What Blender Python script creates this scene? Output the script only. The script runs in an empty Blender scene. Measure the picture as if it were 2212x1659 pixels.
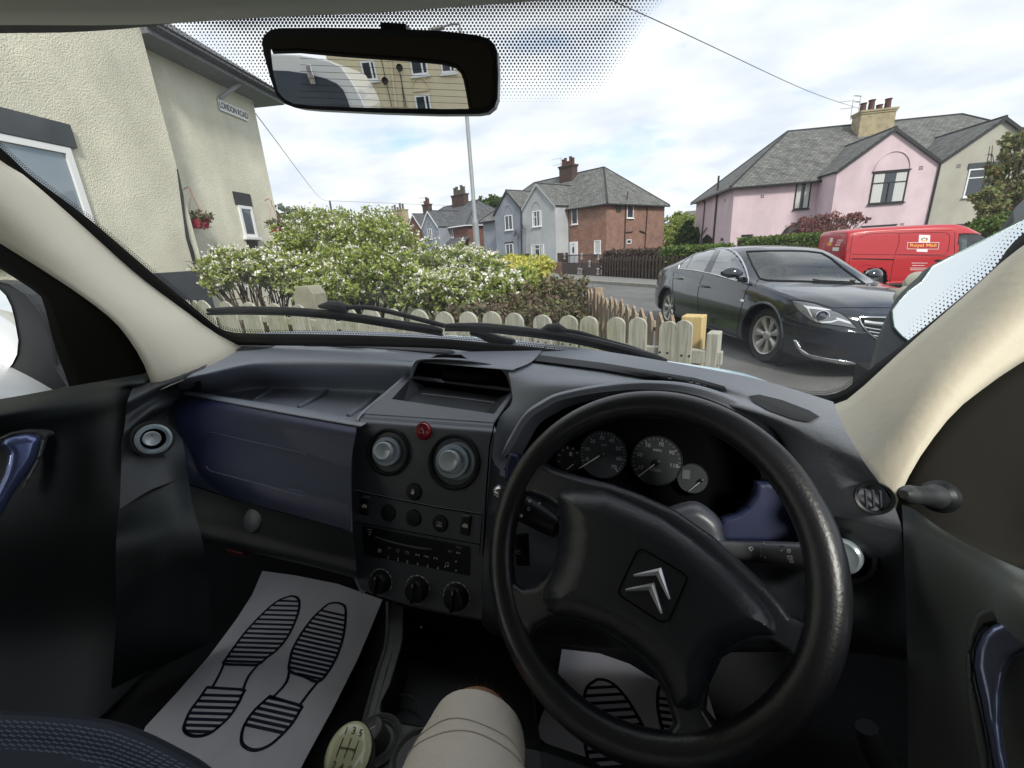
import bpy, bmesh, math, random
import numpy as np
from mathutils import Vector, Matrix
from mathutils.geometry import tessellate_polygon
from mathutils.bvhtree import BVHTree
random.seed(7)
S = bpy.context.scene
COL = S.collection
R_ = math.radians
# ------------------------------------------------------------------ camera
F = 925.0; CX, CY = 1106.0, 829.5          # focal length and centre, in units of a 2212 wide picture
EYE = Vector((0, 0, 1.5))
YAW, PITCH, ROLL = R_(21), R_(17.2), R_(3.55)
fw = Vector((-math.sin(YAW)*math.cos(PITCH), math.cos(YAW)*math.cos(PITCH), -math.sin(PITCH)))
r0 = fw.cross(Vector((0, 0, 1))).normalized(); u0 = r0.cross(fw)
RT = r0*math.cos(ROLL) - u0*math.sin(ROLL); UP = u0*math.cos(ROLL) + r0*math.sin(ROLL)
cd = bpy.data.cameras.new('camera'); cam = bpy.data.objects.new('camera', cd); COL.objects.link(cam)
cd.sensor_width = 36; cd.lens = F/2212*36; cd.clip_start = 0.02; cd.clip_end = 3000
cam.matrix_world = Matrix((( RT.x, UP.x, -fw.x, EYE.x), (RT.y, UP.y, -fw.y, EYE.y), (RT.z, UP.z, -fw.z, EYE.z), (0, 0, 0, 1)))
S.camera = cam
S.render.resolution_x, S.render.resolution_y = 1024, 768
# ------------------------------------------------------------------ sky and sun
SUN_EL, SUN_AZ = 41, 140      # azimuth measured clockwise from +Y
w = bpy.data.worlds.new('World'); S.world = w; w.use_nodes = True
nt = w.node_tree; nt.nodes.clear(); L = nt.links.new
def N(t, **k):
    n = nt.nodes.new(t)
    for a, b in k.items(): setattr(n, a, b)
    return n
out = N('ShaderNodeOutputWorld'); bg = N('ShaderNodeBackground'); bg.inputs[1].default_value = 1.0
sky = N('ShaderNodeTexSky', sky_type='NISHITA', sun_disc=False, sun_elevation=R_(SUN_EL), sun_rotation=R_(SUN_AZ))
sc = N('ShaderNodeVectorMath', operation='SCALE'); sc.inputs[3].default_value = 0.13; L(sky.outputs[0], sc.inputs[0])
tc = N('ShaderNodeTexCoord'); sep = N('ShaderNodeSeparateXYZ'); L(tc.outputs['Generated'], sep.inputs[0])
zz = N('ShaderNodeMath', operation='MAXIMUM'); L(sep.outputs[2], zz.inputs[0]); zz.inputs[1].default_value = 0.0
za = N('ShaderNodeMath', operation='ADD'); L(zz.outputs[0], za.inputs[0]); za.inputs[1].default_value = 0.22
dx = N('ShaderNodeMath', operation='DIVIDE'); L(sep.outputs[0], dx.inputs[0]); L(za.outputs[0], dx.inputs[1])
dy = N('ShaderNodeMath', operation='DIVIDE'); L(sep.outputs[1], dy.inputs[0]); L(za.outputs[0], dy.inputs[1])
cb = N('ShaderNodeCombineXYZ'); L(dx.outputs[0], cb.inputs[0]); L(dy.outputs[0], cb.inputs[1])
n1 = N('ShaderNodeTexNoise'); n1.inputs['Scale'].default_value = 1.25; n1.inputs['Detail'].default_value = 8; n1.inputs['Roughness'].default_value = 0.52; n1.inputs['Distortion'].default_value = 0.25
mpp = N('ShaderNodeMapping'); mpp.inputs['Location'].default_value = (3.7, 1.9, 0); mpp.inputs['Scale'].default_value = (1.0, 1.35, 1)
L(cb.outputs[0], mpp.inputs[0]); L(mpp.outputs[0], n1.inputs[0])
cr = N('ShaderNodeValToRGB'); cr.color_ramp.elements[0].position = 0.29; cr.color_ramp.elements[1].position = 0.43
L(n1.outputs[0], cr.inputs[0])
n2 = N('ShaderNodeTexNoise'); n2.inputs['Scale'].default_value = 2.6; n2.inputs['Detail'].default_value = 4; L(mpp.outputs[0], n2.inputs[0])
cr2 = N('ShaderNodeValToRGB'); e = cr2.color_ramp.elements
e[0].position = 0.30; e[0].color = (0.53, 0.58, 0.655, 1); e[1].position = 0.60; e[1].color = (0.70, 0.72, 0.74, 1)
L(n2.outputs[0], cr2.inputs[0])
mx = N('ShaderNodeMix', data_type='RGBA'); L(cr.outputs[0], mx.inputs[0]); L(sc.outputs[0], mx.inputs[6]); L(cr2.outputs[0], mx.inputs[7])
L(mx.outputs[2], bg.inputs[0]); L(bg.outputs[0], out.inputs[0])
sd = bpy.data.lights.new('sun', 'SUN'); sun = bpy.data.objects.new('sun', sd); COL.objects.link(sun)
sd.energy = 2.2; sd.angle = R_(10); sd.color = (1, 0.95, 0.87)
az = R_(SUN_AZ); el = R_(SUN_EL)
sdir = Vector((math.sin(az)*math.cos(el), math.cos(az)*math.cos(el), math.sin(el)))
sun.rotation_euler = sdir.to_track_quat('Z', 'Y').to_euler(); sun.location = (0, 0, 40)
vs = S.view_settings; vs.view_transform = 'Standard'; vs.look = 'None'; vs.gamma = 1; vs.exposure = 0.62; vs.use_curve_mapping = False
# ------------------------------------------------------------------ picture to world
def ray(x, y): return RT*((x-CX)/F) - UP*((y-CY)/F) + fw
def P(x, y, d): return EYE + ray(x, y)*d
def Zp(x, y, z): r = ray(x, y); return EYE + r*((z-EYE.z)/r.z)
def D(x, y, dz): return Zp(x, y, EYE.z+dz)
def Yp(x, y, Y): r = ray(x, y); return EYE + r*(Y/r.y)
def PL(x, y, p, n):
    r = ray(x, y); return EYE + r*((p-EYE).dot(n)/r.dot(n))
# ------------------------------------------------------------------ materials
MATS = {}
def mat(name, col, rough=0.6, metal=0.0, bump=0.0, bscale=50.0, var=0.0, vscale=5.0, coat=0.0, spec=0.5, kind='noise', alpha=1.0, emit=None, dist=0.01, sheen=0.0):
    m = bpy.data.materials.new(name); m.use_nodes = True; t = m.node_tree; b = t.nodes['Principled BSDF']
    b.inputs['Roughness'].default_value = rough; b.inputs['Metallic'].default_value = metal
    b.inputs['Specular IOR Level'].default_value = spec; b.inputs['Coat Weight'].default_value = coat
    b.inputs['Sheen Weight'].default_value = sheen
    b.inputs['Coat Roughness'].default_value = 0.04
    b.inputs['Base Color'].default_value = (*col, 1)
    tcn = t.nodes.new('ShaderNodeTexCoord')
    if var:
        n = t.nodes.new('ShaderNodeTexNoise'); n.inputs['Scale'].default_value = vscale; n.inputs['Detail'].default_value = 6
        n.inputs['Roughness'].default_value = 0.6
        t.links.new(tcn.outputs['Object'], n.inputs[0])
        r = t.nodes.new('ShaderNodeMapRange'); r.inputs[1].default_value = 0.25; r.inputs[2].default_value = 0.75
        r.inputs[3].default_value = 1-var; r.inputs[4].default_value = 1+var; t.links.new(n.outputs[0], r.inputs[0])
        v = t.nodes.new('ShaderNodeVectorMath'); v.operation = 'SCALE'; v.inputs[0].default_value = col
        t.links.new(r.outputs[0], v.inputs[3]); t.links.new(v.outputs[0], b.inputs['Base Color'])
    if bump:
        if kind == 'voronoi':
            n = t.nodes.new('ShaderNodeTexVoronoi'); n.inputs['Scale'].default_value = bscale; o = n.outputs['Distance']
        else:
            n = t.nodes.new('ShaderNodeTexNoise'); n.inputs['Scale'].default_value = bscale; n.inputs['Detail'].default_value = 4; o = n.outputs[0]
        t.links.new(tcn.outputs['Object'], n.inputs[0])
        bp = t.nodes.new('ShaderNodeBump'); bp.inputs['Strength'].default_value = bump; bp.inputs['Distance'].default_value = dist
        t.links.new(o, bp.inputs['Height']); t.links.new(bp.outputs[0], b.inputs['Normal'])
    if emit: b.inputs['Emission Color'].default_value = (*col, 1); b.inputs['Emission Strength'].default_value = emit
    MATS[name] = m
    return m
def weather(m, scale, lo, hi, mp=(1, 1, 1), det=6, p0=.3, p1=.7):      # a second, differently sized stain pattern
    t = m.node_tree; b = t.nodes['Principled BSDF']; tcn = t.nodes.new('ShaderNodeTexCoord'); mm = t.nodes.new('ShaderNodeMapping'); mm.inputs['Scale'].default_value = mp
    n = t.nodes.new('ShaderNodeTexNoise'); n.inputs['Scale'].default_value = scale; n.inputs['Detail'].default_value = det; t.links.new(tcn.outputs['Object'], mm.inputs[0]); t.links.new(mm.outputs[0], n.inputs[0])
    r = t.nodes.new('ShaderNodeMapRange'); r.inputs[1].default_value = p0; r.inputs[2].default_value = p1; r.inputs[3].default_value = lo; r.inputs[4].default_value = hi; t.links.new(n.outputs[0], r.inputs[0])
    v = t.nodes.new('ShaderNodeVectorMath'); v.operation = 'SCALE'; i = b.inputs['Base Color']
    if i.links: t.links.new(i.links[0].from_socket, v.inputs[0])
    else: v.inputs[0].default_value = i.default_value[:3]
    t.links.new(r.outputs[0], v.inputs[3]); t.links.new(v.outputs[0], i)
def glass(name, tint=(1, 1, 1), base=0.05, rough=0.0, fres=1.25):
    m = bpy.data.materials.new(name); m.use_nodes = True; t = m.node_tree; t.nodes.clear()
    o = t.nodes.new('ShaderNodeOutputMaterial'); tr = t.nodes.new('ShaderNodeBsdfTransparent'); tr.inputs[0].default_value = (*tint, 1)
    g = t.nodes.new('ShaderNodeBsdfGlossy'); g.inputs['Roughness'].default_value = rough
    lw = t.nodes.new('ShaderNodeLayerWeight'); pw = t.nodes.new('ShaderNodeMath'); pw.operation = 'POWER'; pw.inputs[1].default_value = 4.0; t.links.new(lw.outputs['Facing'], pw.inputs[0])
    f = t.nodes.new('ShaderNodeMath'); f.operation = 'MULTIPLY'; f.inputs[1].default_value = fres; t.links.new(pw.outputs[0], f.inputs[0])
    a = t.nodes.new('ShaderNodeMath'); a.operation = 'ADD'; a.inputs[1].default_value = base; a.use_clamp = True
    x = t.nodes.new('ShaderNodeMixShader'); t.links.new(f.outputs[0], a.inputs[0]); t.links.new(a.outputs[0], x.inputs[0])
    t.links.new(tr.outputs[0], x.inputs[1]); t.links.new(g.outputs[0], x.inputs[2]); t.links.new(x.outputs[0], o.inputs[0])
    return m
def coords(t, mode):      # 'Object' coordinates, or UV
    n = t.nodes.new('ShaderNodeTexCoord'); return n.outputs['UV' if mode == 'uv' else 'Object']
def brick_mat(name, c1, c2, mortar, bw=0.225, bh=0.075, ms=0.012, off=0.5, rough=0.9, bump=0.4, var=0.25):
    m = bpy.data.materials.new(name); m.use_nodes = True; t = m.node_tree; b = t.nodes['Principled BSDF']
    b.inputs['Roughness'].default_value = rough; b.inputs['Specular IOR Level'].default_value = 0.2
    uv = coords(t, 'uv')
    k = t.nodes.new('ShaderNodeTexBrick'); k.inputs['Scale'].default_value = 1; k.offset = off
    k.inputs['Brick Width'].default_value = bw; k.inputs['Row Height'].default_value = bh; k.inputs['Mortar Size'].default_value = ms
    k.inputs['Mortar Smooth'].default_value = 0.3; k.inputs['Bias'].default_value = 0
    k.inputs['Color1'].default_value = (*c1, 1); k.inputs['Color2'].default_value = (*c2, 1); k.inputs['Mortar'].default_value = (*mortar, 1)
    t.links.new(uv, k.inputs[0])
    n = t.nodes.new('ShaderNodeTexNoise'); n.inputs['Scale'].default_value = 1.3; n.inputs['Detail'].default_value = 8; n.inputs['Roughness'].default_value = 0.7; t.links.new(uv, n.inputs[0])
    r = t.nodes.new('ShaderNodeMapRange'); r.inputs[1].default_value = 0.3; r.inputs[2].default_value = 0.7; r.inputs[3].default_value = 1-var; r.inputs[4].default_value = 1+var
    t.links.new(n.outputs[0], r.inputs[0])
    v = t.nodes.new('ShaderNodeVectorMath'); v.operation = 'SCALE'; t.links.new(k.outputs[0], v.inputs[0]); t.links.new(r.outputs[0], v.inputs[3])
    t.links.new(v.outputs[0], b.inputs['Base Color'])
    bp = t.nodes.new('ShaderNodeBump'); bp.inputs['Strength'].default_value = bump; bp.inputs['Distance'].default_value = 0.01; bp.invert = True
    t.links.new(k.outputs['Fac'], bp.inputs['Height']); t.links.new(bp.outputs[0], b.inputs['Normal'])
    return m
# ------------------------------------------------------------------ mesh collector
class B:
    def __init__(s): s.v = []; s.f = []; s.uv = None
    def add(s, vs, fs):
        o = len(s.v); s.v += [Vector(p) for p in vs]; s.f += [tuple(i+o for i in f) for f in fs]; return s
    def box(s, c, sz, rot=None):
        c = Vector(c); hx, hy, hz = sz[0]/2, sz[1]/2, sz[2]/2
        vs = [Vector((x, y, z)) for x in (-hx, hx) for y in (-hy, hy) for z in (-hz, hz)]
        if rot is not None: vs = [rot @ p for p in vs]
        return s.add([c+p for p in vs], [(0, 1, 3, 2), (4, 6, 7, 5), (0, 4, 5, 1), (2, 3, 7, 6), (0, 2, 6, 4), (1, 5, 7, 3)])
    def obox(s, o, a, b, c):      # box from a corner and three edge vectors
        o, a, b, c = map(Vector, (o, a, b, c))
        vs = [o, o+a, o+a+b, o+b, o+c, o+a+c, o+a+b+c, o+b+c]
        if a.cross(b).dot(c) < 0: vs = [o+c, o+a+c, o+a+b+c, o+b+c, o, o+a, o+a+b, o+b]
        return s.add(vs, [(3, 2, 1, 0), (4, 5, 6, 7), (0, 1, 5, 4), (1, 2, 6, 5), (2, 3, 7, 6), (3, 0, 4, 7)])
    def poly(s, pts, thick=None, n=None):     # flat polygon, optional thickness along n
        pts = [Vector(p) for p in pts]
        tri = [tuple(t) for t in tessellate_polygon([pts])]
        if thick is None: return s.add(pts, tri)
        nn = Vector(n).normalized()*thick; k = len(pts)
        s.add(pts + [p+nn for p in pts], tri + [tuple(reversed([i+k for i in t])) for t in tri] + [(i, (i+1) % k, (i+1) % k+k, i+k) for i in range(k)])
        return s
    def tube(s, path, r, seg=8, closed=False, cap=True):
        path = [Vector(p) for p in path]; n = len(path)
        rs = r if isinstance(r, (list, tuple)) else [r]*n
        up = None; rings = []
        for i, p in enumerate(path):
            if closed: t = path[(i+1) % n]-path[i-1]
            else: t = path[min(i+1, n-1)]-path[max(i-1, 0)]
            if t.length < 1e-9: t = Vector((0, 0, 1))
            t.normalize()
            if up is None:
                up = t.cross(Vector((0.12, 0.31, 0.94))); 
                if up.length < .1: up = t.cross(Vector((1, 0, 0)))
            up = (up - t*up.dot(t)).normalized(); sd_ = t.cross(up)
            rings.append([p + (up*math.cos(2*math.pi*k/seg)+sd_*math.sin(2*math.pi*k/seg))*rs[i] for k in range(seg)])
        vs = [q for g in rings for q in g]; fs = []
        for i in range(n if closed else n-1):
            j = (i+1) % n
            for k in range(seg): fs.append((i*seg+k, i*seg+(k+1) % seg, j*seg+(k+1) % seg, j*seg+k))
        if cap and not closed: fs += [tuple(reversed(range(seg))), tuple(range((n-1)*seg, n*seg))]
        return s.add(vs, fs)
    def lathe(s, c, axis, prof, seg=24, closed=False):   # prof: (radius, height along axis)
        c = Vector(c); ax = Vector(axis).normalized(); a = ax.cross(Vector((0, 0, 1)))
        if a.length < .05: a = ax.cross(Vector((1, 0, 0)))
        a.normalize(); b = ax.cross(a); vs = []; fs = []
        for r, h in prof:
            for k in range(seg): t = 2*math.pi*k/seg; vs.append(c+ax*h+(a*math.cos(t)+b*math.sin(t))*max(r, 1e-5))
        m = len(prof)
        for i in range(m-1):
            for k in range(seg): fs.append((i*seg+k, i*seg+(k+1) % seg, (i+1)*seg+(k+1) % seg, (i+1)*seg+k))
        return s.add(vs, fs)
    def grid(s, rows):
        m = len(rows[0]); vs = [p for r in rows for p in r]
        fs = [(i*m+j, i*m+j+1, (i+1)*m+j+1, (i+1)*m+j) for i in range(len(rows)-1) for j in range(m-1)]
        return s.add(vs, fs)
    def build(s, name, m, parent=None, smooth=True, angle=35, bevel=0, uvf=None, recalc=False, solid=0, sub=0):
        me = bpy.data.meshes.new(name); me.from_pydata([tuple(p) for p in s.v], [], s.f); me.update()
        o = bpy.data.objects.new(name, me); COL.objects.link(o)
        if recalc:
            bm = bmesh.new(); bm.from_mesh(me); bmesh.ops.recalc_face_normals(bm, faces=bm.faces); bm.to_mesh(me); bm.free()
        ms = m if isinstance(m, (list, tuple)) else [m]
        for q in ms: me.materials.append(q)
        if uvf:
            uvl = me.uv_layers.new(name='UVMap')
            for lp in me.loops: uvl.data[lp.index].uv = uvf(me.vertices[lp.vertex_index].co)
        if smooth: me.shade_smooth(); me.set_sharp_from_angle(angle=R_(angle))
        if bevel:
            md = o.modifiers.new('bevel', 'BEVEL'); md.width = bevel; md.segments = 2; md.limit_method = 'ANGLE'; md.angle_limit = R_(40)
        if solid: md = o.modifiers.new('solid', 'SOLIDIFY'); md.thickness = solid; md.offset = 0
        if sub: md = o.modifiers.new('sub', 'SUBSURF'); md.levels = sub; md.render_levels = sub
        if parent is not None:
            o.parent = parent
            if not parent.get('_local'):
                root = parent
                while root.parent: root = root.parent
                if root is parent: o.matrix_parent_inverse = Matrix.Translation(-root.location)
        return o
def tag(o, label=None, cat=None, group=None, kind=None):
    if label: o['label'] = label
    if cat: o['category'] = cat
    if group: o['group'] = group
    if kind: o['kind'] = kind
    return o
def empty(name, loc, label, cat, group=None, local=False, rz=0):
    o = bpy.data.objects.new(name, None); COL.objects.link(o); o.location = loc; o.rotation_euler = (0, 0, rz); o.empty_display_size = 0.1
    if local: o['_local'] = 1
    return tag(o, label, cat, group)
def cr1(ps, k):        # catmull-rom through a list of vectors
    ps = [Vector(p) for p in ps]; o = []
    for i in range(len(ps)-1):
        a = ps[max(i-1, 0)]; b = ps[i]; c = ps[i+1]; d = ps[min(i+2, len(ps)-1)]
        for j in range(k):
            t = j/k; o.append(0.5*((2*b)+(c-a)*t+(2*a-5*b+4*c-d)*t*t+(3*b-a-3*c+d)*t*t*t))
    o.append(ps[-1]); return o
def resample(ps, n):
    ps = [Vector(p) for p in ps]; d = [0]
    for i in range(1, len(ps)): d.append(d[-1]+(ps[i]-ps[i-1]).length)
    o = []; j = 0
    for k in range(n):
        t = d[-1]*k/(n-1)
        while j < len(ps)-2 and d[j+1] < t: j += 1
        s_ = (t-d[j])/max(d[j+1]-d[j], 1e-9); o.append(ps[j].lerp(ps[j+1], min(max(s_, 0), 1)))
    return o
def surf(rows, n=24, k=5, lin=False):      # smooth surface through rows of points (rows may differ in length)
    rr = [resample(r if lin else cr1(r, 6), n) for r in rows]
    cols = [cr1([r[i] for r in rr], k) for i in range(n)]
    return [[cols[i][j] for i in range(n)] for j in range(len(cols[0]))]
def trifill(pts, step):      # outline to an even sheet of small triangles
    pp = [Vector((x, y, 0)) for x, y in pts]; bm = bmesh.new(); vs = [bm.verts.new(p) for p in pp]
    for t in tessellate_polygon([pp]):
        try: bm.faces.new([vs[i] for i in t])
        except ValueError: pass
    for it in range(8):
        es = [e for e in bm.edges if e.calc_length() > step]
        if not es: break
        bmesh.ops.subdivide_edges(bm, edges=es, cuts=1); bmesh.ops.triangulate(bm, faces=[f for f in bm.faces if len(f.verts) > 3])
    return bm, pp
def text(s_, loc, rgt, up, size, m, parent=None, name='lettering', ext=0.0004, bold=0.0, align='CENTER', shear=0, local=False, sx=1.0):
    c = bpy.data.curves.new(name, 'FONT'); c.body = s_; c.size = size; c.align_x = align; c.align_y = 'CENTER'; c.extrude = ext; c.offset = bold; c.shear = shear
    c.resolution_u = 3
    t = bpy.data.objects.new('t', c); COL.objects.link(t)
    me = bpy.data.meshes.new_from_object(t.evaluated_get(bpy.context.evaluated_depsgraph_get())); bpy.data.objects.remove(t)
    rgt = Vector(rgt).normalized(); up = Vector(up); up = (up-rgt*up.dot(rgt)).normalized(); nn = rgt.cross(up)
    M = Matrix(((rgt.x, up.x, nn.x, loc[0]), (rgt.y, up.y, nn.y, loc[1]), (rgt.z, up.z, nn.z, loc[2]), (0, 0, 0, 1)))
    vs_ = [M @ Vector((v.co.x*sx, v.co.y, v.co.z)) for v in me.vertices]; fs_ = [tuple(p.vertices) for p in me.polygons]
    b = B(); b.add(vs_, fs_)
    if m is None: return b
    return b.build(name, m, parent, smooth=False)
# ================================================================== OUTSIDE
PW = mat('white_pvc', (.78, .79, .80), .35)
BLACKP = mat('black_paint', (.015, .014, .015), .4)
GUT = mat('gutter_black', (.02, .02, .022), .4)
PANE = mat('window_pane', (.035, .045, .055), .06, spec=.8)
CURT = mat('net_curtain', (.55, .56, .54), .8, bump=.3, bscale=30)
BRICK = brick_mat('red_brick', (.30, .15, .105), (.20, .098, .075), (.26, .20, .165))
BRICKD = brick_mat('dark_red_brick', (.20, .07, .05), (.12, .045, .038), (.15, .12, .10))
BRICKCH = brick_mat('sooty_brick', (.10, .05, .042), (.055, .032, .03), (.09, .08, .07), ms=.016)
SLATE = brick_mat('slate_roof', (.19, .19, .18), (.115, .118, .112), (.05, .05, .05), bw=.3, bh=.21, ms=.018, rough=.75, bump=1.0, var=.35)
SLATED = brick_mat('dark_slate_roof', (.14, .143, .15), (.085, .088, .098), (.04, .042, .045), bw=.3, bh=.2, ms=.02, rough=.7, bump=1.0, var=.35)
REND = mat('grey_render', (.40, .415, .43), .95, bump=.5, bscale=60, var=.10, vscale=1.2)
RENDD = mat('blue_grey_render', (.25, .27, .31), .95, bump=.5, bscale=60, var=.12, vscale=1.2)
PINK = mat('pink_render', (.62, .49, .525), .9, bump=.35, bscale=26, var=.09, vscale=1.1)
GREIGE = mat('greige_render', (.40, .39, .33), .95, bump=.35, bscale=30, var=.1, vscale=1.1)
YREND = mat('buff_chimney_render', (.34, .285, .18), .95, bump=.6, bscale=14, var=.3, vscale=3)
POT = mat('terracotta', (.085, .032, .026), .8, var=.3, vscale=8)
PEB = mat('pebble_dash', (.68, .65, .53), 1.0, bump=.8, bscale=46, var=.12, vscale=1.6, dist=.022)
PEB2 = mat('smooth_render', (.66, .635, .52), 1.0, bump=.6, bscale=34, var=.12, vscale=1.6, dist=.02)
PLINTH = mat('plinth_paint', (.045, .052, .062), .6, var=.2)
ASPH = mat('asphalt', (.118, .118, .114), .9, bump=.5, bscale=160, var=.26, vscale=1.4, dist=.004)
for m_, a_ in ((PEB, (.9, .82, 1.06, (1, 1, .3))), (PEB2, (1.1, .82, 1.06, (1, 1, .3))), (PINK, (.8, .88, 1.06, (1, 1, .35))), (GREIGE, (.9, .82, 1.1, (1, 1, .35))), (REND, (.8, .86, 1.06, (1, 1, .35))), (RENDD, (.8, .86, 1.08, (1, 1, .35))), (ASPH, (75, .7, 1.3, (1, 1, 1))), (ASPH, (.45, .85, 1.2, (1, 1, 1)))): weather(m_, *a_)
PAVE = mat('pavement', (.19, .19, .18), .95, bump=.3, bscale=90, var=.2, vscale=3)
KERB = mat('kerb_stone', (.24, .235, .2), .9, var=.25, vscale=6)
GRASS = mat('grass_ground', (.09, .135, .035), 1, bump=.6, bscale=40, var=.5, vscale=5)
STONE = mat('stone', (.26, .25, .19), .95, bump=.6, bscale=18, var=.25)
GALV = mat('galvanised_steel', (.27, .29, .30), .55, metal=.2, var=.12, vscale=3)
def wood(name, c, var=.3, green=0):
    m = bpy.data.materials.new(name); m.use_nodes = True; t = m.node_tree; b = t.nodes['Principled BSDF']; b.inputs['Roughness'].default_value = .85
    b.inputs['Specular IOR Level'].default_value = .2
    o = coords(t, 'o'); mp = t.nodes.new('ShaderNodeMapping'); mp.inputs['Scale'].default_value = (14, 14, 1.3); t.links.new(o, mp.inputs[0])
    n = t.nodes.new('ShaderNodeTexNoise'); n.inputs['Scale'].default_value = 3; n.inputs['Detail'].default_value = 8; n.inputs['Distortion'].default_value = 1.2; t.links.new(mp.outputs[0], n.inputs[0])
    r = t.nodes.new('ShaderNodeValToRGB'); e = r.color_ramp.elements
    e[0].position = .3; e[0].color = (*[x*(1-var) for x in c], 1); e[1].position = .72; e[1].color = (*[min(x*(1+var), 1) for x in c], 1)
    t.links.new(n.outputs[0], r.inputs[0])
    n2 = t.nodes.new('ShaderNodeTexNoise'); n2.inputs['Scale'].default_value = 3.1; n2.inputs['Detail'].default_value = 5; t.links.new(o, n2.inputs[0])
    r2 = t.nodes.new('ShaderNodeValToRGB'); r2.color_ramp.elements[0].position = .45; r2.color_ramp.elements[1].position = .7; t.links.new(n2.outputs[0], r2.inputs[0])
    x = t.nodes.new('ShaderNodeMix'); x.data_type = 'RGBA'; mm = t.nodes.new('ShaderNodeMath'); mm.operation = 'MULTIPLY'; mm.inputs[1].default_value = green
    t.links.new(r2.outputs[0], mm.inputs[0]); t.links.new(mm.outputs[0], x.inputs[0]); t.links.new(r.outputs[0], x.inputs[6]); x.inputs[7].default_value = (.17, .20, .07, 1)
    t.links.new(x.outputs[2], b.inputs['Base Color'])
    bp = t.nodes.new('ShaderNodeBump'); bp.inputs['Strength'].default_value = .5; bp.inputs['Distance'].default_value = .004; t.links.new(n.outputs[0], bp.inputs['Height']); t.links.new(bp.outputs[0], b.inputs['Normal'])
    return m
WOOD = wood('weathered_picket_wood', (.39, .385, .33), .32, .4)
WOODB = wood('brown_weathered_wood', (.29, .22, .165), .45, .1)
WOODG = wood('new_yellow_wood', (.55, .42, .20), .2, 0)
WOODD = wood('dark_stained_wood', (.075, .05, .04), .4, .1)
# ---- ground sheets
def sheet(name, pts, z, m, kind='structure', thick=None):
    b = B(); b.poly([(p[0], p[1], z) for p in pts])
    o = b.build(name, m, None, smooth=False, recalc=True); 
    if o.data.polygons[0].normal.z < 0: o.data.flip_normals()
    return tag(o, kind=kind)
SLO = Vector((.915, .40))
def gz(x, y): return -min(.35, .07*max(0.0, (x-.60)*.915+(min(y, 9.2)-7.18)*.40)) if True else 0
def terrain(name, x0, x1, y0, y1, nx_, ny_, dz, m, keep=None):
    xs = [x0+(x1-x0)*i/nx_ for i in range(nx_+1)]; ys = [y0+(y1-y0)*i/ny_ for i in range(ny_+1)]
    b = B(); b.grid([[Vector((x, y, gz(x, y)+dz)) for x in xs] for y in ys])
    if keep: b.f = [f for f in b.f if keep(sum((b.v[i] for i in f), Vector())/4)]
    o = b.build(name, m, None)
    if o.data.polygons[0].normal.z < 0: o.data.flip_normals()
    return tag(o, kind='structure')
xs_ = [-700, -60, -20, -3, -1, 0, .6, 1.5, 2.5, 3.5, 4.5, 5.5, 7, 12, 60, 700]; ys_ = [-700, -60, -10, 0, 2, 4, 6, 8, 10, 12, 15, 20, 30, 60, 700]
b = B(); b.grid([[Vector((x, y, gz(x, y)-.03)) for x in xs_] for y in ys_]); o = b.build('ground', GRASS, None, smooth=False); tag(o, kind='structure')
if o.data.polygons[0].normal.z < 0: o.data.flip_normals()
terrain('road', -3.4, 60, -45, 60, 126, 105, .0, ASPH, lambda c: c.x > -.5+.0 or c.y < 2.9 or (c.x > -2.2 and c.y > 7.8) or (c.y > 12+(-c.x)*.55 or c.y > 13.0) and c.x > -3.4)
sheet('side_road', [(-3.4, 60), (-3.4, 13.0), (-45, 34), (-45, 60)], -.004, ASPH)
fk = [D(1262, 611, -1.5), D(1414, 622, -1.5)]
kd = (fk[1]-fk[0]); kd.z = 0; kd.normalize(); kn = Vector((-kd.y, kd.x, 0)); kn = kn if kn.y > 0 else -kn
k0 = fk[0]-kd*30
B().obox((k0.x, k0.y, -.01), kd*36, kn*.13, (0, 0, .13)).build('kerb', KERB, None, smooth=False, bevel=.015)
tag(bpy.data.objects['kerb'], kind='structure')
b = B(); b.obox(k0+kn*.132, kd*36, kn*3.2, (0, 0, .118)); o = b.build('pavement', PAVE, None, smooth=False); tag(o, kind='structure')
# garden earth and grass sheet behind the picket fence
sheet('garden_grass', [(-14, 1.5), (-8, 4.4), (-.45, 2.35), (-1.3, 7.6), (-3, 12), (-14, 14)], 0.006, mat('rough_grass', (.04, .05, .018), 1, bump=.8, bscale=25, var=.6, vscale=4))
# ------------------------------------------------------------------ houses
class House:
    def __init__(s, O, u, v, zf):
        s.O = Vector((O.x, O.y, 0)); s.u = u; s.v = v; s.zf = zf
    def pt(s, a, b, z): return s.O+s.u*a+s.v*b+Vector((0, 0, z))
    def A(s, px, py, b=0):       # picture point on a plane parallel to the front
        h = PL(*s.zf(px, py), s.O+s.v*b, s.v); q = h-s.O; return q.dot(s.u), h.z
    def Bs(s, px, py, a=0):      # on a plane parallel to the side
        h = PL(*s.zf(px, py), s.O+s.u*a, s.u); q = h-s.O; return q.dot(s.v), h.z
    def uvA(s): return lambda c: ((c-s.O).dot(s.u)+(c-s.O).dot(s.v), c.z)
def roofuv(p0, along, up): return lambda c: ((c-p0).dot(along), (c-p0).dot(up))
def slab(name, pts, m, parent, along, up, th=.09):
    b = B(); n = along.cross(up).normalized(); n = n if n.z > 0 else -n
    b.poly([p for p in pts], th, n); return b.build(name, m, parent, smooth=False, recalc=True, uvf=roofuv(pts[0], along, up))
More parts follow.
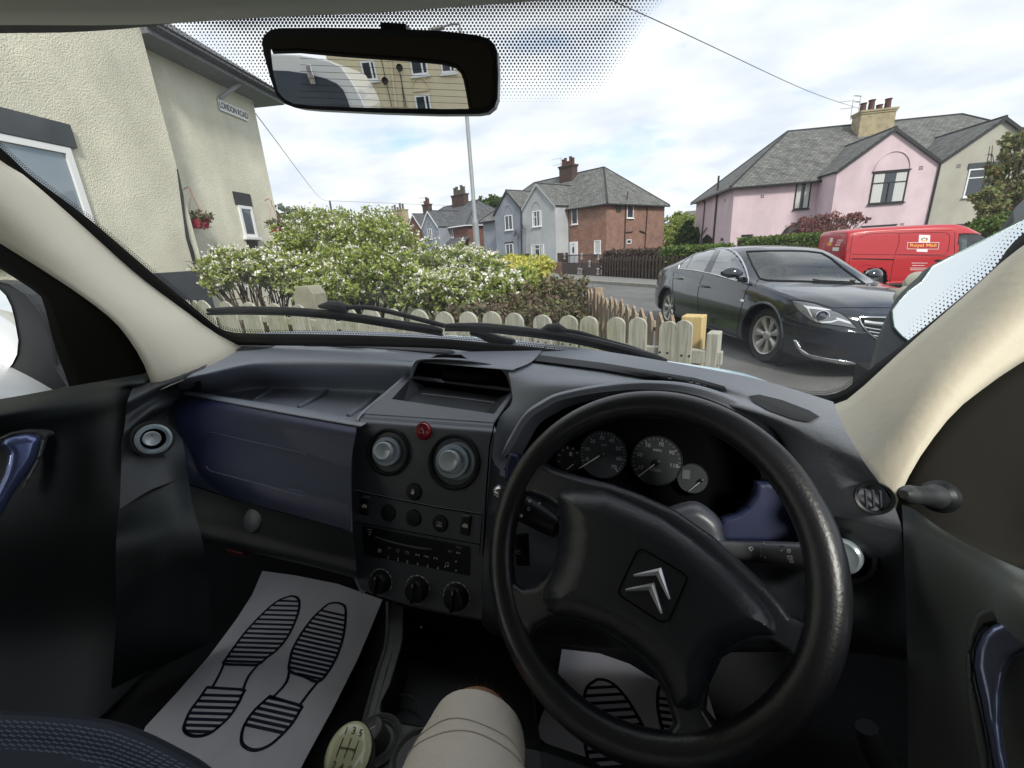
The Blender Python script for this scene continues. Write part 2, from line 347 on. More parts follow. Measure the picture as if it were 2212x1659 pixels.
def window(h, par, face, off, tl, br, fm=PW, bars=(), lintel=None, sill=True, arch=None, curtain=0, sillm=None, open_=0):
    """face 'A' (front, outward -v) or 'B' (side at a=off, outward -u)"""
    if face == 'A': (a0, z1), (a1, z0) = h.A(*tl, off), h.A(*br, off)
    else: (a0, z1), (a1, z0) = h.Bs(*tl, off), h.Bs(*br, off)
    if a0 > a1: a0, a1 = a1, a0
    def q(a, o_, z): return h.pt(a, off-o_, z) if face == 'A' else h.pt(off-o_, a, z)
    al = h.u if face == 'A' else h.v; ow = -h.v if face == 'A' else -h.u
    W = a1-a0; t = min(.07, W*.12); Z = Vector((0, 0, 1)); H = z1-z0
    f = B()
    f.obox(q(a0, -.02, z0), al*W, ow*.07, Z*t); f.obox(q(a0, -.02, z1-t), al*W, ow*.07, Z*t)
    f.obox(q(a0, -.02, z0+t), al*t, ow*.07, Z*(H-2*t)); f.obox(q(a1-t, -.02, z0+t), al*t, ow*.07, Z*(H-2*t))
    for k in bars:      # ('v', pos, from, to) or ('h', ...)
        if k[0] == 'v': f.obox(q(a0+W*k[1]-t*.4, -.02, z0+H*k[2]), al*t*.8, ow*.066, Z*H*(k[3]-k[2]))
        else: f.obox(q(a0+W*k[2], -.02, z0+H*k[1]-t*.4), al*W*(k[3]-k[2]), ow*.064, Z*t*.8)
    fo = f.build('window', fm, par, smooth=False)
    p = B(); p.obox(q(a0+t*.5, -.02, z0+t*.5), al*(W-t), ow*.028, Z*(H-t)); p.build('pane', PANE, fo, smooth=False)
    if curtain:
        n = 7
        for side in (0, 1):
            c = B()
            x0 = a0+t if side == 0 else a1-t-W*curtain
            for i in range(n):
                c.obox(q(x0+W*curtain*i/n, -.009, z0+t), al*(W*curtain/n*.96), ow*(.022+.006*(i % 2)), Z*(H-2*t))
            c.build('curtain', CURT, fo, smooth=False)
    if sill:
        B().obox(q(a0-.05, -.01, z0-.07), al*(W+.1), ow*.14, Z*.07).build('window_sill', sillm or fm, par, smooth=False)
    if lintel:
        B().obox(q(a0-.08, -.01, z1+.004), al*(W+.16), ow*.06, Z*lintel[0]).build('lintel', lintel[1], par, smooth=False)
    if arch:
        pts = [q(a0+W/2+math.cos(t_)*W*.5, .03, z1+.05+math.sin(t_)*W*arch[1]) for t_ in np.linspace(0, math.pi, 18)]
        B().tube(pts, .025, 6).build('arch_moulding', arch[0], par)
    return fo
def pots(c, u, n, h_, r, m, par, sp=.3):
    r = min(sp*.46, .2)
    for i in range(n):
        x = c+u*(i-(n-1)/2)*sp; hh = h_*(1+.35*math.sin(i*2.3))
        B().lathe(x, (0, 0, 1), [(r*1.1, 0), (r, .05), (r*.9, hh*.9), (r*1.12, hh*.92), (r*1.12, hh), (r*.8, hh), (r*.7, hh*.8)], 10).build('chimney_pot', m, par)
def chimney(h, par, a, b, sx, sy, z0, z1, m, pm=POT, n=5, pot_h=.6, uvk=True):
    bb = B(); bb.obox(h.pt(a-sx/2, b-sy/2, z0), h.u*sx, h.v*sy, (0, 0, z1-z0-.25))
    for i, e in enumerate((.05, .1)): bb.obox(h.pt(a-sx/2-e, b-sy/2-e, z1-.25+.12*i), h.u*(sx+2*e), h.v*(sy+2*e), (0, 0, .118))
    ch = bb.build('chimney', m, par, smooth=False, uvf=h.uvA())
    pots(h.pt(a, b, z1-.03), h.u, n, pot_h, .13, pm, ch, sx/n*.95)
    return ch
def aerial(p, d, par, s=1.0, n=6):
    d = Vector(d).normalized(); b = B(); b.tube([p, p+Vector((0, 0, 1.3*s))], .018)
    x = Vector((d.y, -d.x, 0))
    for zz_, l in ((1.25, 1.0), (.8, .8)):
        c = p+Vector((0, 0, zz_*s)); b.tube([c-d*.15, c+d*l*s], .01, 5)
        for i in range(n): q = c+d*l*s*(i/n); b.tube([q-x*.16*s, q+x*.16*s], .007, 4)
    return b.build('aerial', GALV, par)
def ridge(path, par, r=.085, m=None):
    b = B(); b.tube(path, r, 8); return b.build('ridge_tiles', m or SLATED, par)
def semi(h, La, Wg, p, Lb, ze, zr, hipa, W1, names, labels, cats, wm, sl, wing_ze=None, wzr=None, base=-.1, gut=None, brickA=True, ov=.35, fascia=None, group=None):
    """pair of mirrored houses; near one a in [0,W], far one a in [W,2W]"""
    W = La+Wg; roots = []
    wing_ze = wing_ze or ze; wzr = wzr or (wing_ze+1.9); gut = gut or GUT; Z = Vector((0, 0, 1))
    for k in (0, 1):
        root = empty(names[k], h.pt(W*.5 if k == 0 else W*1.5, Lb/2, 0), labels[k], cats, group); roots.append(root)
        mir = (lambda a: a) if k == 0 else (lambda a: 2*W-a)
        m1, m2 = wm[k]      # main wall material, wing material
        def ob(a0, a1, b0, b1, z0, z1, m, nm='wall'):
            a0, a1 = sorted((mir(a0), mir(a1)))
            return B().obox(h.pt(a0, b0, z0), h.u*(a1-a0), h.v*(b1-b0), Z*(z1-z0)).build(nm, m, root, smooth=False, uvf=h.uvA())
        ob(0, W-.002, 0, Lb, base, ze, m1)
        # wing
        aa, ab = La, W-.003
        b = B(); pts = [h.pt(mir(aa), -p, base), h.pt(mir(ab), -p, base), h.pt(mir(ab), -p, wing_ze), h.pt(mir((aa+ab)/2), -p, wzr), h.pt(mir(aa), -p, wing_ze)]
        b.poly(pts, p-.004, h.v); b.build('gable_wall', m2, root, smooth=False, recalc=True, uvf=h.uvA())
        # wing roof
        am = (aa+ab)/2; bk = Lb/2*.8; sl_ = sl[k]
        for s_ in (0, 1):
            e_ = aa-.12 if s_ == 0 else ab+.0; dz_ = (wzr-wing_ze)/(am-aa); ez = wing_ze-(.12*dz_ if s_ == 0 else 0)
            pts = [h.pt(mir(e_), -p-.14, ez), h.pt(mir(am), -p-.14, wzr), h.pt(mir(am), bk, wzr), h.pt(mir(e_), bk, ez)]
            up = (pts[1]-pts[0]).normalized(); slab('wing_roof', pts, sl_, root, h.v, up, .1)
            bb = B(); q0 = h.pt(mir(e_), -p-.17, ez-.10); q1 = h.pt(mir(am), -p-.17, wzr-.10)
            bb.add([q0, q1, q1+Z*.2, q0+Z*.2, q0+h.v*.12, q1+h.v*.12, q1+Z*.2+h.v*.12, q0+Z*.2+h.v*.12], [(0, 1, 2, 3), (7, 6, 5, 4), (0, 4, 5, 1), (3, 2, 6, 7), (0, 3, 7, 4), (1, 5, 6, 2)])
            bb.build('bargeboard', (fascia or [GUT, GUT])[k], root, smooth=False, recalc=True)
        ridge([h.pt(mir(am), -p-.14, wzr+.1), h.pt(mir(am), bk, wzr+.1)], root)
        # main roof, hipped at the outer end
        sz = (zr-ze)/(Lb/2); eo = -ov; zo = ze-ov*sz*.6
        e0, e1 = mir(eo), mir(W); hp = mir(hipa)
        f = [h.pt(e0, eo, zo), h.pt(e1, eo, zo), h.pt(e1, Lb/2, zr), h.pt(hp, Lb/2, zr)]
        slab('roof', f, sl_, root, h.u, (h.v*(Lb/2)+Z*(zr-ze)).normalized())
        f = [h.pt(e0, Lb+ov, zo), h.pt(e1, Lb+ov, zo), h.pt(e1, Lb/2, zr), h.pt(hp, Lb/2, zr)]
        slab('roof', f, sl_, root, h.u, (-h.v*(Lb/2)+Z*(zr-ze)).normalized())
        f = [h.pt(e0, eo, zo), h.pt(e0, Lb+ov, zo), h.pt(hp, Lb/2, zr)]
        sgn = 1 if k == 0 else -1
        slab('roof', f, sl_, root, h.v, (h.u*sgn*hipa+Z*(zr-ze)).normalized())
        ridge([h.pt(e0, eo, zo+.1), h.pt(hp, Lb/2, zr+.1), h.pt(e1, Lb/2, zr+.1)], root)
        ridge([h.pt(e0, Lb+ov, zo+.1), h.pt(hp, Lb/2, zr+.1)], root)
        g = B(); g.tube([h.pt(mir(La), eo-.05, zo), h.pt(e0, eo-.05, zo), h.pt(e0, Lb+ov, zo)], .07, 6); g.build('gutter', gut, root)
    return roots
def hdir(az): return Vector((math.sin(az), math.cos(az), 0))
# ---- brick and grey pair straight ahead
z3 = lambda x, y: (1030+x*.22058, 271+y*.22058)
azA = R_(-61.6); uA = hdir(azA); vA = hdir(azA+math.pi/2)
HA = House(P(*z3(1268, 1300), 38), uA, vA, z3)
La = HA.A(893, 800)[0]; pA = -HA.Bs(765, 800, La)[0]; Wg = HA.A(445, 790, -pA)[0]-La
LbA = HA.Bs(1840, 790)[0]; ra, rz = HA.A(1245, 420, LbA/2); apz = HA.A(582, 582, -pA)[1]
ha, hb = semi(HA, La, Wg, pA, LbA, 4.98, rz, max(ra, 2.0), 0, ['brick_house', 'rendered_house'],
    ['red brick house with pale grey rendered gable wing, white front door and brown drainpipes', 'blue grey rendered house joined to the left of the red brick one'],
    'house', [(BRICK, REND), (RENDD, RENDD)], [SLATE, SLATE], wing_ze=5.25, wzr=apz, fascia=[REND, GUT])
HW = La+Wg
window(HA, ha, 'A', 0, (928, 812), (990, 965)); window(HA, ha, 'A', 0, (1150, 1127), (1215, 1255), curtain=.5)
window(HA, ha, 'A', -pA, (541, 843), (635, 985), bars=[('v', .48, 0, 1), ('h', .62, .48, 1)], arch=(REND, .62), curtain=.2)
window(HA, ha, 'A', -pA, (530, 1170), (662, 1315), bars=[('v', .33, 0, 1), ('v', .68, 0, 1), ('h', .72, .33, .68)], lintel=(.12, REND), curtain=.22)
window(HA, hb, 'A', -pA, (273, 885), (355, 1020), bars=[('v', .5, 0, 1)], arch=(RENDD, .75)); window(HA, hb, 'A', -pA, (282, 1160), (363, 1300), bars=[('v', .5, 0, 1)], lintel=(.16, GUT))
window(HA, hb, 'A', 0, (130, 1200), (157, 1280))
window(HA, ha, 'B', 0, (1470, 778), (1530, 908)); window(HA, ha, 'B', 0, (1362, 778), (1408, 850), fm=WOODD, sill=False); window(HA, ha, 'B', 0, (1466, 1118), (1510, 1158), sill=False)
# front door with letterbox and pane
(a0, z1), (a1, z0) = HA.A(910, 1142), HA.A(992, 1352); a0, a1 = sorted((a0, a1)); Zv = Vector((0, 0, 1))
dr = B().obox(HA.pt(a0, -.05, z0), uA*(a1-a0), vA*.05, Zv*(z1-z0)).build('door_frame', PW, ha, smooth=False)
B().obox(HA.pt(a0+.09, -.075, z0+.03), uA*(a1-a0-.18), vA*.02, Zv*(z1-z0-.13)).build('door', mat('white_door', (.7, .72, .74), .4), ha, smooth=False, bevel=.01)
bb = B(); cxx = (a0+a1)/2; zc = z0+1.25; bb.poly([HA.pt(cxx+.13*math.cos(t), -.085, zc+.34*math.sin(t)) for t in np.linspace(0, 2*math.pi, 9)[:-1]], .006, -vA); bb.build('door_pane', PANE, ha, smooth=False)
B().obox(HA.pt(cxx-.12, -.09, z0+1.75), uA*.24, vA*.012, Zv*.05).build('number_plate', BLACKP, ha, smooth=False)
def pipe(h, par, face, off, pts, r=.045, m=None, name='downpipe'):
    q = []
    for x, y in pts:
        if face == 'A': a, z = h.A(x, y, off); q.append(h.pt(a, off-.07, z))
        else: b_, z = h.Bs(x, y, off); q.append(h.pt(off-.07, b_, z))
    return B().tube(q, r, 6).build(name, m or GUT, par)
PIPEB = mat('brown_pipe', (.05, .035, .03), .5)
pipe(HA, ha, 'B', 0, [(1455, 770), (1440, 1200)], .06, PIPEB); pipe(HA, ha, 'B', 0, [(1640, 785), (1665, 815), (1650, 1060), (1640, 1200)], .055, PIPEB)
pipe(HA, ha, 'B', 0, [(1590, 1032), (1650, 1055)], .05, PIPEB, 'waste_pipe'); pipe(HA, ha, 'B', 0, [(1455, 1045), (1520, 1040)], .05, PIPEB, 'waste_pipe'); pipe(HA, ha, 'B', 0, [(1470, 650), (1465, 725)], .06, PIPEB, 'soil_vent')
pipe(HA, ha, 'A', -pA, [(437, 800), (445, 1260)], .06); pipe(HA, hb, 'A', -pA, [(410, 1070), (415, 1290)], .015, name='cable'); pipe(HA, ha, 'A', -pA, [(478, 1010), (482, 1260)], .015, name='cable')
bb = B(); bb.obox(HA.pt(La-.06, -.012, -.05), uA*.1, vA*.01, Zv*5.0); bb.build('corner_trim', PIPEB, ha, smooth=False)
# lead flashing where wing roof meets main roof
def dish(p, n, par, r=.32):
    n = Vector(n).normalized(); b = B(); b.lathe(p, n, [(0, -.06), (r*.6, -.035), (r, .03), (r*1.02, .03), (r*.6, -.05), (0, -.075)], 16); s_ = n.cross(Vector((0, 0, 1)))
    b.tube([p-Vector((0, 0, r)), p+n*r*1.1-Vector((0, 0, r*.4))], .015, 5); b.tube([p-n*.06, p-n*.3-Vector((0, 0, .1))], .02, 5)
    return b.build('satellite_dish', BLACKP, par)
for (x, y) in ((446, 998), (378, 1055)):
    a, z = HA.A(x, y, -pA-.3); dish(HA.pt(a, -pA-.35, z), uA*.55-vA*.8+Zv*.25, ha if x > 420 else hb, .34)
a, zt = HA.A(862, 398, LbA/2-1.2); _, zb = HA.A(862, 570, LbA/2-1.2)
a0_, _ = HA.A(770, 450, LbA/2-1.2); a1_, _ = HA.A(950, 450, LbA/2-1.2)
ch = chimney(HA, ha, a, LbA/2-.7, 1.75, .8, 6, zt+.1, BRICKCH, POT, 5, .62)
aerial(HA.pt(a+1.05, LbA/2-.6, zt-.6), uA*.9-vA*.2, ha, 1.25)
# gate, railings, low wall in front of it
z3w = lambda x, y, zz_: Zp(*z3(x, y), zz_)
# ---- far grey/brick pair on the left
z5 = lambda x, y: (813.2+x*.17157, 379.5+y*.17157)
HC = House(P(*z5(1140, 612), 53), uA, vA, z5)
LaC = HC.A(925, 650)[0]; pC = -HC.Bs(775, 650, LaC)[0]; WgC = HC.A(578, 690, -pC)[0]-LaC
zeC = HC.A(1140, 612)[1]; raC, rzC = HC.A(1210, 330, 4.7)
hc, hd = semi(HC, LaC, WgC, pC, 9.4, zeC, rzC, 3.6, 0, ['brick_house', 'rendered_house'],
    ['distant brick house with blue grey gable and lean-to porch, behind the tall lamp post', 'distant slate roofed house half joined behind the flowering bush, dish on its wall'],
    'house', [(BRICKD, RENDD), (RENDD, BRICKD)], [SLATED, SLATED], wing_ze=zeC+.1, wzr=HC.A(650, 452, -pC)[1], fascia=[PW, PW], gut=PW)
window(HC, hc, 'A', -pC, (643, 672), (706, 800), bars=[('v', .5, 0, 1)], arch=(RENDD, .7)); window(HC, hc, 'A', 0, (935, 650), (972, 778))
window(HC, hc, 'B', 0, (1350, 620), (1385, 705)); 
for (x, y) in ((565, 740),):
    a, z = HC.A(x, y, -pC-.3); dish(HC.pt(a, -pC-.35, z), uA*.55-vA*.8+Zv*.25, hd, .36)
a, zt = HC.A(1010, 255, 3.9); chimney(HC, hc, a, 4.4, 2.9, .8, 6, zt+.2, BRICKCH, BRICKCH, 5, .9)
a, zt = HC.A(600, 375, 3.9); chimney(HC, hd, a, 4.4, 1.5, .8, 5, zt+.2, BRICKCH, POT, 3, .8); aerial(HC.pt(a+1.0, 4.4, zt-.6), uA, hd, 1.5)
# porch
(a0, z1) = HC.A(1045, 800, -1.6); (a1, z0) = HC.A(800, 905, -1.6)
bb = B(); q = [HC.pt(a0, 0, z1+.2), HC.pt(a0, -1.6, z0), HC.pt(a1, -1.6, z0), HC.pt(a1, 0, z1+.2)]
pr = bb.poly(q, .12, (0, 0, 1)).build('porch_roof', SLATED, hc, smooth=False, recalc=True, uvf=HC.uvA())
bb = B(); bb.obox(HC.pt(a0, -1.5, z0-1.9), uA*(a1-a0), vA*.1, Zv*1.0); 
for t in (0, .33, .66, .97): bb.obox(HC.pt(a0+(a1-a0)*t, -1.5, z0-1.95), uA*.12, vA*.1, Zv*1.95)
bb.build('porch_frame', PW, hc, smooth=False)
HE = House(P(*z5(280, 520), 78), uA, vA, z5); re_ = empty('distant_chimney_house', HE.pt(0, 0, 0), 'pale chimney stack with dark pots just above the flowering bush crown', 'house')
chimney(HE, re_, 0, 0, 5.2, 1.2, 5, HE.A(280, 452)[1]+.2, YREND, BRICKCH, 5, .9); aerial(HE.pt(3.3, 0, 8), uA, re_, 1.9)
zq = HE.A(280, 560)[1]
slab('roof', [HE.pt(-6, -4, zq-3.5), HE.pt(8, -4, zq-3.5), HE.pt(8, 1, zq), HE.pt(-6, 1, zq)], SLATED, re_, uA, (vA*5+Zv*3.5).normalized())
B().obox(HE.pt(-6, -3.5, -.1), uA*14, vA*4, Zv*(zq-3.4)).build('wall', RENDD, re_, smooth=False)
# ---- pink pair on the right
z4 = lambda x, y: (1355.4+x*.38726, 216.9+y*.38726)
uP = hdir(R_(79.5)); vP = hdir(R_(-10.5))
HP = House(P(*z4(570, 805), 31), uP, vP, z4)
LaP = HP.A(1065, 460)[0]; pP = -HP.Bs(1166, 430, LaP)[0]; WgP = HP.A(1744, 345, -pP)[0]-LaP
LbP = HP.Bs(385, 570)[0]; zeP = HP.A(600, 478)[1]; rap, rzp = HP.A(893, 182, LbP/2)
wzP = HP.A(1515, 160, -pP)[1]
hp, hg = semi(HP, LaP, WgP, pP, LbP, zeP, rzp, max(rap, 2), 0, ['pink_house', 'greige_house'],
    ['pink rendered house with black trimmed windows and slate roof behind the red van', 'greige rendered gable house at the right edge, joined to the pink one, white window'],
    'house', [(PINK, PINK), (GREIGE, GREIGE)], [SLATE, SLATE], wing_ze=zeP+.15, wzr=wzP, gut=GUT, ov=.4)
window(HP, hp, 'A', -pP, (1372, 405), (1538, 566), fm=BLACKP, bars=[('h', .66, 0, 1), ('v', .5, 0, .66)], arch=(PINK, .55), curtain=.30, lintel=(.08, BLACKP))
window(HP, hp, 'A', -pP, (1310, 706), (1476, 800), fm=BLACKP, bars=[('h', .66, 0, 1)], lintel=(.05, BLACKP))
window(HP, hp, 'A', 0, (942, 462), (1008, 603), fm=BLACKP, curtain=.3); window(HP, hp, 'A', 0, (636, 750), (690, 830), fm=BLACKP, sill=False)
window(HP, hg, 'A', -pP, (1905, 385), (2050, 528), fm=PW, bars=[('h', .68, 0, 1)], lintel=(.32, PLINTH), sillm=PW)
window(HP, hg, 'A', -pP, (1835, 690), (1975, 800), fm=PLINTH, sill=False)
# black half-round arch of the pink porch
ca, cz = HP.A(935, 765, 0); rr = abs(HP.A(853, 765, 0)[0]-ca)
bb = B(); t_ = np.linspace(0, math.pi, 25); o_ = [HP.pt(ca+math.cos(t)*rr, -.06, cz+math.sin(t)*rr) for t in t_]; i_ = [HP.pt(ca+math.cos(t)*rr*.76, -.06, cz+math.sin(t)*rr*.76) for t in t_]
for i in range(24): bb.add([o_[i], o_[i+1], i_[i+1], i_[i]], [(0, 1, 2, 3)])
bb.build('door_arch', BLACKP, hp, smooth=False, solid=.05)
bb = B(); bb.poly([HP.pt(ca+math.cos(t)*rr*.76, -.03, cz+math.sin(t)*rr*.76) for t in t_], .01, -vP); bb.build('fanlight', PANE, hp, smooth=False)
B().obox(HP.pt(ca-rr*.76, -.04, 0), uP*rr*1.52, vP*.03, Zv*(cz-.02)).build('door', BLACKP, hp, smooth=False)
pipe(HP, hp, 'B', 0, [(515, 420), (480, 815)], .075, PIPEB, 'soil_pipe'); pipe(HP, hp, 'B', 0, [(402, 548), (437, 570), (425, 700), (412, 810)], .05, PIPEB); pipe(HP, hp, 'B', 0, [(447, 710), (418, 750)], .04, PIPEB)
pipe(HP, hp, 'A', -pP, [(1743, 345), (1656, 725)], .055)
(b0, z1), (b1, z0) = HP.Bs(425, 755), HP.Bs(470, 830)
bb = B(); bb.poly([HP.pt(-.05, b0, 0), HP.pt(-.05, b1, 0), HP.pt(-.05, b1, z1-.25), HP.pt(-.05, (b0+b1)/2, z1+.1), HP.pt(-.05, b0, z1-.25)], .04, -uP); bb.build('side_door', BLACKP, hp, smooth=False)
for (x, y) in ((398, 765), (535, 775)):
    b_, z = HP.Bs(x, y); B().lathe(HP.pt(-.12, b_, z), (0, 0, 1), [(0, .1), (.07, .1), (.1, -.1), (0, -.1)], 10).build('wall_lamp', BLACKP, hp)
for (x, y, f_, w_) in ((742, 545, 'A0', hp), (1624, 388, 'A', hp), (1519, 705, 'A', hp), (1833, 378, 'A', hg), (547, 566, 'B', hp)):
    if f_ == 'B': b_, z = HP.Bs(x, y); q = lambda i, j: (HP.pt(-.012, b_+i*.11, z+j*.11), vP*.08, uP*.02)
    else:
        of = 0 if f_ == 'A0' else -pP; a, z = HP.A(x, y, of); q = lambda i, j: (HP.pt(a+i*.12, of-.012, z+j*.12), uP*.09, vP*.02)
    bb = B()
    for i in (0, 1):
        for j in (0, 1): o3, e1, e2 = q(i, j); bb.obox(o3, e1, e2, Zv*.09)
    bb.build('air_brick', mat('air_brick', (.2, .15, .16), .9), w_, smooth=False)
# chimney of the pink house and its aerials
a, zt = HP.A(1420, 50, LbP/2-1.5); chp = chimney(HP, hp, a-.2, LbP/2-1.0, 2.2, 1.15, rzp-1.5, zt+.05, YREND, POT, 4, .6)
aerial(HP.pt(a-1.8, LbP/2-1.2, rzp+.2), -uP, hp, 1.0, 8); aerial(HP.pt(a-1.5, LbP/2-1.5, rzp+.6), Vector((-.7, -.7, 0)), hp, .8, 8)
# small slate roofed bungalow between the pairs
HB = House(P(*z3(1840, 1010), 62), hdir(R_(80)), hdir(R_(-10)), z3)
hbm = empty('background_house', HB.pt(3, 3, 0), 'low slate roofed house seen in the gap between the brick and the pink house', 'house')
zt = HB.A(1950, 850, 2.5)[1]; z_e = HB.A(1840, 1005)[1]; wB = HB.A(2300, 1000)[0]
slab('roof', [HB.pt(-.4, -.4, z_e), HB.pt(wB+3, -.4, z_e), HB.pt(wB+3, 3, zt), HB.pt(3.4, 3, zt)], SLATE, hbm, HB.u, (HB.v*3+Zv*2).normalized())
slab('roof', [HB.pt(-.4, -.4, z_e), HB.pt(3.4, 3, zt), HB.pt(-.4, 6.4, z_e)], SLATE, hbm, HB.v, (HB.u*3+Zv*2).normalized())
B().obox(HB.pt(0, 0, 0), HB.u*(wB+3), HB.v*6, Zv*(z_e-.0)).build('wall', GREIGE, hbm, smooth=False)
# ---- near house on the left
vL = hdir(R_(-14.4)); nL = Vector((vL.y, -vL.x, 0))      # nL points right, towards us
PE = P(545, 212, 11)
def hL(x, y, off=0): return PL(x, y, PE+nL*off, nL)
hl = empty('rendered_house', Vector((PE.x, PE.y, 0)), 'cream pebble dashed house on the left with street name plate and dark plinth', 'house')
zeL = PE.z; c1 = hL(430, 640); c1t = hL(310, 60)
endp = Vector((PE.x, PE.y, 0)); st = Vector((c1.x, c1.y, 0)); 
OFF = .42
def LW(s_, off, z): return endp-vL*s_+nL*off+Vector((0, 0, z))
def sL(x, y, off=0): q = hL(x, y, off)-endp; return -q.dot(vL), q.z
s1 = sL(392, 400, OFF)[0]
def wallp(name, m, s0, s1_, off, z0, z1, th=.3, par=hl): return B().obox(LW(s0, off, z0), -vL*(s1_-s0), -nL*th, Zv*(z1-z0)).build(name, m, par, smooth=False)
wallp('wall', PEB2, 0, s1+.5, 0, -.1, zeL-.05, 8); wallp('wing_wall', PEB, s1, 16, OFF, .95, zeL+2.5, 7)
zp = sL(415, 585, OFF)[1]
wallp('plinth', PLINTH, s1-.01, 16, OFF+.02, -.1, zp, 7.05)
# roof above the recessed wall: soffit, fascia, verge
def LWp(s_, off, z): return LW(s_, off, z)
b = B(); b.obox(LW(-.5, -.3, zeL-.06), -vL*(s1+.5), nL*.85, Zv*.16); b.build('soffit', mat('grey_soffit', (.13, .135, .15), .6, var=.2), hl, smooth=False)
b = B(); b.tube([LW(-.5, .6, zeL+.08), LW(s1, .6, zeL+.08)], .06, 8); b.build('gutter', GUT, hl)
slab('roof', [LW(-.55, .58, zeL+.1), LW(s1, .58, zeL+.1), LW(s1, -4, zeL+3.2), LW(-.55+2.5, -4, zeL+3.2)], SLATED, hl, vL, (-nL*4.5+Zv*3.1).normalized())
b = B(); q0 = hL(975*.2696, 640*.2696, .1); 
s_, z_ = sL(478, 215); B().tube([LW(s_+.1, .06, z_-.0), LW(s_-.25, .5, zeL+.05)], .05, 8).build('downpipe', mat('grey_pipe', (.3, .32, .35), .5), hl)
# dark crack / pipe down the step
b = B(); q = [(383, 365), (392, 420), (398, 470), (405, 515), (414, 545), (420, 570)]
b.tube([PL(x, y, PE+nL*(OFF+.004), nL) for x, y in q], [.01, .035, .025, .04, .045, .035], 6); b.build('corner_pipe', BLACKP, hl)
def lwin(tl, br, off, fm=PW, t=.07, mull=None):
    s0, z1 = sL(*tl, off); s1_, z0 = sL(*br, off); s0, s1_ = sorted((s0, s1_)); W = s1_-s0; H = z1-z0
    f = B()
    for (a, bb_, c, d) in ((s0, s1_, z0, z0+t), (s0, s1_, z1-t, z1), (s0, s0+t, z0+t, z1-t), (s1_-t, s1_, z0+t, z1-t)): f.obox(LW(a, off+.04, c), -vL*(bb_-a), -nL*.07, Zv*(d-c))
    fo = f.build('window', fm, hl, smooth=False); B().obox(LW(s0+t*.4, off+.012, z0+t*.4), -vL*(W-t*.8), -nL*.03, Zv*(H-t*.8)).build('pane', mat('sky_pane', (.10, .12, .14), .03, spec=1), fo, smooth=False)
    return s0, s1_, z0, z1
s0, s1_, z0, z1 = lwin((512, 443), (556, 513), 0); wq = s1_-s0
wallp('lintel', BLACKP, s0-.05, s1_+.06, .03, z1+.01, z1+.3, .05); wallp('window_sill', PW, s0-.06, s1_+.06, .1, z0-.06, z0-.0, .12); wallp('vent_panel', BLACKP, s0+.06, s1_-.04, .02, z0-.33, z0-.08, .04)
s1w, z1w = sL(146, 320, OFF); 
zt_ = z1w; zb_ = sL(188, 500, OFF)[1]; s2w = s1w+2.6
f = B(); t = .09
for (a, bb_, c, d) in ((s1w, s2w, zb_-.5, zb_-.5+t), (s1w, s2w, zt_-t, zt_), (s1w, s1w+t, zb_-.5+t, zt_-t), (s1w+1.3, s1w+1.3+t, zb_-.5+t, zt_-t), (s2w-t, s2w, zb_-.5+t, zt_-t)): f.obox(LW(a, OFF+.05, c), -vL*(bb_-a), -nL*.07, Zv*(d-c))
fo = f.build('window', PW, hl, smooth=False); B().obox(LW(s1w+.03, OFF+.012, zb_-.47), -vL*2.55, -nL*.03, Zv*(zt_-zb_+.43)).build('pane', mat('sky_pane', (.22, .26, .30), .03, spec=1), fo, smooth=False)
wallp('lintel', PLINTH, s1w-.1, s2w+.1, OFF+.06, zt_+.01, zt_+.33, .1)
# street name plate
s0, z0 = sL(471, 232); s1_, z1 = sL(530, 243)
c = (LW(s0, .03, z0)+LW(s1_, .03, z1))/2; wd = abs(s0-s1_)
sg = empty('street_sign', LW((s0+s1_)/2, .03, z0-.1), 'white street name plate with black capitals high on the cream wall', 'street sign')
zc = (sL(471, 236)[1]+sL(530, 243)[1])/2
B().obox(LW(max(s0, s1_), .02, zc-.11), vL*wd, nL*.025, Zv*.22).build('plate', PW, sg, smooth=False, bevel=.004)
text('LONDON ROAD', LW((s0+s1_)/2, .05, zc), vL, (0, 0, 1), .19, BLACKP, sg, bold=.004, sx=wd/1.45)
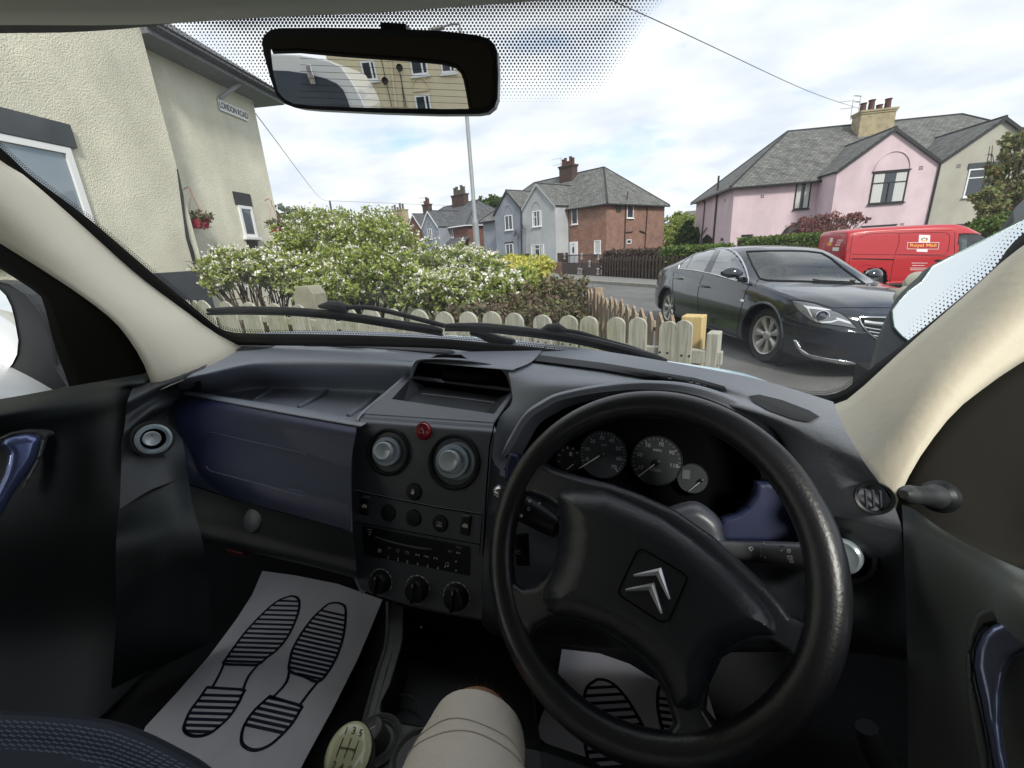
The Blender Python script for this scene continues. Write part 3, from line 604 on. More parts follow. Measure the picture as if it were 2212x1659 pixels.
# hanging baskets
def leaves(b, c, rad, n, sz, rng, flat=0, up=.3, shell=.35):
    for i in range(n):
        while True:
            q = Vector((rng.uniform(-1, 1), rng.uniform(-1, 1), rng.uniform(-1, 1)))
            if shell < q.length < 1: break
        p = Vector((c[0]+q.x*rad[0], c[1]+q.y*rad[1], c[2]+q.z*rad[2]))
        a = Vector((rng.gauss(0, 1), rng.gauss(0, 1), rng.gauss(0, 1)+up)).normalized(); nrm = (q+Vector((rng.gauss(0, .6), rng.gauss(0, .6), rng.gauss(0, .6)+.5)))
        s_ = a.cross(nrm)
        if s_.length < .1: continue
        s_.normalize(); l = sz*rng.uniform(.6, 1.3); w_ = l*.32
        b.add([p, p+a*l*.5+s_*w_, p+a*l, p+a*l*.5-s_*w_], [(0, 1, 2, 3)])
def leafmat(name, cols, tr=.25, rough=.6):
    m = bpy.data.materials.new(name); m.use_nodes = True; t = m.node_tree; b = t.nodes['Principled BSDF']; b.inputs['Roughness'].default_value = rough; b.inputs['Specular IOR Level'].default_value = .3
    g = t.nodes.new('ShaderNodeNewGeometry'); r = t.nodes.new('ShaderNodeValToRGB'); r.color_ramp.interpolation = 'LINEAR'
    while len(r.color_ramp.elements) < len(cols): r.color_ramp.elements.new(.5)
    for i, c in enumerate(cols): r.color_ramp.elements[i].position = i/(len(cols)-1); r.color_ramp.elements[i].color = (*c, 1)
    t.links.new(g.outputs['Random Per Island'], r.inputs[0]); t.links.new(r.outputs[0], b.inputs['Base Color'])
    tl = t.nodes.new('ShaderNodeBsdfTranslucent'); t.links.new(r.outputs[0], tl.inputs[0]); mxs = t.nodes.new('ShaderNodeMixShader'); mxs.inputs[0].default_value = tr
    t.links.new(b.outputs[0], mxs.inputs[1]); t.links.new(tl.outputs[0], mxs.inputs[2]); t.links.new(mxs.outputs[0], t.nodes['Material Output'].inputs[0])
    return m
LEAF = leafmat('bush_leaf', [(.13, .19, .035), (.27, .34, .07), (.38, .43, .12), (.18, .26, .05), (.40, .38, .13)])
LEAFD = leafmat('dark_leaf', [(.03, .06, .012), (.06, .10, .02), (.09, .14, .03)])
FLOW = leafmat('white_blossom', [(.75, .74, .66), (.82, .82, .78), (.70, .62, .58)], .15)
YEL = leafmat('yellow_leaf', [(.58, .52, .10), (.62, .58, .16), (.30, .38, .08)])
REDL = leafmat('copper_leaf', [(.14, .035, .035), (.25, .09, .085), (.34, .17, .15)])
DEAD = leafmat('dead_leaf', [(.12, .075, .055), (.20, .14, .10), (.15, .19, .07), (.08, .06, .045)])
REDG = leafmat('bronze_hedge_leaf', [(.06, .03, .025), (.11, .05, .045), (.07, .07, .03), (.04, .02, .02)])
HEDG = leafmat('green_hedge_leaf', [(.05, .09, .02), (.11, .17, .035), (.17, .24, .05)])
TWIG = mat('twig', (.09, .07, .05), .9)
BASK = mat('magenta_plastic', (.36, .015, .07), .4)
for i, (x, y, d_) in enumerate(((431, 480, 8.9), (599, 492, 10.7))):
    p = P(x, y, d_)
    root = empty('hanging_basket', p-Vector((0, 0, .15)), ['magenta hanging basket on the wall step, between the two wall faces', 'magenta hanging basket at the far corner, above the flowering bush'][i], 'hanging basket', 'hanging baskets on the cream house')
    B().lathe(p, (0, 0, 1), [(0, -.13), (.14, -.12), (.19, .02), (.2, .06), (.18, .06), (0, .03)], 14).build('pot', BASK, root)
    bb = B(); leaves(bb, p+Vector((0, 0, .1)), (.27, .27, .1), 260, .08, random.Random(i)); leaves(bb, p+Vector((.2, -.05, .0)), (.12, .1, .16), 60, .07, random.Random(i+9)); bb.build('plants', leafmat('basket_leaf', [(.05, .08, .02), (.12, .15, .06), (.3, .12, .16)]), root, smooth=False)
    bb = B(); tp = p+Vector((-.02, 0, .55))
    for t in range(3): bb.tube([tp, p+Vector((.19*math.cos(t*2.1), .19*math.sin(t*2.1), .06))], .005, 4)
    bb.tube([tp, tp+Vector((0, 0, .08)), tp+Vector((-.06, 0, .13)), tp+Vector((-.2, 0, .1))], .01, 5); bb.build('hanger', mat('copper_chain', (.35, .15, .08), .5), root)
# ------------------------------------------------------------------ vegetation
def twigs(b, base, c, rad, n, r, rng, depth=2):
    for i in range(n):
        q = Vector((rng.gauss(0, .5), rng.gauss(0, .5), rng.uniform(-.2, .9))); e_ = Vector((c[0]+q.x*rad[0], c[1]+q.y*rad[1], c[2]+q.z*rad[2]*.8))
        s_ = Vector(base)+Vector((rng.gauss(0, .12)*rad[0], rng.gauss(0, .12)*rad[1], 0)); m_ = s_.lerp(e_, .5)+Vector((rng.gauss(0, .1), rng.gauss(0, .1), rng.gauss(0, .08)))
        pts = cr1([s_, m_, e_], 4); b.tube(pts, [r*(1-.8*k/len(pts)) for k in range(len(pts))], 5)
        for k in range(depth):
            p = pts[rng.randrange(2, len(pts))]; d_ = Vector((rng.gauss(0, 1), rng.gauss(0, 1), rng.gauss(.5, .7))).normalized()*rng.uniform(.15, .4)*max(rad); b.tube([p, p+d_*.5+Vector((0, 0, .05)), p+d_], [r*.45, r*.3, r*.12], 4)
def bush(name, label, cat, blobs, lm, fm=None, n=1800, sz=.07, fl=300, fs=.05, seed=1, group=None, base=None, tw=14, shell=.45, twr=.02):
    """blobs: (px, py, depth, rx, rz) picture centre, metres radii"""
    rng = random.Random(seed); cs = []
    for (x, y, d_, rx, rz) in blobs: c = P(x, y, d_); cs.append((c, (rx, rx*.9, rz)))
    bx = base or Vector((sum(c.x for c, _ in cs)/len(cs), sum(c.y for c, _ in cs)/len(cs), 0))
    root = empty(name, bx, label, cat, group); b = B(); t = B(); f = B(); tot = sum(r[0]*r[0] for _, r in cs)
    for c, r in cs:
        k = int(n*r[0]*r[0]/tot)
        # clumpy: leaves gathered in small tufts on the blob's shell
        for j in range(max(6, k//26)):
            q = Vector((rng.gauss(0, 1), rng.gauss(0, 1), rng.gauss(.15, 1))).normalized()*rng.uniform(shell, 1.06)
            tc_ = (c.x+q.x*r[0], c.y+q.y*r[1], c.z+q.z*r[2]); tr_ = rng.uniform(.12, .24)*max(r[0], .5)*.62
            leaves(b, tc_, (tr_, tr_, tr_*.8), 26, sz, rng, shell=.1)
            if fm and rng.random() < .8:
                for m_ in range(max(1, int(fl*r[0]*r[0]/tot/max(6, k//26)))):
                    o_ = Vector((rng.gauss(0, tr_*.6), rng.gauss(0, tr_*.6), abs(rng.gauss(0, tr_*.5)))); fc = Vector(tc_)+o_+q*.04
                    for w_ in range(4): leaves(f, fc, (.018, .018, .018), 1, fs*1.1, rng, shell=0)
        twigs(t, (bx.x*.6+c.x*.4, bx.y*.6+c.y*.4, 0), c, r, max(3, int(tw*r[0]*r[0]/tot)+2), twr, rng)
    b.build('foliage', lm, root, smooth=False); t.build('stem', TWIG, root)
    if fm: f.build('blossom', fm, root, smooth=False)
    return root
bush('flowering_bush', 'largest rounded bush dotted with white blossom, in the middle behind the pickets', 'bush',
     [(700, 530, 8.2, .95, .65), (790, 530, 8.0, .95, .62), (850, 560, 7.6, .7, .7), (640, 560, 7.6, .5, .5), (760, 590, 7.2, .9, .45), (880, 610, 7.0, .55, .42), (700, 620, 6.7, .6, .3)], LEAF, FLOW, 46000, .062, 4600, .037, 3, tw=90)
bush('flowering_bush', 'spreading white flowering bush at the left, against the dark plinth', 'bush',
     [(500, 575, 7.0, .5, .26), (560, 575, 6.9, .45, .26), (470, 600, 6.6, .28, .22), (600, 590, 6.8, .5, .3), (650, 600, 6.8, .4, .3)], LEAF, FLOW, 18000, .06, 2300, .036, 4, tw=60)
bush('flowering_bush', 'low white flowering bush right of the big one, reaching to the yellow shrub', 'bush',
     [(930, 590, 7.2, .6, .42), (1000, 580, 7.4, .5, .4), (1040, 605, 6.6, .45, .4), (960, 630, 6.0, .5, .3), (1080, 640, 5.8, .35, .28), (1030, 570, 7.8, .35, .3)], LEAF, FLOW, 30000, .06, 4600, .037, 5, tw=50)
bush('yellow_shrub', 'small shrub with bright yellow leaves between the flowering bush and brown one', 'shrub',
     [(1110, 578, 8.0, .5, .22), (1158, 580, 8.2, .38, .2), (1075, 585, 7.9, .4, .2), (1120, 600, 7.4, .3, .2)], YEL, None, 8500, .07, 0, 0, 6)
bush('green_shrub', 'leggy green shrub under the yellow leaves', 'shrub', [(1120, 620, 7.0, .4, .25), (1180, 635, 6.6, .25, .2)], LEAF, None, 2600, .08, 0, 0, 16)
bush('withered_shrub', 'brown withered shrub beside the fence corner', 'shrub',
     [(1180, 650, 6.0, .45, .3), (1230, 640, 6.3, .35, .3), (1130, 655, 5.6, .3, .25), (1240, 675, 5.6, .25, .2), (1090, 680, 5.0, .35, .2), (1010, 690, 4.8, .4, .15), (1170, 690, 5.0, .3, .2)], DEAD, None, 11000, .06, 0, 0, 7, tw=160, shell=.1, twr=.012)
bush('acer_shrub', 'copper leaved ornamental maple in front of the pink house', 'shrub',
     [(1775, 478, 24, 1.15, .5), (1730, 500, 24, .8, .6), (1830, 475, 24.5, 1.0, .3), (1755, 495, 23.5, .9, .4), (1790, 500, 24, .9, .4)], REDL, None, 4600, .14, 0, 0, 8, shell=.2, tw=160, twr=.035)
bush('garden_tree', 'green leafed tree overhanging the white window at the right edge', 'tree',
     [(2190, 360, 17, .9, .9), (2215, 430, 17, 1.1, 1.0), (2150, 420, 17, .8, .5), (2175, 320, 17, .5, .5), (2140, 455, 16.5, .6, .4), (2230, 300, 17, .7, .7)], leafmat('tree_leaf', [(.11, .16, .04), (.20, .25, .08), (.22, .15, .08), (.29, .32, .14)]), None, 7500, .16, 0, 0, 9, shell=.2, tw=80, twr=.04)
bush('laurel_shrub', 'bright green shrub behind the red van cab', 'shrub', [(2150, 492, 15, .9, .35), (2190, 480, 15, .7, .3)], HEDG, None, 4000, .13, 0, 0, 10)
bush('conifer', 'rounded conical evergreen left of the pink house', 'shrub', [(1487, 522, 40, 1.3, 1.2), (1487, 508, 40, .8, 1.2), (1488, 495, 40, .4, .7)], LEAFD, None, 6000, .22, 0, 0, 11)
bush('garden_shrub', 'green bushes between the brick house and the conifer', 'shrub', [(1450, 500, 50, 1.8, 1.6), (1470, 480, 52, 1.5, 1.2), (1440, 520, 47, 1.2, 1.2)], LEAF, None, 6000, .28, 0, 0, 12)
bush('tree', 'dark tree tops just showing above the far slate roof', 'tree', [(1055, 447, 75, 3.0, 1.6), (1040, 455, 75, 3.0, 1.5)], LEAFD, None, 4000, .5, 0, 0, 13, tw=10)
bush('garden_shrub', 'small green shrub below the blue grey gable windows', 'shrub', [(1110, 568, 30, 1.3, .5), (1135, 572, 28, .8, .4)], LEAF, None, 3500, .2, 0, 0, 14)
bush('lampside_tree', 'pale feathery shrub beyond the cream house corner', 'shrub', [(612, 475, 13.5, .45, .45), (630, 465, 13.5, .3, .3)], leafmat('pale_leaf', [(.22, .26, .15), (.35, .38, .28)]), None, 2200, .08, 0, 0, 15)
# grass tufts stuff in the garden
rng = random.Random(5); b = B()
for i in range(9000):
    x_ = rng.uniform(-12, -.6); y_ = rng.uniform(2.0, 9.5)
    if y_ < 2.45+(-x_)*.33: continue
    h_ = rng.uniform(.04, .16); a = Vector((rng.gauss(0, .05), rng.gauss(0, .05), h_)); s_ = Vector((rng.uniform(-1, 1), rng.uniform(-1, 1), 0)).normalized()*.008; p = Vector((x_, y_, .0))
    b.add([p-s_, p+s_, p+a], [(0, 1, 2)])
tag(b.build('grass', leafmat('grass_blade', [(.08, .13, .02), (.20, .26, .05), (.26, .28, .10)]), None, smooth=False), 'rough tufts of grass and weeds under the bushes', 'grass', kind='stuff')
# hedges
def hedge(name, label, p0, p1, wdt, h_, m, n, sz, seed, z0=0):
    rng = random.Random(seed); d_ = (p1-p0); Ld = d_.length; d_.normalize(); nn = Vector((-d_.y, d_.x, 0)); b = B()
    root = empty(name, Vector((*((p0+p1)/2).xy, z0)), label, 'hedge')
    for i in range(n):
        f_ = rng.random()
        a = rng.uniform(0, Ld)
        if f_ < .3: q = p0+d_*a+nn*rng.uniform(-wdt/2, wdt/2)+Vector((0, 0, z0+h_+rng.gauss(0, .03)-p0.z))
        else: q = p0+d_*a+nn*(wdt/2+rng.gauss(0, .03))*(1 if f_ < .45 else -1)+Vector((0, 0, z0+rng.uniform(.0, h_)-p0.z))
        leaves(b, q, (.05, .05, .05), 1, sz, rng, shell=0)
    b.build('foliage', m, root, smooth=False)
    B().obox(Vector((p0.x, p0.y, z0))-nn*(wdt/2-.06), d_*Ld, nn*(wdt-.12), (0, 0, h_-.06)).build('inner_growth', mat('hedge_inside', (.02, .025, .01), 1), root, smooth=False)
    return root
def vplane_pt(x, y, o_, d_): return PL(x, y, o_, Vector((-d_.y, d_.x, 0)))
# far fence + hedge along the pavement
fb0 = D(1294, 596, -1.38); fb1 = D(1424, 604, -1.38); fd = (fb1-fb0); fd.z = 0; fd.normalize()
fn = Vector((-fd.y, fd.x, 0)); fn = fn if fn.y > 0 else -fn
ht = PL(1330, 546, fb0+fn*.6, fn).z
q0 = fb0+fn*.7; e1 = fb0+fd*5.0+fn*.7
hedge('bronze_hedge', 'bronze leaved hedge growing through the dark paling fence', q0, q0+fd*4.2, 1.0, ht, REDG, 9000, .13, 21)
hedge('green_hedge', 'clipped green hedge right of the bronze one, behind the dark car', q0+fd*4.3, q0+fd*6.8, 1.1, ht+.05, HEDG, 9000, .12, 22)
root = empty('paling_fence', Vector((fb0.x, fb0.y, .1)), 'dark pointed paling fence along the far pavement', 'fence'); bb = B(); pb = B()
nf = 34; Lf = 7.6
for i in range(nf):
    p = fb0+fd*(Lf*i/nf); h_ = (ht-.25)*(1+.03*math.sin(i*1.7))
    x = fd*.11; pl = B(); pl.poly([p, p+x, p+x+Zv*(h_-.08), p+x*.5+Zv*h_, p+Zv*(h_-.08)], .03, fn); pl.build('paling', WOODD, root, smooth=False, recalc=True)
for z_ in (.3, ht*.6): bb.obox(fb0+fn*.035+Zv*z_, fd*Lf, fn*.04, Zv*.08)
bb.build('rail', WOODD, root, smooth=False)
# iron gates with railings left of the fence
g0 = PL(*z3(838, 1400), fb0, fn); g1 = PL(*z3(1212, 1400), fb0, fn); gd = (g1-g0).dot(fd)
gz0 = .12; gzt = PL(*z3(1000, 1262), fb0, fn).z; gzm = PL(*z3(1000, 1345), fb0, fn).z
root = empty('double_gate', Vector((g0.x, g0.y, gz0)), 'dark brown double gate with iron railings on top and white scroll ornaments', 'gate')
gp = B(); gs = Vector((g0.x, g0.y, 0))
for k in (0, 1):
    s_ = gs+fd*(gd*.48*k+gd*.02*k)
    B().obox(s_+Zv*gz0, fd*gd*.47, fn*.05, Zv*(gzm-gz0)).build('gate_leaf', mat('gate_brown', (.065, .04, .035), .6, var=.2), root, smooth=False)
    for i in range(14): gp.tube([s_+fd*(gd*.47*i/13)+Zv*gzm, s_+fd*(gd*.47*i/13)+Zv*gzt], .018, 5)
    gp.tube([s_+Zv*(gzt-.04), s_+fd*gd*.47+Zv*(gzt-.04)], .025, 5)
gp.build('railings', BLACKP, root)
for (x, y) in ((857, 1280), (1025, 1280), (1190, 1280), (1103, 1355), (1185, 1430), (1022, 1430), (995, 1425)):
    p = PL(*z3(x, y), fb0-fn*.06, fn); o_ = B()
    for s_ in (-1, 1):
        for v_ in (-1, 1): o_.tube([p+fd*s_*(.06+.05*math.cos(t))+Zv*v_*(.08+.07*math.sin(t)) for t in np.linspace(0, 5, 9)], .014, 4)
    o_.build('scroll', mat('scroll_white', (.55, .5, .48), .5), root)
# low brick garden walls left of gate
w0 = PL(*z3(655, 1350), fb0, fn); 
root = B().obox(Vector((w0.x, w0.y, 0)), fd*((g0-w0).dot(fd)-.05), fn*.25, Zv*(gzm+.0)).build('garden_wall', BRICK, None, smooth=False, uvf=HA.uvA()); tag(root, 'low red brick garden wall left of the double gate', 'wall')
a0, z0 = HA.A(787, 1250, -pA-1.5); a1, _ = HA.A(890, 1250, -pA-1.5)
B().obox(HA.pt(a1, -pA-1.5, 0), uA*(a0-a1), vA*.08, Zv*z0).build('side_panel', WOODD, None, smooth=False); tag(bpy.data.objects['side_panel'], 'dark timber screen beside the grey gable', 'screen')
a0, z0 = HA.A(430, 1258, -pA-1.5); a1, _ = HA.A(512, 1258, -pA-1.5)
o = B().obox(HA.pt(min(a0, a1), -pA-1.5, 0), uA*abs(a0-a1), vA*.08, Zv*z0).build('low_screen', WOODD, None, smooth=False); tag(o, 'low dark timber screen under the drainpipe between the two gables', 'screen')
p = HA.pt(*[HA.A(175, 1300, -pA-4)[0]], -pA-4, 0); zz_ = HA.A(175, 1285, -pA-4)[1]
bb = B(); bb.obox(p, uA*.7, vA*.3, Zv*(zz_-.1)); bb.lathe(p+uA*.35+vA*.15+Zv*(zz_-.12), vA, [(0, -.12), (.33, -.12), (.33, .12), (0, .12)], 16)
bb.obox(p-uA*2.6, uA*2.55, vA*.25, Zv*(zz_-.3)); tag(bb.build('round_topped_wall', BRICK, None, smooth=False, uvf=HA.uvA()), 'brick wall with round topped pier below the blue grey house', 'wall')
# neat hedge in front of the pink house
hp0 = PL(1600, 545, P(1600, 545, 20), vP); 
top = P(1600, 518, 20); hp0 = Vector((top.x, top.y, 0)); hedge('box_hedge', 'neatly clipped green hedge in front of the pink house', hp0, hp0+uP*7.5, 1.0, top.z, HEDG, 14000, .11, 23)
# ------------------------------------------------------------------ picket fence in front of the bonnet
f1 = Zp(1505, 694, 1.12); f0 = Zp(500, 652, 1.12); fdv = (f0-f1); fdv.z = 0; fL = fdv.length; fdv.normalize(); fnn = Vector((-fdv.y, fdv.x, 0)); fnn = fnn if fnn.y > 0 else -fnn
root = empty('picket_fence', Vector((f1.x, f1.y, 0)), 'weathered grey green picket fence with rounded tops in front of the bonnet', 'fence')
pxs = [1462, 1412, 1386-23+0, 1320, 1270, 1222, 1167, 1113, 1061, 1006, 955, 905, 850, 800, 745, 692, 641, 588, 535, 482, 433]
pxs = [1485, 1437, 1381, 1327, 1272, 1222, 1168, 1114, 1060, 1006, 952, 900, 848, 797, 745, 694, 642, 587, 535, 484, 434]
def picket(c, wd, ht, m, par, rnd=1, th=.02, tilt=0):
    n_ = 12; pts = [c-fdv*wd/2-Zv*0, c+fdv*wd/2]; up = Zv+fdv*tilt
    if rnd: pts += [c+up*(ht-wd*.42)+fdv*(wd/2*math.cos(t))+Zv*(wd*.42*math.sin(t)) for t in np.linspace(0, math.pi, n_)]
    else: pts += [c+fdv*wd/2+up*(ht-.07), c+up*ht, c-fdv*wd/2+up*(ht-.07)]
    return B().poly(pts, th, fnn).build('picket', m, par, smooth=False, recalc=True, bevel=.003)
rng = random.Random(2)
tops = []
for i, x in enumerate(pxs):
    y = 652+(x-500)*(694-652)/1005+(3 if i == 0 else 0)
    t_ = PL(x, y, f1, fnn); tops.append(t_); wd = .74*(abs((PL(x+26, y, f1, fnn)-PL(x-26, y, f1, fnn)).dot(fdv)))
    picket(Vector((t_.x, t_.y, .05)), wd, t_.z-.05+rng.uniform(-.008, .008), WOOD, root, tilt=rng.uniform(-.02, .02))
    for s_ in (-1, 1): B().lathe(Vector((t_.x, t_.y, t_.z-.17))+fdv*s_*wd*.22-fnn*.001, -fnn, [(0, .002), (.006, .001)], 8).build('nail', BLACKP, root)
for k in range(6):      # extra pickets continuing to the left behind the pillar
    c = tops[-1]+fdv*.27*(k+1); picket(Vector((c.x, c.y, .05)), .19, 1.07, WOOD, root)
for z_ in (.90, .42):
    b = B(); b.obox(Vector((f1.x, f1.y, z_))-fdv*.12+fnn*.022, fdv*(fL+2.6), fnn*.04, Zv*.07); b.build('rail', WOOD, root, smooth=False, bevel=.004)
B().obox(Vector((f1.x, f1.y, 0))-fdv*.10+fnn*.02, fdv*.055, fnn*.09, Zv*1.06).build('post', WOOD, root, smooth=False, bevel=.005)
p = tops[0]; q = PL(1489, 684, f1+fnn*.12, fnn); B().obox(Vector((q.x, q.y, 0))-fdv*.065, fdv*.105, fnn*.10, Zv*q.z).build('post', WOODG, root, smooth=False, bevel=.004)
# brown side fence running away from the corner
root = empty('pointed_fence', Vector((q.x, q.y, 0)), 'older brown pointed picket fence running from the yellow post towards the road', 'fence')
A0 = P(1490, 700, 2.75); A1 = P(1262, 622, 6.4)
A0.z = A0.z; sd_ = (A1-A0); n_ = 17
for i in range(n_):
    t = (i+.3)/n_; c = A0.lerp(A1, t); hd = Vector((sd_.x, sd_.y, 0)).normalized(); sn = Vector((-hd.y, hd.x, 0))
    wd = .12; h_ = c.z+rng.uniform(-.03, .03); bs = Vector((c.x, c.y, 0)); cut = rng.uniform(.3, .7)
    pts = [bs-hd*wd/2, bs+hd*wd/2, bs+hd*wd/2+Zv*(h_-.07), bs+hd*wd*(cut-.5)+Zv*h_, bs-hd*wd/2+Zv*(h_-.06)]
    B().poly(pts, .02, sn).build('picket', WOODB, root, smooth=False, recalc=True)
for dz in (.13, .45):
    a_ = A0-Zv*dz; b_ = A1-Zv*dz*.8; bb = B(); bb.tube([a_-sn*.04, b_-sn*.04], .04, 4); bb.build('rail', wood('pale_rail', (.40, .36, .27), .25, .2), root, smooth=False)
q = P(1303, 648, 5.4); B().obox(Vector((q.x, q.y, 0)), hd*.1, sn*.1, Zv*(q.z+.15)).build('post', WOODB, root, smooth=False)
# stone block among the stems
c = P(655, 640, 5.4); b = B(); b.poly([c+Vector((-.17, 0, -.5)), c+Vector((.17, 0, -.5)), c+Vector((.17, 0, .02)), c+Vector((.1, 0, .12)), c+Vector((-.1, 0, .12)), c+Vector((-.17, 0, 0))], .22, (0, 1, 0))
tag(b.build('stone_pillar', STONE, None, smooth=False, recalc=True, bevel=.012), 'small weathered stone pillar standing under the flowering bush', 'stone pillar')
# ------------------------------------------------------------------ lamp posts, pole, wires
def pole(name, label, x, ybase, ytop, d_, r0_, r1_, m, cat='lamp post', head=True):
    b0 = P(x, ybase, d_); bs = Vector((b0.x, b0.y, 0)); 
    zt = PL(x-20, ytop, bs, Vector((fw.x, fw.y, 0)).normalized()).z
    root = empty(name, bs, label, cat); zm = 3.9 if r0_ > .08 else 1
    if r0_ > .08:
        B().lathe(bs, (0, 0, 1), [(r0_, 0), (r0_, zm-1.0), (r0_*.98, zm-.95), (r1_, zm-.8), (r1_*.8, zt)], 16).build('column', m, root)
        B().obox(bs+Vector((-.1, -r0_-.01, .5)), (.2, 0, 0), (0, .02, 0), (0, 0, .6)).build('access_door', m, root, smooth=False)
    else: B().lathe(bs, (0, 0, 1), [(r0_, 0), (r1_, zt)], 10).build('column', m, root)
    if head:
        tp = bs+Zv*zt; B().tube([tp, tp+Vector((0, 0, .15)), tp+Vector((-.3, 0, .22)), tp+Vector((-.9, 0, .22))], .04, 8).build('bracket', m, root)
        B().box(tp+Vector((-1.1, 0, .2)), (.7, .25, .12)).build('lantern', mat('lantern_grey', (.3, .3, .3), .5), root, bevel=.03)
    return root, bs+Zv*zt
pole('street_lamp', 'tall pale grey steel lamp post rising behind the rear view mirror', 1033, 560, 60, 21, .15, .095, GALV)
pole('street_lamp', 'distant lamp post with a flat lantern beside the cream house corner', 600, 500, 446, 26, .07, .05, GALV)
_, tp = pole('telegraph_pole', 'far dark wooden telegraph pole above the flowering bush', 727, 520, 434, 60, .18, .14, WOODD, 'pole', False)
def wire(label, pts, r): tag(B().tube(cr1(pts, 8), r, 5).build('overhead_wire', GUT, None), label, 'wire')
e_ = P(1868, 238, 33); s_ = P(1400, 36, 11); m_ = (e_+s_)/2-Zv*.22
wire('overhead cable slanting down to the pink house chimney', [s_+(s_-e_)*.3, s_, m_, e_], .012)
wire('thin cable from the cream house gable down to the far pole', [hL(552, 245), (hL(552, 245)+tp)/2-Zv*.8, tp], .012)
wire('faint cable running right from the far pole', [tp, tp+Vector((30, 25, -2.4))], .02)
# ================================================================== VEHICLES
CHROME = mat('chrome', (.62, .64, .66), .12, metal=1)
TYRE = mat('tyre_rubber', (.018, .018, .018), .85, bump=.3, bscale=60)
ALLOY = mat('silver_alloy', (.50, .49, .46), .3, metal=.6, var=.08)
BLACKPAINT = mat('black_car_paint', (.009, .013, .022), .12, coat=.7, spec=.5, bump=.02, bscale=3)
REDPAINT = mat('red_van_paint', (.42, .012, .018), .3, coat=.5)
WHITEPAINT = mat('white_car_paint', (.72, .73, .73), .25, coat=.6)
CARDARK = mat('car_cabin_dark', (.022, .024, .028), .8)
CARGL = glass('sedan_glass', (.66, .72, .72), .13, 0, 1.1)
SIDEGL = glass('tinted_side_glass', (.40, .45, .47), .36, 0, 1.0)
VANGL = glass('cab_glass', (.6, .66, .66), .12, 0, .5)
SEAM = mat('panel_gap', (.002, .002, .002), .9)
LAMPGL = mat('headlamp_clear', (.16, .17, .19), .08, metal=.35, coat=1)
LAMPW = mat('headlamp_reflector', (.75, .76, .78), .15, metal=.5, coat=1)
REDLAMP = mat('red_lamp', (.35, .01, .015), .15, coat=1)
def body_loft(root, st, cy, m, name='body', nx=150, k=6, holes=None, hub=None, ar=.37, Mw=None):
    """st: stations (x, [(half_width, z) ...]) ; hub: list of (x, z) for wheel openings"""
    xs = [s_[0] for s_ in st]; n = len(st[0][1]); rows = []
    for i in range(len(st)):
        half = [Vector((st[i][0], -y, z)) for y, z in st[i][1]]          # near side (right, -y)
        full = half[::-1][:-1] if False else None
        prof = cr1(half, k); mir = [Vector((p.x, -p.y, p.z)) for p in reversed(prof)]
        rows.append([Vector((p.x, p.y+cy, p.z)) for p in prof+mir[1:]])
    m_ = len(rows[0]); cols = [resample_x(cr1([r[j] for r in rows], 10), nx) for j in range(m_)]
    vs = []; fs = []
    for i in range(nx):
        for j in range(m_): vs.append(cols[j][i])
    for i in range(nx-1):
        for j in range(m_-1): fs.append((i*m_+j, i*m_+j+1, (i+1)*m_+j+1, (i+1)*m_+j))
    fs.append(tuple(range(m_))); fs.append(tuple(reversed([(nx-1)*m_+j for j in range(m_)])))
    bm = bmesh.new(); V_ = [bm.verts.new(v) for v in vs]
    for f in fs:
        try: bm.faces.new([V_[i] for i in f])
        except ValueError: pass
    bmesh.ops.recalc_face_normals(bm, faces=bm.faces)
    full = bm.copy(); full.verts.ensure_lookup_table()
    fv = [Mw @ v.co for v in full.verts]; full.verts.index_update(); ff = [[v.index for v in f.verts] for f in full.faces]; bvh = BVHTree.FromPolygons(fv, ff); full.free()
    hw = max(p[0] for s_ in st for p in s_[1]); dele = []
    for f in bm.faces:
        c = f.calc_center_median()
        if hub and abs(c.y-cy) > hw*.62:
            if any((c.x-a)**2+(c.z-b_)**2 < ar*ar and c.z < b_+ar for a, b_ in hub): dele.append(f); continue
        if holes:
            p = Mw @ c; d_ = p-EYE; z = d_.dot(fw); px = (CX+F*d_.dot(RT)/z, CY-F*d_.dot(UP)/z)
            nr = (Mw.to_3x3() @ f.normal)
            for h_ in holes:
                if nr.dot(d_) < 0 and inpoly(px, h_): dele.append(f); break
    bmesh.ops.delete(bm, geom=dele, context='FACES')
    me = bpy.data.meshes.new(name); bm.to_mesh(me); bm.free(); me.materials.append(m); me.shade_smooth(); me.set_sharp_from_angle(angle=R_(50))
    o = bpy.data.objects.new(name, me); COL.objects.link(o); o.parent = root
    return o, bvh
def resample_x(ps, n):
    x0, x1 = ps[0].x, ps[-1].x; o = []; j = 0
    for k in range(n):
        x = x0+(x1-x0)*k/(n-1)
        while j < len(ps)-2 and ps[j+1].x < x: j += 1
        t = (x-ps[j].x)/max(ps[j+1].x-ps[j].x, 1e-6); o.append(ps[j].lerp(ps[j+1], min(max(t, 0), 1)))
    return o
def inpoly(p, poly):
    x, y = p; c = False; n = len(poly); j = n-1
    for i in range(n):
        if (poly[i][1] > y) != (poly[j][1] > y) and x < (poly[j][0]-poly[i][0])*(y-poly[i][1])/(poly[j][1]-poly[i][1])+poly[i][0]: c = not c
        j = i
    return c
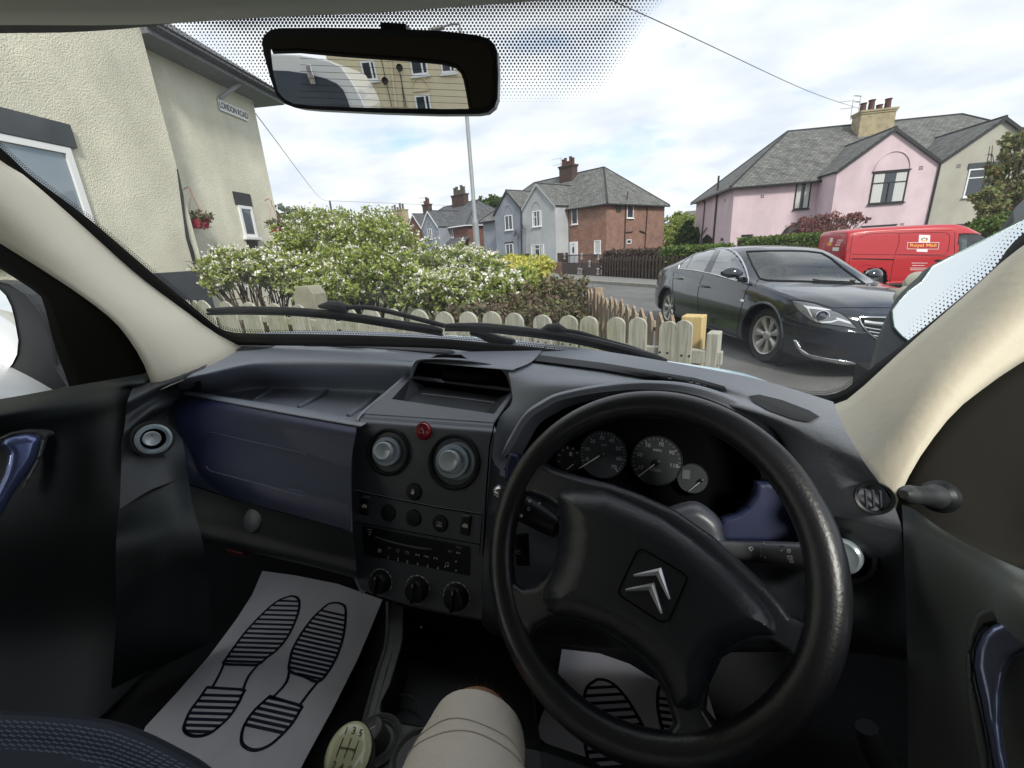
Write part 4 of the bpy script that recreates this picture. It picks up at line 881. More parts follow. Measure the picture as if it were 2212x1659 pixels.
class Skin:
    """puts shapes, given by their outline in the photograph, on a body's real surface"""
    def __init__(s, bvh, Mw, root): s.b = bvh; s.inv = Mw.inverted(); s.root = root
    def hit(s, x, y, off):
        r = ray(x, y); h = s.b.ray_cast(EYE+r*.5, r.normalized())
        if h[0] is None: return None
        nn = h[1] if h[1].dot(r) < 0 else -h[1]
        return s.inv @ (h[0]+nn*off)
    def patch(s, name, pts, m, off=.004, step=9, parent=None, th=0, smooth=True):
        bm, _ = trifill(pts, step)
        b = B(); idx = {}; 
        for v in bm.verts:
            h = s.hit(v.co.x, v.co.y, off)
            if h is not None: idx[v] = len(b.v); b.v.append(h)
        for f in bm.faces:
            if all(v in idx for v in f.verts):
                q = [b.v[idx[v]] for v in f.verts]
                if max((q[0]-q[1]).length, (q[1]-q[2]).length, (q[2]-q[0]).length) < .5: b.f.append(tuple(idx[v] for v in f.verts))
        bm.free(); return b.build(name, m, parent or s.root, smooth=smooth, solid=th)
    def line(s, name, pts, r, m, off=.0, closed=False, parent=None, step=8, seg=6):
        q = [Vector((x, y, 0)) for x, y in pts]; q = resample(q, max(4, int(sum((q[i+1]-q[i]).length for i in range(len(q)-1))/step)))
        h = [s.hit(p.x, p.y, off) for p in q]; h = [p for p in h if p is not None]
        h2 = [h[0]]
        for p in h[1:]:
            if (p-h2[-1]).length < .45: h2.append(p)
        return B().tube(h2, r, seg, closed=closed).build(name, m, parent or s.root)
def wheel(root, x, y, r=.335, w_=.21, rim=.235, side=-1, spokes=7, m=ALLOY, arch=None):
    c = Vector((x, y+side*-.0, r)); ax = Vector((0, side, 0))
    t = B().lathe(c, ax, [(rim, -w_), (rim, -.02), (rim+.02, 0), (r*.93, .004), (r, -.03), (r, -w_+.03), (r*.93, -w_), (rim, -w_)], 48).build('wheel', TYRE, root)
    b = B(); b.lathe(c, ax, [(rim+.004, -.01), (rim-.004, .008), (rim-.018, .0), (rim-.03, -.06), (rim-.03, -w_+.02)], 48)
    b.lathe(c, ax, [(0, .0), (.035, .0), (.055, -.012), (.065, -.03), (.03, -.05)], 24)
    for k in range(spokes):
        a = 2*math.pi*k/spokes+.3; d1 = Vector((math.sin(a), 0, math.cos(a))); d2 = Vector((math.cos(a), 0, -math.sin(a)))
        r1, r2 = .045, rim-.012; pts = []
        for rr, ww, dd in ((r1, .020, -.022), (r1+.06, .026, -.018), (r2-.05, .040, -.010), (r2, .060, -.006)): pts.append((rr, ww, dd))
        for i in range(3):
            (ra_, wa, da), (rb_, wb_, db) = pts[i], pts[i+1]
            b.add([c+d1*ra_-d2*wa+ax*(da-.012), c+d1*ra_+ax*da-d2*0, c+d1*ra_+d2*wa+ax*(da-.012), c+d1*rb_+d2*wb_+ax*(db-.012), c+d1*rb_+ax*db, c+d1*rb_-d2*wb_+ax*(db-.012)], [(0, 1, 4, 5), (1, 2, 3, 4)])
            b.add([c+d1*ra_-d2*wa+ax*(da-.05), c+d1*ra_-d2*wa+ax*(da-.012), c+d1*rb_-d2*wb_+ax*(db-.012), c+d1*rb_-d2*wb_+ax*(db-.05), c+d1*ra_+d2*wa+ax*(da-.05), c+d1*ra_+d2*wa+ax*(da-.012), c+d1*rb_+d2*wb_+ax*(db-.012), c+d1*rb_+d2*wb_+ax*(db-.05)], [(0, 1, 2, 3), (7, 6, 5, 4)])
    b.build('rim', m, t, angle=25)
    B().lathe(c, ax, [(0, -.1), (rim-.03, -.1), (rim-.02, -.06)], 24).build('brake_disc', CARDARK, t)
    for k in range(5):
        a = 2*math.pi*k/5; B().lathe(c+Vector((math.sin(a)*.04, 0, math.cos(a)*.04))+ax*-.012, ax, [(0, .006), (.008, .004), (.009, 0)], 8).build('wheel_nut', CARDARK, t)
    return t
# ---- dark saloon, parked facing us
a_ = Zp(1635.5, 726, .33); b_ = Zp(1433, 665, .33); fx = (a_-b_); fx.z = 0; WB = fx.length; fx.normalize(); lf = Vector((-fx.y, fx.x, 0))
ROLLC = R_(4.0)
org = (a_+b_)/2; org.z = 0; org = org+lf*.06      # on the ground, just inside the near wheels' outer faces
lf2 = (lf*math.cos(ROLLC)-Vector((0, 0, 1))*math.sin(ROLLC)).normalized(); up2 = fx.cross(lf2)
MC = Matrix(((fx.x, lf2.x, up2.x, org.x), (fx.y, lf2.y, up2.y, org.y), (fx.z, lf2.z, up2.z, org.z), (0, 0, 0, 1)))
car = empty('saloon_car', org, 'glossy black saloon with chrome window line, parked facing us beyond the fence', 'car', local=True)
car.matrix_world = MC; bpy.context.view_layer.update()
def sec(w_, zb, zs, wm, zm, wr, zr, zt): return [(0, zb), (w_*.80, zb), (w_*.955, zb+.05), (w_*.985, zb+.17), (w_, .52), (w_*.985, .52+(zs-.52)*.55), (w_*.955, zs), (wm, zm), (wr, zr), (wr*.72, zt-.016), (wr*.36, zt-.004), (0, zt)]
ST = [(-2.37, sec(.52, .34, .66, .50, .74, .42, .80, .82)), (-2.32, sec(.74, .30, .74, .70, .83, .62, .88, .91)), (-2.2, sec(.82, .26, .84, .78, .91, .70, .94, .98)), (-1.9, sec(.89, .24, .96, .82, 1.02, .72, 1.06, 1.09)),
      (-1.5, sec(.92, .22, 1.0, .84, 1.08, .68, 1.17, 1.21)), (-1.1, sec(.925, .2, 1.01, .82, 1.16, .64, 1.275, 1.33)), (-.7, sec(.93, .19, 1.0, .80, 1.21, .62, 1.335, 1.39)), (-.1, sec(.93, .18, .985, .785, 1.20, .61, 1.345, 1.415)),
      (.3, sec(.93, .18, .965, .785, 1.18, .60, 1.325, 1.40)), (.6, sec(.93, .18, .945, .79, 1.10, .60, 1.235, 1.32)), (.9, sec(.93, .18, .925, .81, 1.00, .64, 1.09, 1.18)), (1.12, sec(.93, .18, .905, .83, .935, .72, .97, 1.03)),
      (1.3, sec(.93, .18, .885, .84, .905, .72, .93, .97)), (1.6, sec(.925, .18, .85, .83, .875, .68, .90, .935)), (1.9, sec(.90, .18, .79, .80, .825, .64, .86, .89)), (2.12, sec(.83, .18, .70, .73, .755, .58, .80, .83)),
      (2.27, sec(.70, .19, .60, .62, .68, .50, .73, .76)), (2.36, sec(.50, .22, .54, .45, .61, .38, .66, .69)), (2.39, sec(.30, .27, .52, .28, .57, .24, .61, .63))]
hx = WB/2
WSC = [(1612.9, 543.8), (1660, 542), (1707.8, 541.8), (1744, 543), (1775, 547), (1795, 558), (1822.6, 581), (1867.7, 613.6), (1763.8, 608.7), (1656, 605.7), (1641, 601.6), (1625, 572)]
c1 = lambda x, y: (1382.5+x*.19608, 487.9+y*.19608)
c2 = lambda x, y: (1626.5+x*.19608, 542+y*.19608)
c1s = lambda l: [c1(*p) for p in l]; c2s = lambda l: [c2(*p) for p in l]
FG = c1s([(770, 525), (880, 270), (920, 262), (970, 272), (1020, 300), (1090, 370), (1140, 470), (1170, 560), (1188, 628), (1000, 580)])
RG = c1s([(510, 478), (580, 340), (640, 308), (700, 285), (760, 272), (828, 264), (795, 330), (700, 505)])
QG = c1s([(440, 470), (458, 425), (500, 378), (572, 340), (503, 476)])
body, bvh = body_loft(car, ST, .86, BLACKPAINT, hub=[(hx, .335), (-hx, .335)], ar=.385, holes=[WSC, FG, RG, QG], Mw=MC, nx=170)
SK = Skin(bvh, MC, car)
SK.patch('windscreen', WSC, CARGL, .0); SK.patch('side_window', FG, SIDEGL, .001); SK.patch('side_window', RG, SIDEGL, .001); SK.patch('side_window', QG, SIDEGL, .001)
SK.line('windscreen_seal', WSC+[WSC[0]], .012, SEAM, .002)
TR = c1s([(415, 472), (600, 492), (800, 532), (1000, 590), (1195, 641), (1201, 605), (1172, 480), (1122, 370), (1060, 298), (980, 253), (880, 247), (760, 268), (600, 318), (500, 373), (445, 425), (418, 470)])
SK.line('chrome_trim', TR, .011, CHROME, .004)
SK.patch('pillar', c1s([(700, 508), (795, 332), (830, 262), (885, 266), (768, 528)]), BLACKPAINT, .004)
for pts in ([(1306, 590), (1290, 610), (1268, 668)], [(1200, 660), (1160, 740), (1130, 850), (1090, 1000), (1072, 1150), (1070, 1240)], [(700, 540), (655, 640), (636, 740), (640, 900), (655, 1075)], [(372, 520), (360, 620), (362, 720), (380, 880)]):
    SK.line('panel_gap', c1s(pts), .004, SEAM, .0015)
for pts in ([(880, 630), (1000, 625), (1300, 625), (1535, 626)], [(880, 630), (700, 575), (560, 545), (430, 538)], [(262, 740), (380, 700), (490, 664)]): SK.line('panel_gap', c2s(pts), .0035, SEAM, .001)
SK.line('sill_trim', c1s([(665, 1082), (740, 1115), (900, 1175), (1070, 1232)]), .008, mat('sill_grey', (.06, .065, .075), .3), .002)
def wpt(x, y, off): return SK.hit(*c1(x, y), off)
for (x, y) in ((415, 575), (705, 665)):
    h = B(); p = wpt(x-28, y-4, .0); q = wpt(x+36, y+8, .0); m_ = (p+q)/2; o_ = Vector((0, -.045, 0)); h.tube(cr1([p, p+o_*.9, m_+o_, q+o_*.9, q], 4), .013, 8); h.build('door_handle', BLACKPAINT, car)
    B().lathe(m_+Vector((0, .008, 0)), (0, -1, 0), [(.045, .0), (.035, .004), (0, -.0)], 16).build('handle_recess', SEAM, car)
SK.patch('side_repeater', c1s([(1112, 808), (1150, 812), (1150, 836), (1112, 832)]), CHROME, .006)
# headlamp
HL = [(432, 542), (520, 552), (700, 588), (850, 650), (950, 682), (1040, 740), (1100, 800), (1158, 862), (1100, 852), (1000, 832), (850, 812), (700, 792), (640, 765), (560, 705), (490, 642), (450, 592)]
hl_ = SK.patch('headlamp', c2s(HL), LAMPGL, .004)
SK.line('lamp_rim', c2s(HL+[HL[0]]), .004, SEAM, .004, parent=hl_)
SK.patch('light_strip', c2s([(555, 598), (600, 640), (640, 715), (660, 740), (650, 700), (620, 640), (660, 642), (760, 655), (860, 660), (850, 650), (740, 628), (610, 612)]), LAMPW, .008, parent=hl_)
SK.patch('light_strip', c2s([(662, 742), (700, 780), (760, 795), (860, 792), (940, 768), (1082, 808), (1066, 782), (940, 738), (905, 738), (930, 755), (860, 775), (770, 780), (705, 765)]), LAMPW, .008, parent=hl_)
pc = SK.hit(*c2(765, 724), .006); pn = (MC.inverted().to_3x3() @ (-ray(*c2(765, 724)))).normalized()
pn = Vector((.85, -.5, .1)).normalized()
B().lathe(pc, pn, [(.062, -.01), (.058, .006), (.05, .002), (.045, -.004), (.03, .012), (0, .018)], 20).build('projector', mat('projector_glass', (.10, .11, .13), .03, metal=.6, coat=1), hl_)
B().lathe(pc, pn, [(.064, -.01), (.064, .008), (.056, .010), (.054, .0)], 20).build('projector_ring', CHROME, hl_)
# grille
GR = [(1155, 735), (1250, 735), (1475, 740), (1600, 745), (1560, 900), (1500, 1000), (1410, 995), (1330, 950), (1240, 870), (1185, 795)]
gr = SK.patch('grille', c2s(GR), SEAM, .003)
SK.line('grille_surround', c2s([(1600, 742), (1475, 738), (1250, 733), (1160, 735), (1185, 795), (1240, 870), (1330, 950), (1410, 993), (1500, 1005)]), .010, CHROME, .006, parent=gr)
for pts, r in (([(1215, 782), (1300, 795), (1450, 808), (1580, 815)], .022), ([(1225, 840), (1320, 858), (1430, 872), (1560, 885)], .008), ([(1270, 885), (1350, 900), (1420, 910), (1530, 925)], .008), ([(1320, 930), (1370, 940), (1420, 948), (1510, 960)], .008)): SK.line('grille_bar', c2s(pts), r, CHROME, .004, parent=gr)
SK.patch('fog_recess', c2s([(500, 985), (600, 1010), (850, 1060), (1060, 1120), (1070, 1185), (850, 1165), (700, 1140), (600, 1085)]), mat('fog_black', (.006, .006, .008), .8), .003)
SK.patch('chrome_blade', c2s([(450, 978), (492, 982), (535, 1075), (625, 1135), (800, 1172), (1050, 1212), (1200, 1243), (1160, 1252), (950, 1236), (650, 1180), (545, 1132), (485, 1060)]), CHROME, .012, th=.004)
SK.patch('lower_lip', c2s([(285, 1180), (450, 1205), (850, 1290), (850, 1320), (450, 1255), (285, 1228)]), mat('lip_grey', (.05, .053, .06), .5), .004)
for y_ in (.0, 1.72):
    sd1 = -1 if y_ == 0 else 1
    for x_ in (hx, -hx):
        wheel(car, x_, y_+sd1*(-.0)-(.015 if y_ == 0 else -.015)*-1, side=sd1)
        B().lathe(Vector((x_, y_+.03*-sd1, .335)), (0, -sd1, 0), [(.40, .03), (.40, .42), (0, .42)], 32).build('wheel_arch', CARDARK, car)
        if sd1 == -1:
            q = []
            for t in np.linspace(-.25, math.pi+.25, 30):
                p = MC @ Vector((x_+.392*math.cos(t), -1.0, .335+.392*math.sin(t))); h = bvh.ray_cast(p, lf2); 
                if h[0] is not None: q.append(MC.inverted() @ h[0])
            B().tube(q, .017, 6).build('arch_lip', BLACKPAINT, car)
# mirrors
def door_mirror(root, c, s_, m, sc_=1.0):
    b = B(); rows = []
    for i in range(9):
        t = i/8; w_ = math.sin(math.pi*min(max(t, .03), .97))**.45
        rows.append([c+Vector((-.05*(t-.5), s_*(-.12+.24*t), 0))*sc_+Vector((math.cos(a)*.075*w_, 0, math.sin(a)*.085*w_*(1 if math.sin(a) > 0 else .55)))*sc_ for a in np.linspace(0, 2*math.pi, 17)])
    b.grid(rows); o = b.build('door_mirror', m, root); B().box(c+Vector((0, s_*-.13*sc_, -.05*sc_)), (.08*sc_, .1*sc_, .03*sc_)).build('mirror_arm', CARDARK, root, bevel=.006)
    B().lathe(c+Vector((-.055*sc_, 0, .01)), (-1, 0, 0), [(0, .02), (.06*sc_, .02), (.065*sc_, .0)], 18).build('mirror_glass', CHROME, o)
    return o
pm = MC.inverted() @ PL(*c1(1010, 530), MC @ Vector((.8, -.13, 1)), lf2); door_mirror(car, pm, -1, BLACKPAINT, 1.05)
door_mirror(car, Vector((pm.x+.03, 1.86, pm.z)), 1, BLACKPAINT, 1.05)
# cabin: floor tray, seats, steering wheel, dash, hi-vis vest over the seat
B().box((-.1, .86, .75), (2.3, 1.45, .06)).build('cabin_floor', CARDARK, car)
B().box((.98, .86, .87), (.4, 1.4, .12)).build('dash_top', CARDARK, car, bevel=.03)
SEATC = mat('sedan_seat', (.05, .052, .058), .9)
for y_, x_ in ((.48, .05), (1.24, .05), (.86, -.85)):
    b = B(); b.box((x_, y_, .98), (.13, .5 if x_ > -.5 else 1.2, .42), Matrix.Rotation(-.15, 3, 'Y')); b.build('seat', SEATC, car, bevel=.04)
    if x_ > -.5: B().box((x_-.03, y_, 1.235), (.09, .25, .13)).build('headrest', SEATC, car, bevel=.03)
t_ = np.linspace(0, 2*math.pi, 25)[:-1]; sc0 = Vector((.55, .48, .96)); B().tube([sc0+Vector((.07*math.sin(t), .18*math.cos(t), .17*math.sin(t))) for t in t_], .014, 8, closed=True).build('steering_wheel', CARDARK, car)
vp = MC.inverted() @ PL(*c2(830, 250), MC @ Vector((.42, .8, 1)), fx)
HIV = mat('hi_vis_yellow', (.55, .80, .12), .7, emit=None); HIVO = mat('hi_vis_band', (.33, .15, .12), .7)
ve = empty('hi_vis_vest', MC @ vp, 'yellow high visibility vest with brown bands on the saloon passenger seat', 'vest')
def cw(x, y, dx_=0): return PL(*c2(x, y), MC @ Vector((.42+dx_, .8, 1)), fx)
vb = B()
for poly in ([(735, 190), (800, 180), (800, 330), (760, 310), (720, 270)], [(800, 180), (850, 185), (870, 250), (895, 310), (880, 330), (820, 320), (800, 300)], [(900, 240), (940, 265), (950, 290), (915, 280)]): vb.poly([cw(*p) for p in poly], .03, fx)
vb.build('fabric', HIV, ve, smooth=False, recalc=True)
for poly in ([(775, 175), (800, 185), (830, 300), (870, 330), (845, 335), (795, 290)], [(725, 200), (790, 190), (785, 215), (725, 235)], [(860, 200), (940, 270), (920, 290), (880, 260)]):
    B().poly([cw(*p, .012) for p in poly], .012, fx).build('band', HIVO, ve, smooth=False, recalc=True)
SK.line('wiper', c2s([(650, 325), (690, 330), (725, 338), (1060, 352), (1100, 345)]), .007, SEAM, .015)
for x in (690, 1095): SK.patch('washer_jet', c2s([(x-35, 325), (x+35, 330), (x+35, 345), (x-35, 342)]), SEAM, .012)
SK.patch('tail_lamp', c1s([(196, 540), (212, 515), (232, 512), (250, 520), (235, 560), (200, 590), (188, 610)]), REDLAMP, .006)
SK.patch('road_badge', c2s([(1, 1), (1, 2), (2, 1)]), CHROME, .002) if False else None
# ---- red post van
a = R_(80); fx2 = Vector((math.sin(a), math.cos(a), 0)); lv2 = Vector((-fx2.y, fx2.x, 0)); r3 = lambda x, y: (1735+x*.21566, 460.8+y*.21566)
Wv = Zp(*r3(690, 680), -.02); orgv = Vector((Wv.x, Wv.y, -.35))
MV = Matrix(((fx2.x, lv2.x, 0, orgv.x), (fx2.y, lv2.y, 0, orgv.y), (0, 0, 1, orgv.z), (0, 0, 0, 1)))
van = empty('mail_van', orgv, 'red mail delivery van with yellow lettering parked behind the black saloon', 'van', local=True); van.matrix_world = MV
def vs_(w_, zb, zt, wt, zs=None): return [(0, zb), (w_*.9, zb), (w_*.985, zb+.1), (w_, .6), (w_*1.0, .95), (w_*.985, 1.08), (w_*.95, min(1.35, zt*.75)), ((w_+wt)/2*.98, zt*.9), (wt, zt-.06), (wt*.85, zt-.012), (wt*.5, zt), (0, zt+.01)]
SV = [(-.86, vs_(.80, .30, 1.70, .66)), (-.83, vs_(.90, .26, 1.80, .74)), (-.76, vs_(.94, .24, 1.85, .78)), (-.4, vs_(.95, .22, 1.88, .80)), (.5, vs_(.955, .22, 1.885, .80)), (1.6, vs_(.955, .22, 1.87, .79)), (2.15, vs_(.955, .22, 1.82, .76)),
      (2.6, vs_(.955, .22, 1.62, .73)), (3.0, vs_(.955, .22, 1.36, .72)), (3.3, vs_(.95, .22, 1.12, .76)), (3.7, vs_(.92, .22, .98, .74)), (3.95, vs_(.82, .24, .84, .62)), (4.05, vs_(.6, .28, .72, .45))]
WV = [r3(*p) for p in ((1562, 212), (1600, 205), (1750, 208), (1850, 222), (1960, 290), (2050, 400), (1850, 420), (1620, 400), (1562, 388), (1552, 350))]
bv, bvv = body_loft(van, SV, .93, REDPAINT, hub=[(0, .34), (3.25, .34)], ar=.40, holes=[WV], Mw=MV, nx=120)
KV = Skin(bvv, MV, van); r3s = lambda l: [r3(*p) for p in l]
KV.patch('cab_window', WV, VANGL, .0); KV.line('window_seal', WV+[WV[0]], .015, SEAM, .002)
B().box((2.6, .93, .9), (1.3, 1.7, .1)).build('cab_floor', CARDARK, van); B().box((2.0, .93, 1.2), (.06, 1.7, .9)).build('bulkhead', mat('bulkhead_grey', (.25, .27, .27), .8), van)
for y_ in (.45, 1.4): B().box((2.35, y_, 1.15), (.16, .5, .7), Matrix.Rotation(-.2, 3, 'Y')).build('seat', mat('van_seat', (.18, .2, .21), .8), van, bevel=.04)
for l in ([(560, 245), (620, 215), (700, 200), (900, 195), (960, 198), (962, 300), (915, 420), (880, 600), (860, 740)], [(962, 200), (1200, 190), (1430, 195), (1465, 215), (1470, 260), (1450, 380), (1420, 415), (920, 412)], [(500, 200), (480, 330), (455, 520)], [(490, 410), (900, 415)], [(1520, 190), (1515, 400), (1530, 520)], [(930, 415), (1150, 420), (1500, 430)]): KV.line('panel_gap', r3s(l), .007, mat('van_gap', (.09, .004, .006), .6), .001)
KV.line('door_rail', r3s([(485, 455), (700, 458), (910, 463)]), .016, SEAM, .001)
KV.patch('door_handle', r3s([(1310, 470), (1340, 462), (1440, 470), (1440, 480), (1330, 485)]), SEAM, .01)
KV.line('wheel_arch_crease', r3s([(515, 560), (570, 525), (650, 510), (720, 530), (790, 590)]), .012, REDPAINT, .002)
for l in ([(375, 480), (370, 440), (400, 425), (440, 430), (425, 480)], [(370, 505), (372, 488), (425, 488), (420, 528), (390, 522)], [(430, 345), (468, 335), (460, 370), (430, 365)]): KV.patch('tail_lamp', r3s(l), REDLAMP, .008)
KV.patch('reverse_lamp', r3s([(368, 500), (370, 484), (428, 486), (424, 512)]), LAMPW, .012)
KV.line('panel_gap', r3s([(280, 210), (440, 205), (430, 330), (375, 390), (340, 385), (220, 375)]), .006, mat('van_gap2', (.09, .004, .006), .6), .001)
KV.line('roof_gutter', r3s([(280, 195), (440, 195), (495, 200), (900, 172), (1500, 170)]), .01, mat('gutter_red', (.5, .02, .03), .3), .002)
WH = mat('white_vinyl', (.75, .72, .70), .5); YL = mat('yellow_vinyl', (.85, .42, .06), .5); LG = mat('logo_red', (.36, .012, .03), .5); WLN = mat('logo_white', (.72, .62, .60), .5)
sg_ = KV.patch('logo_panel', r3s([(1160, 215), (1272, 218), (1268, 296), (1155, 292)]), WH, .004)
KV.patch('logo_panel', r3s([(1138, 352), (1248, 356), (1242, 388), (1134, 384)]), WH, .004)
KV.patch('logo_band', r3s([(1042, 290), (1362, 290), (1355, 361), (1038, 359)]), WLN, .006); KV.patch('logo_band', r3s([(1047, 295), (1356, 295), (1350, 356), (1043, 354)]), LG, .008)
def vtext(s_, x, y, x2, y2, hgt, m, name='lettering', off=.011, bold=.004):
    def vh(c, o_):
        h = KV.hit(c[0], c[1], o_); return h if h is not None else MV.inverted() @ (PL(c[0], c[1], MV @ Vector((0, .0-o_, 0)), lv2))
    p = vh(r3(x, y), off); q = vh(r3(x2, y2), off)
    b = text(s_, (0, 0, 0), (1, 0, 0), (0, 0, 1), 1, None, bold=.015, ext=.001); w_ = max(v.x for v in b.v)-min(v.x for v in b.v); sx = (q-p).length/w_; hz = max(v.z for v in b.v)-min(v.z for v in b.v)
    hh = (vh(r3((x+x2)/2, (y+y2)/2-hgt/2), off)-vh(r3((x+x2)/2, (y+y2)/2+hgt/2), off)).length/hz; m_ = (p+q)/2; u_ = (q-p).normalized()
    vn = vh(r3((x+x2)/2, (y+y2)/2-8), off)-vh(r3((x+x2)/2, (y+y2)/2+8), off); vn.normalize()
    zc_ = (max(v.z for v in b.v)+min(v.z for v in b.v))/2
    c = B(); c.v = [m_+u_*(v.x*sx)+vn*((v.z-zc_)*hh)+Vector((0, v.y, 0)) for v in b.v]; c.f = b.f; return c.build(name, m, van, smooth=False)
vtext('Royal Mail', 1068, 324, 1330, 324, 40, YL)
# small crown: base band, arches, cross
cr_ = B(); cp = KV.hit(*r3(1213, 262), .008); px_ = (KV.hit(*r3(1233, 262), .008)-cp); u_ = px_.normalized(); k_ = px_.length/20
up_ = (KV.hit(*r3(1213, 242), .008)-cp).normalized()
cr_.obox(cp-u_*26*k_-up_*18*k_, u_*52*k_, up_*9*k_, (0, -.003, 0)); cr_.build('crown_band', YL, van, smooth=False)
for s_ in (-1, 1):
    for w_ in (34, 20): B().tube([cp+u_*s_*22*k_-up_*9*k_, cp+u_*s_*w_*k_+up_*4*k_, cp+u_*s_*w_*.6*k_+up_*16*k_, cp+up_*12*k_], .006, 5).build('crown_arch', mat('crown_green', (.12, .16, .14), .6) if w_ == 34 else LG, van)
B().tube([cp+up_*10*k_, cp+up_*28*k_], .006, 5).build('crown_cross', YL, van)
for (x0, x1, y) in ((1085, 1245, 498), (1090, 1215, 522), (1072, 1240, 548), (1070, 1215, 565)): KV.patch('small_print', r3s([(x0, y-3), (x1, y-1), (x1, y+3), (x0, y+2)]), WH, .004)
vtext('0345 774 0740', 842, 700, 985, 702, 11, YL, bold=0)
for (x0, x1, y0, y1, m_) in ((345, 400, 265, 272, WH), (338, 385, 285, 292, WH), (328, 375, 305, 312, WH), (325, 372, 318, 324, WH)): KV.patch('rear_print', r3s([(x0, y0), (x1, y0), (x1-2, y1), (x0-2, y1)]), m_, .005)
KV.patch('rear_sticker', r3s([(272, 245), (302, 245), (295, 290), (262, 290)]), WH, .004); KV.patch('rear_sticker', r3s([(248, 292), (290, 292), (283, 322), (244, 322)]), YL, .006); KV.patch('rear_sticker', r3s([(298, 340), (362, 342), (356, 378), (292, 376)]), WH, .004)
for x_ in (0, 3.25):
    for y_, s_ in ((.0, -1), (1.86, 1)):
        wheel(van, x_, y_+.02*-s_*-1+(.06 if s_ == -1 else -.06), r=.335, rim=.2, side=s_, m=mat('steel_rim', (.12, .12, .12), .6))
        B().lathe(Vector((x_, y_-s_*.05, .34)), (0, -s_, 0), [(.41, .0), (.41, .4), (0, .4)], 28).build('wheel_arch', CARDARK, van)
door_mirror(van, Vector((2.75, -.18, 1.15)), -1, CARDARK, 1.3)
# ---- white hatchback beside us on the left
def hatch(name, label, loc, az, m, sc_=1.0, zoff=0):
    a = R_(az); f_ = Vector((math.sin(a), math.cos(a), 0)); l_ = Vector((-f_.y, f_.x, 0)); M_ = Matrix(((f_.x, l_.x, 0, loc[0]), (f_.y, l_.y, 0, loc[1]), (0, 0, 1, zoff), (0, 0, 0, 1)))
    r_ = empty(name, loc, label, 'car', local=True); r_.matrix_world = M_
    S_ = [(-1.95, sec(.6, .3, .7, .6, .8, .5, .9, 1.0)), (-1.9, sec(.78, .25, .85, .72, 1.0, .6, 1.2, 1.28)), (-1.6, sec(.84, .2, .92, .74, 1.15, .6, 1.38, 1.45)), (-.6, sec(.86, .18, .92, .74, 1.2, .6, 1.42, 1.5)), (.2, sec(.86, .18, .9, .74, 1.2, .58, 1.4, 1.48)),
          (.8, sec(.86, .18, .88, .76, 1.02, .62, 1.12, 1.18)), (1.05, sec(.86, .18, .85, .78, .9, .66, .94, .98)), (1.6, sec(.83, .18, .76, .74, .82, .6, .86, .9)), (1.9, sec(.7, .2, .62, .6, .7, .5, .74, .76)), (1.98, sec(.5, .25, .55, .42, .6, .35, .63, .65))]
    body_loft(r_, S_, 0, m, hub=[(1.25, .31), (-1.25, .31)], ar=.35, Mw=M_, nx=70)
    for s_ in (-1, 1):
        b = B(); y = lambda z: s_*(.865-.10*max(0, (z-.92))/.28*.9)
        q = [(-1.5, .98), (.72, .95), (.15, 1.36), (-1.3, 1.36)]; b.poly([Vector((x, s_*(.83 if z < 1.1 else .66), z)) for x, z in q], .01, (0, s_, 0)); b.build('side_window', PANE, r_, smooth=False)
        for x_ in (1.25, -1.25): wheel(r_, x_, s_*.84, r=.31, rim=.2, side=s_, w_=.18)
    B().poly([(.92, -.62, 1.03), (.92, .62, 1.03), (.32, .52, 1.45), (.32, -.52, 1.45)], .015, (.7, 0, .7)).build('windscreen', PANE, r_, smooth=False, recalc=True)
    for s_ in (-1, 1): B().box((1.82, s_*.52, .68), (.16, .26, .13)).build('headlamp', LAMPW, r_, bevel=.04)
    return r_
# ---- the street behind, seen in the rear view mirror
MQ = P(822, 152, .46); MIN = (MQ-EYE).normalized(); MO = (Vector((-.40, -2.2, 1.77))-MQ).normalized(); MN = (MO-MIN).normalized()
def mp(x, y, Y):
    r = ray(x, y); p = EYE+r*((MQ-EYE).dot(MN)/r.dot(MN)); d_ = r-MN*(2*r.dot(MN)); return p+d_*((Y-p.y)/d_.y)
z2m = lambda x, y: (542.2+x*.2696, y*.2696)
CREAM = mat('cream_render', (.68, .60, .42), .9, bump=.3, bscale=30, var=.05)
YB = -27.0; cb_ = empty('cream_house', Vector((0, YB, 0)), 'cream rendered house seen only in the rear view mirror', 'house')
def mz(x, y, Y=YB): return mp(*z2m(x, y), Y)
q0 = mz(700, 480); q1 = mz(1900, 480)
B().obox(Vector((mz(640, 600).x, YB-8, -.3)), Vector((mz(1950, 600).x-mz(640, 600).x, 0, 0)), Vector((0, 7.98, 0)), Vector((0, 0, 9.4))).build('wall', CREAM, cb_, smooth=False)
B().obox(Vector((mz(640, 600).x-.6, YB-8.4, 9.15)), Vector((mz(1950, 600).x-mz(640, 600).x+1.2, 0, 0)), Vector((0, 8.9, 0)), Vector((0, 0, .25))).build('roof', SLATED, cb_, smooth=False)
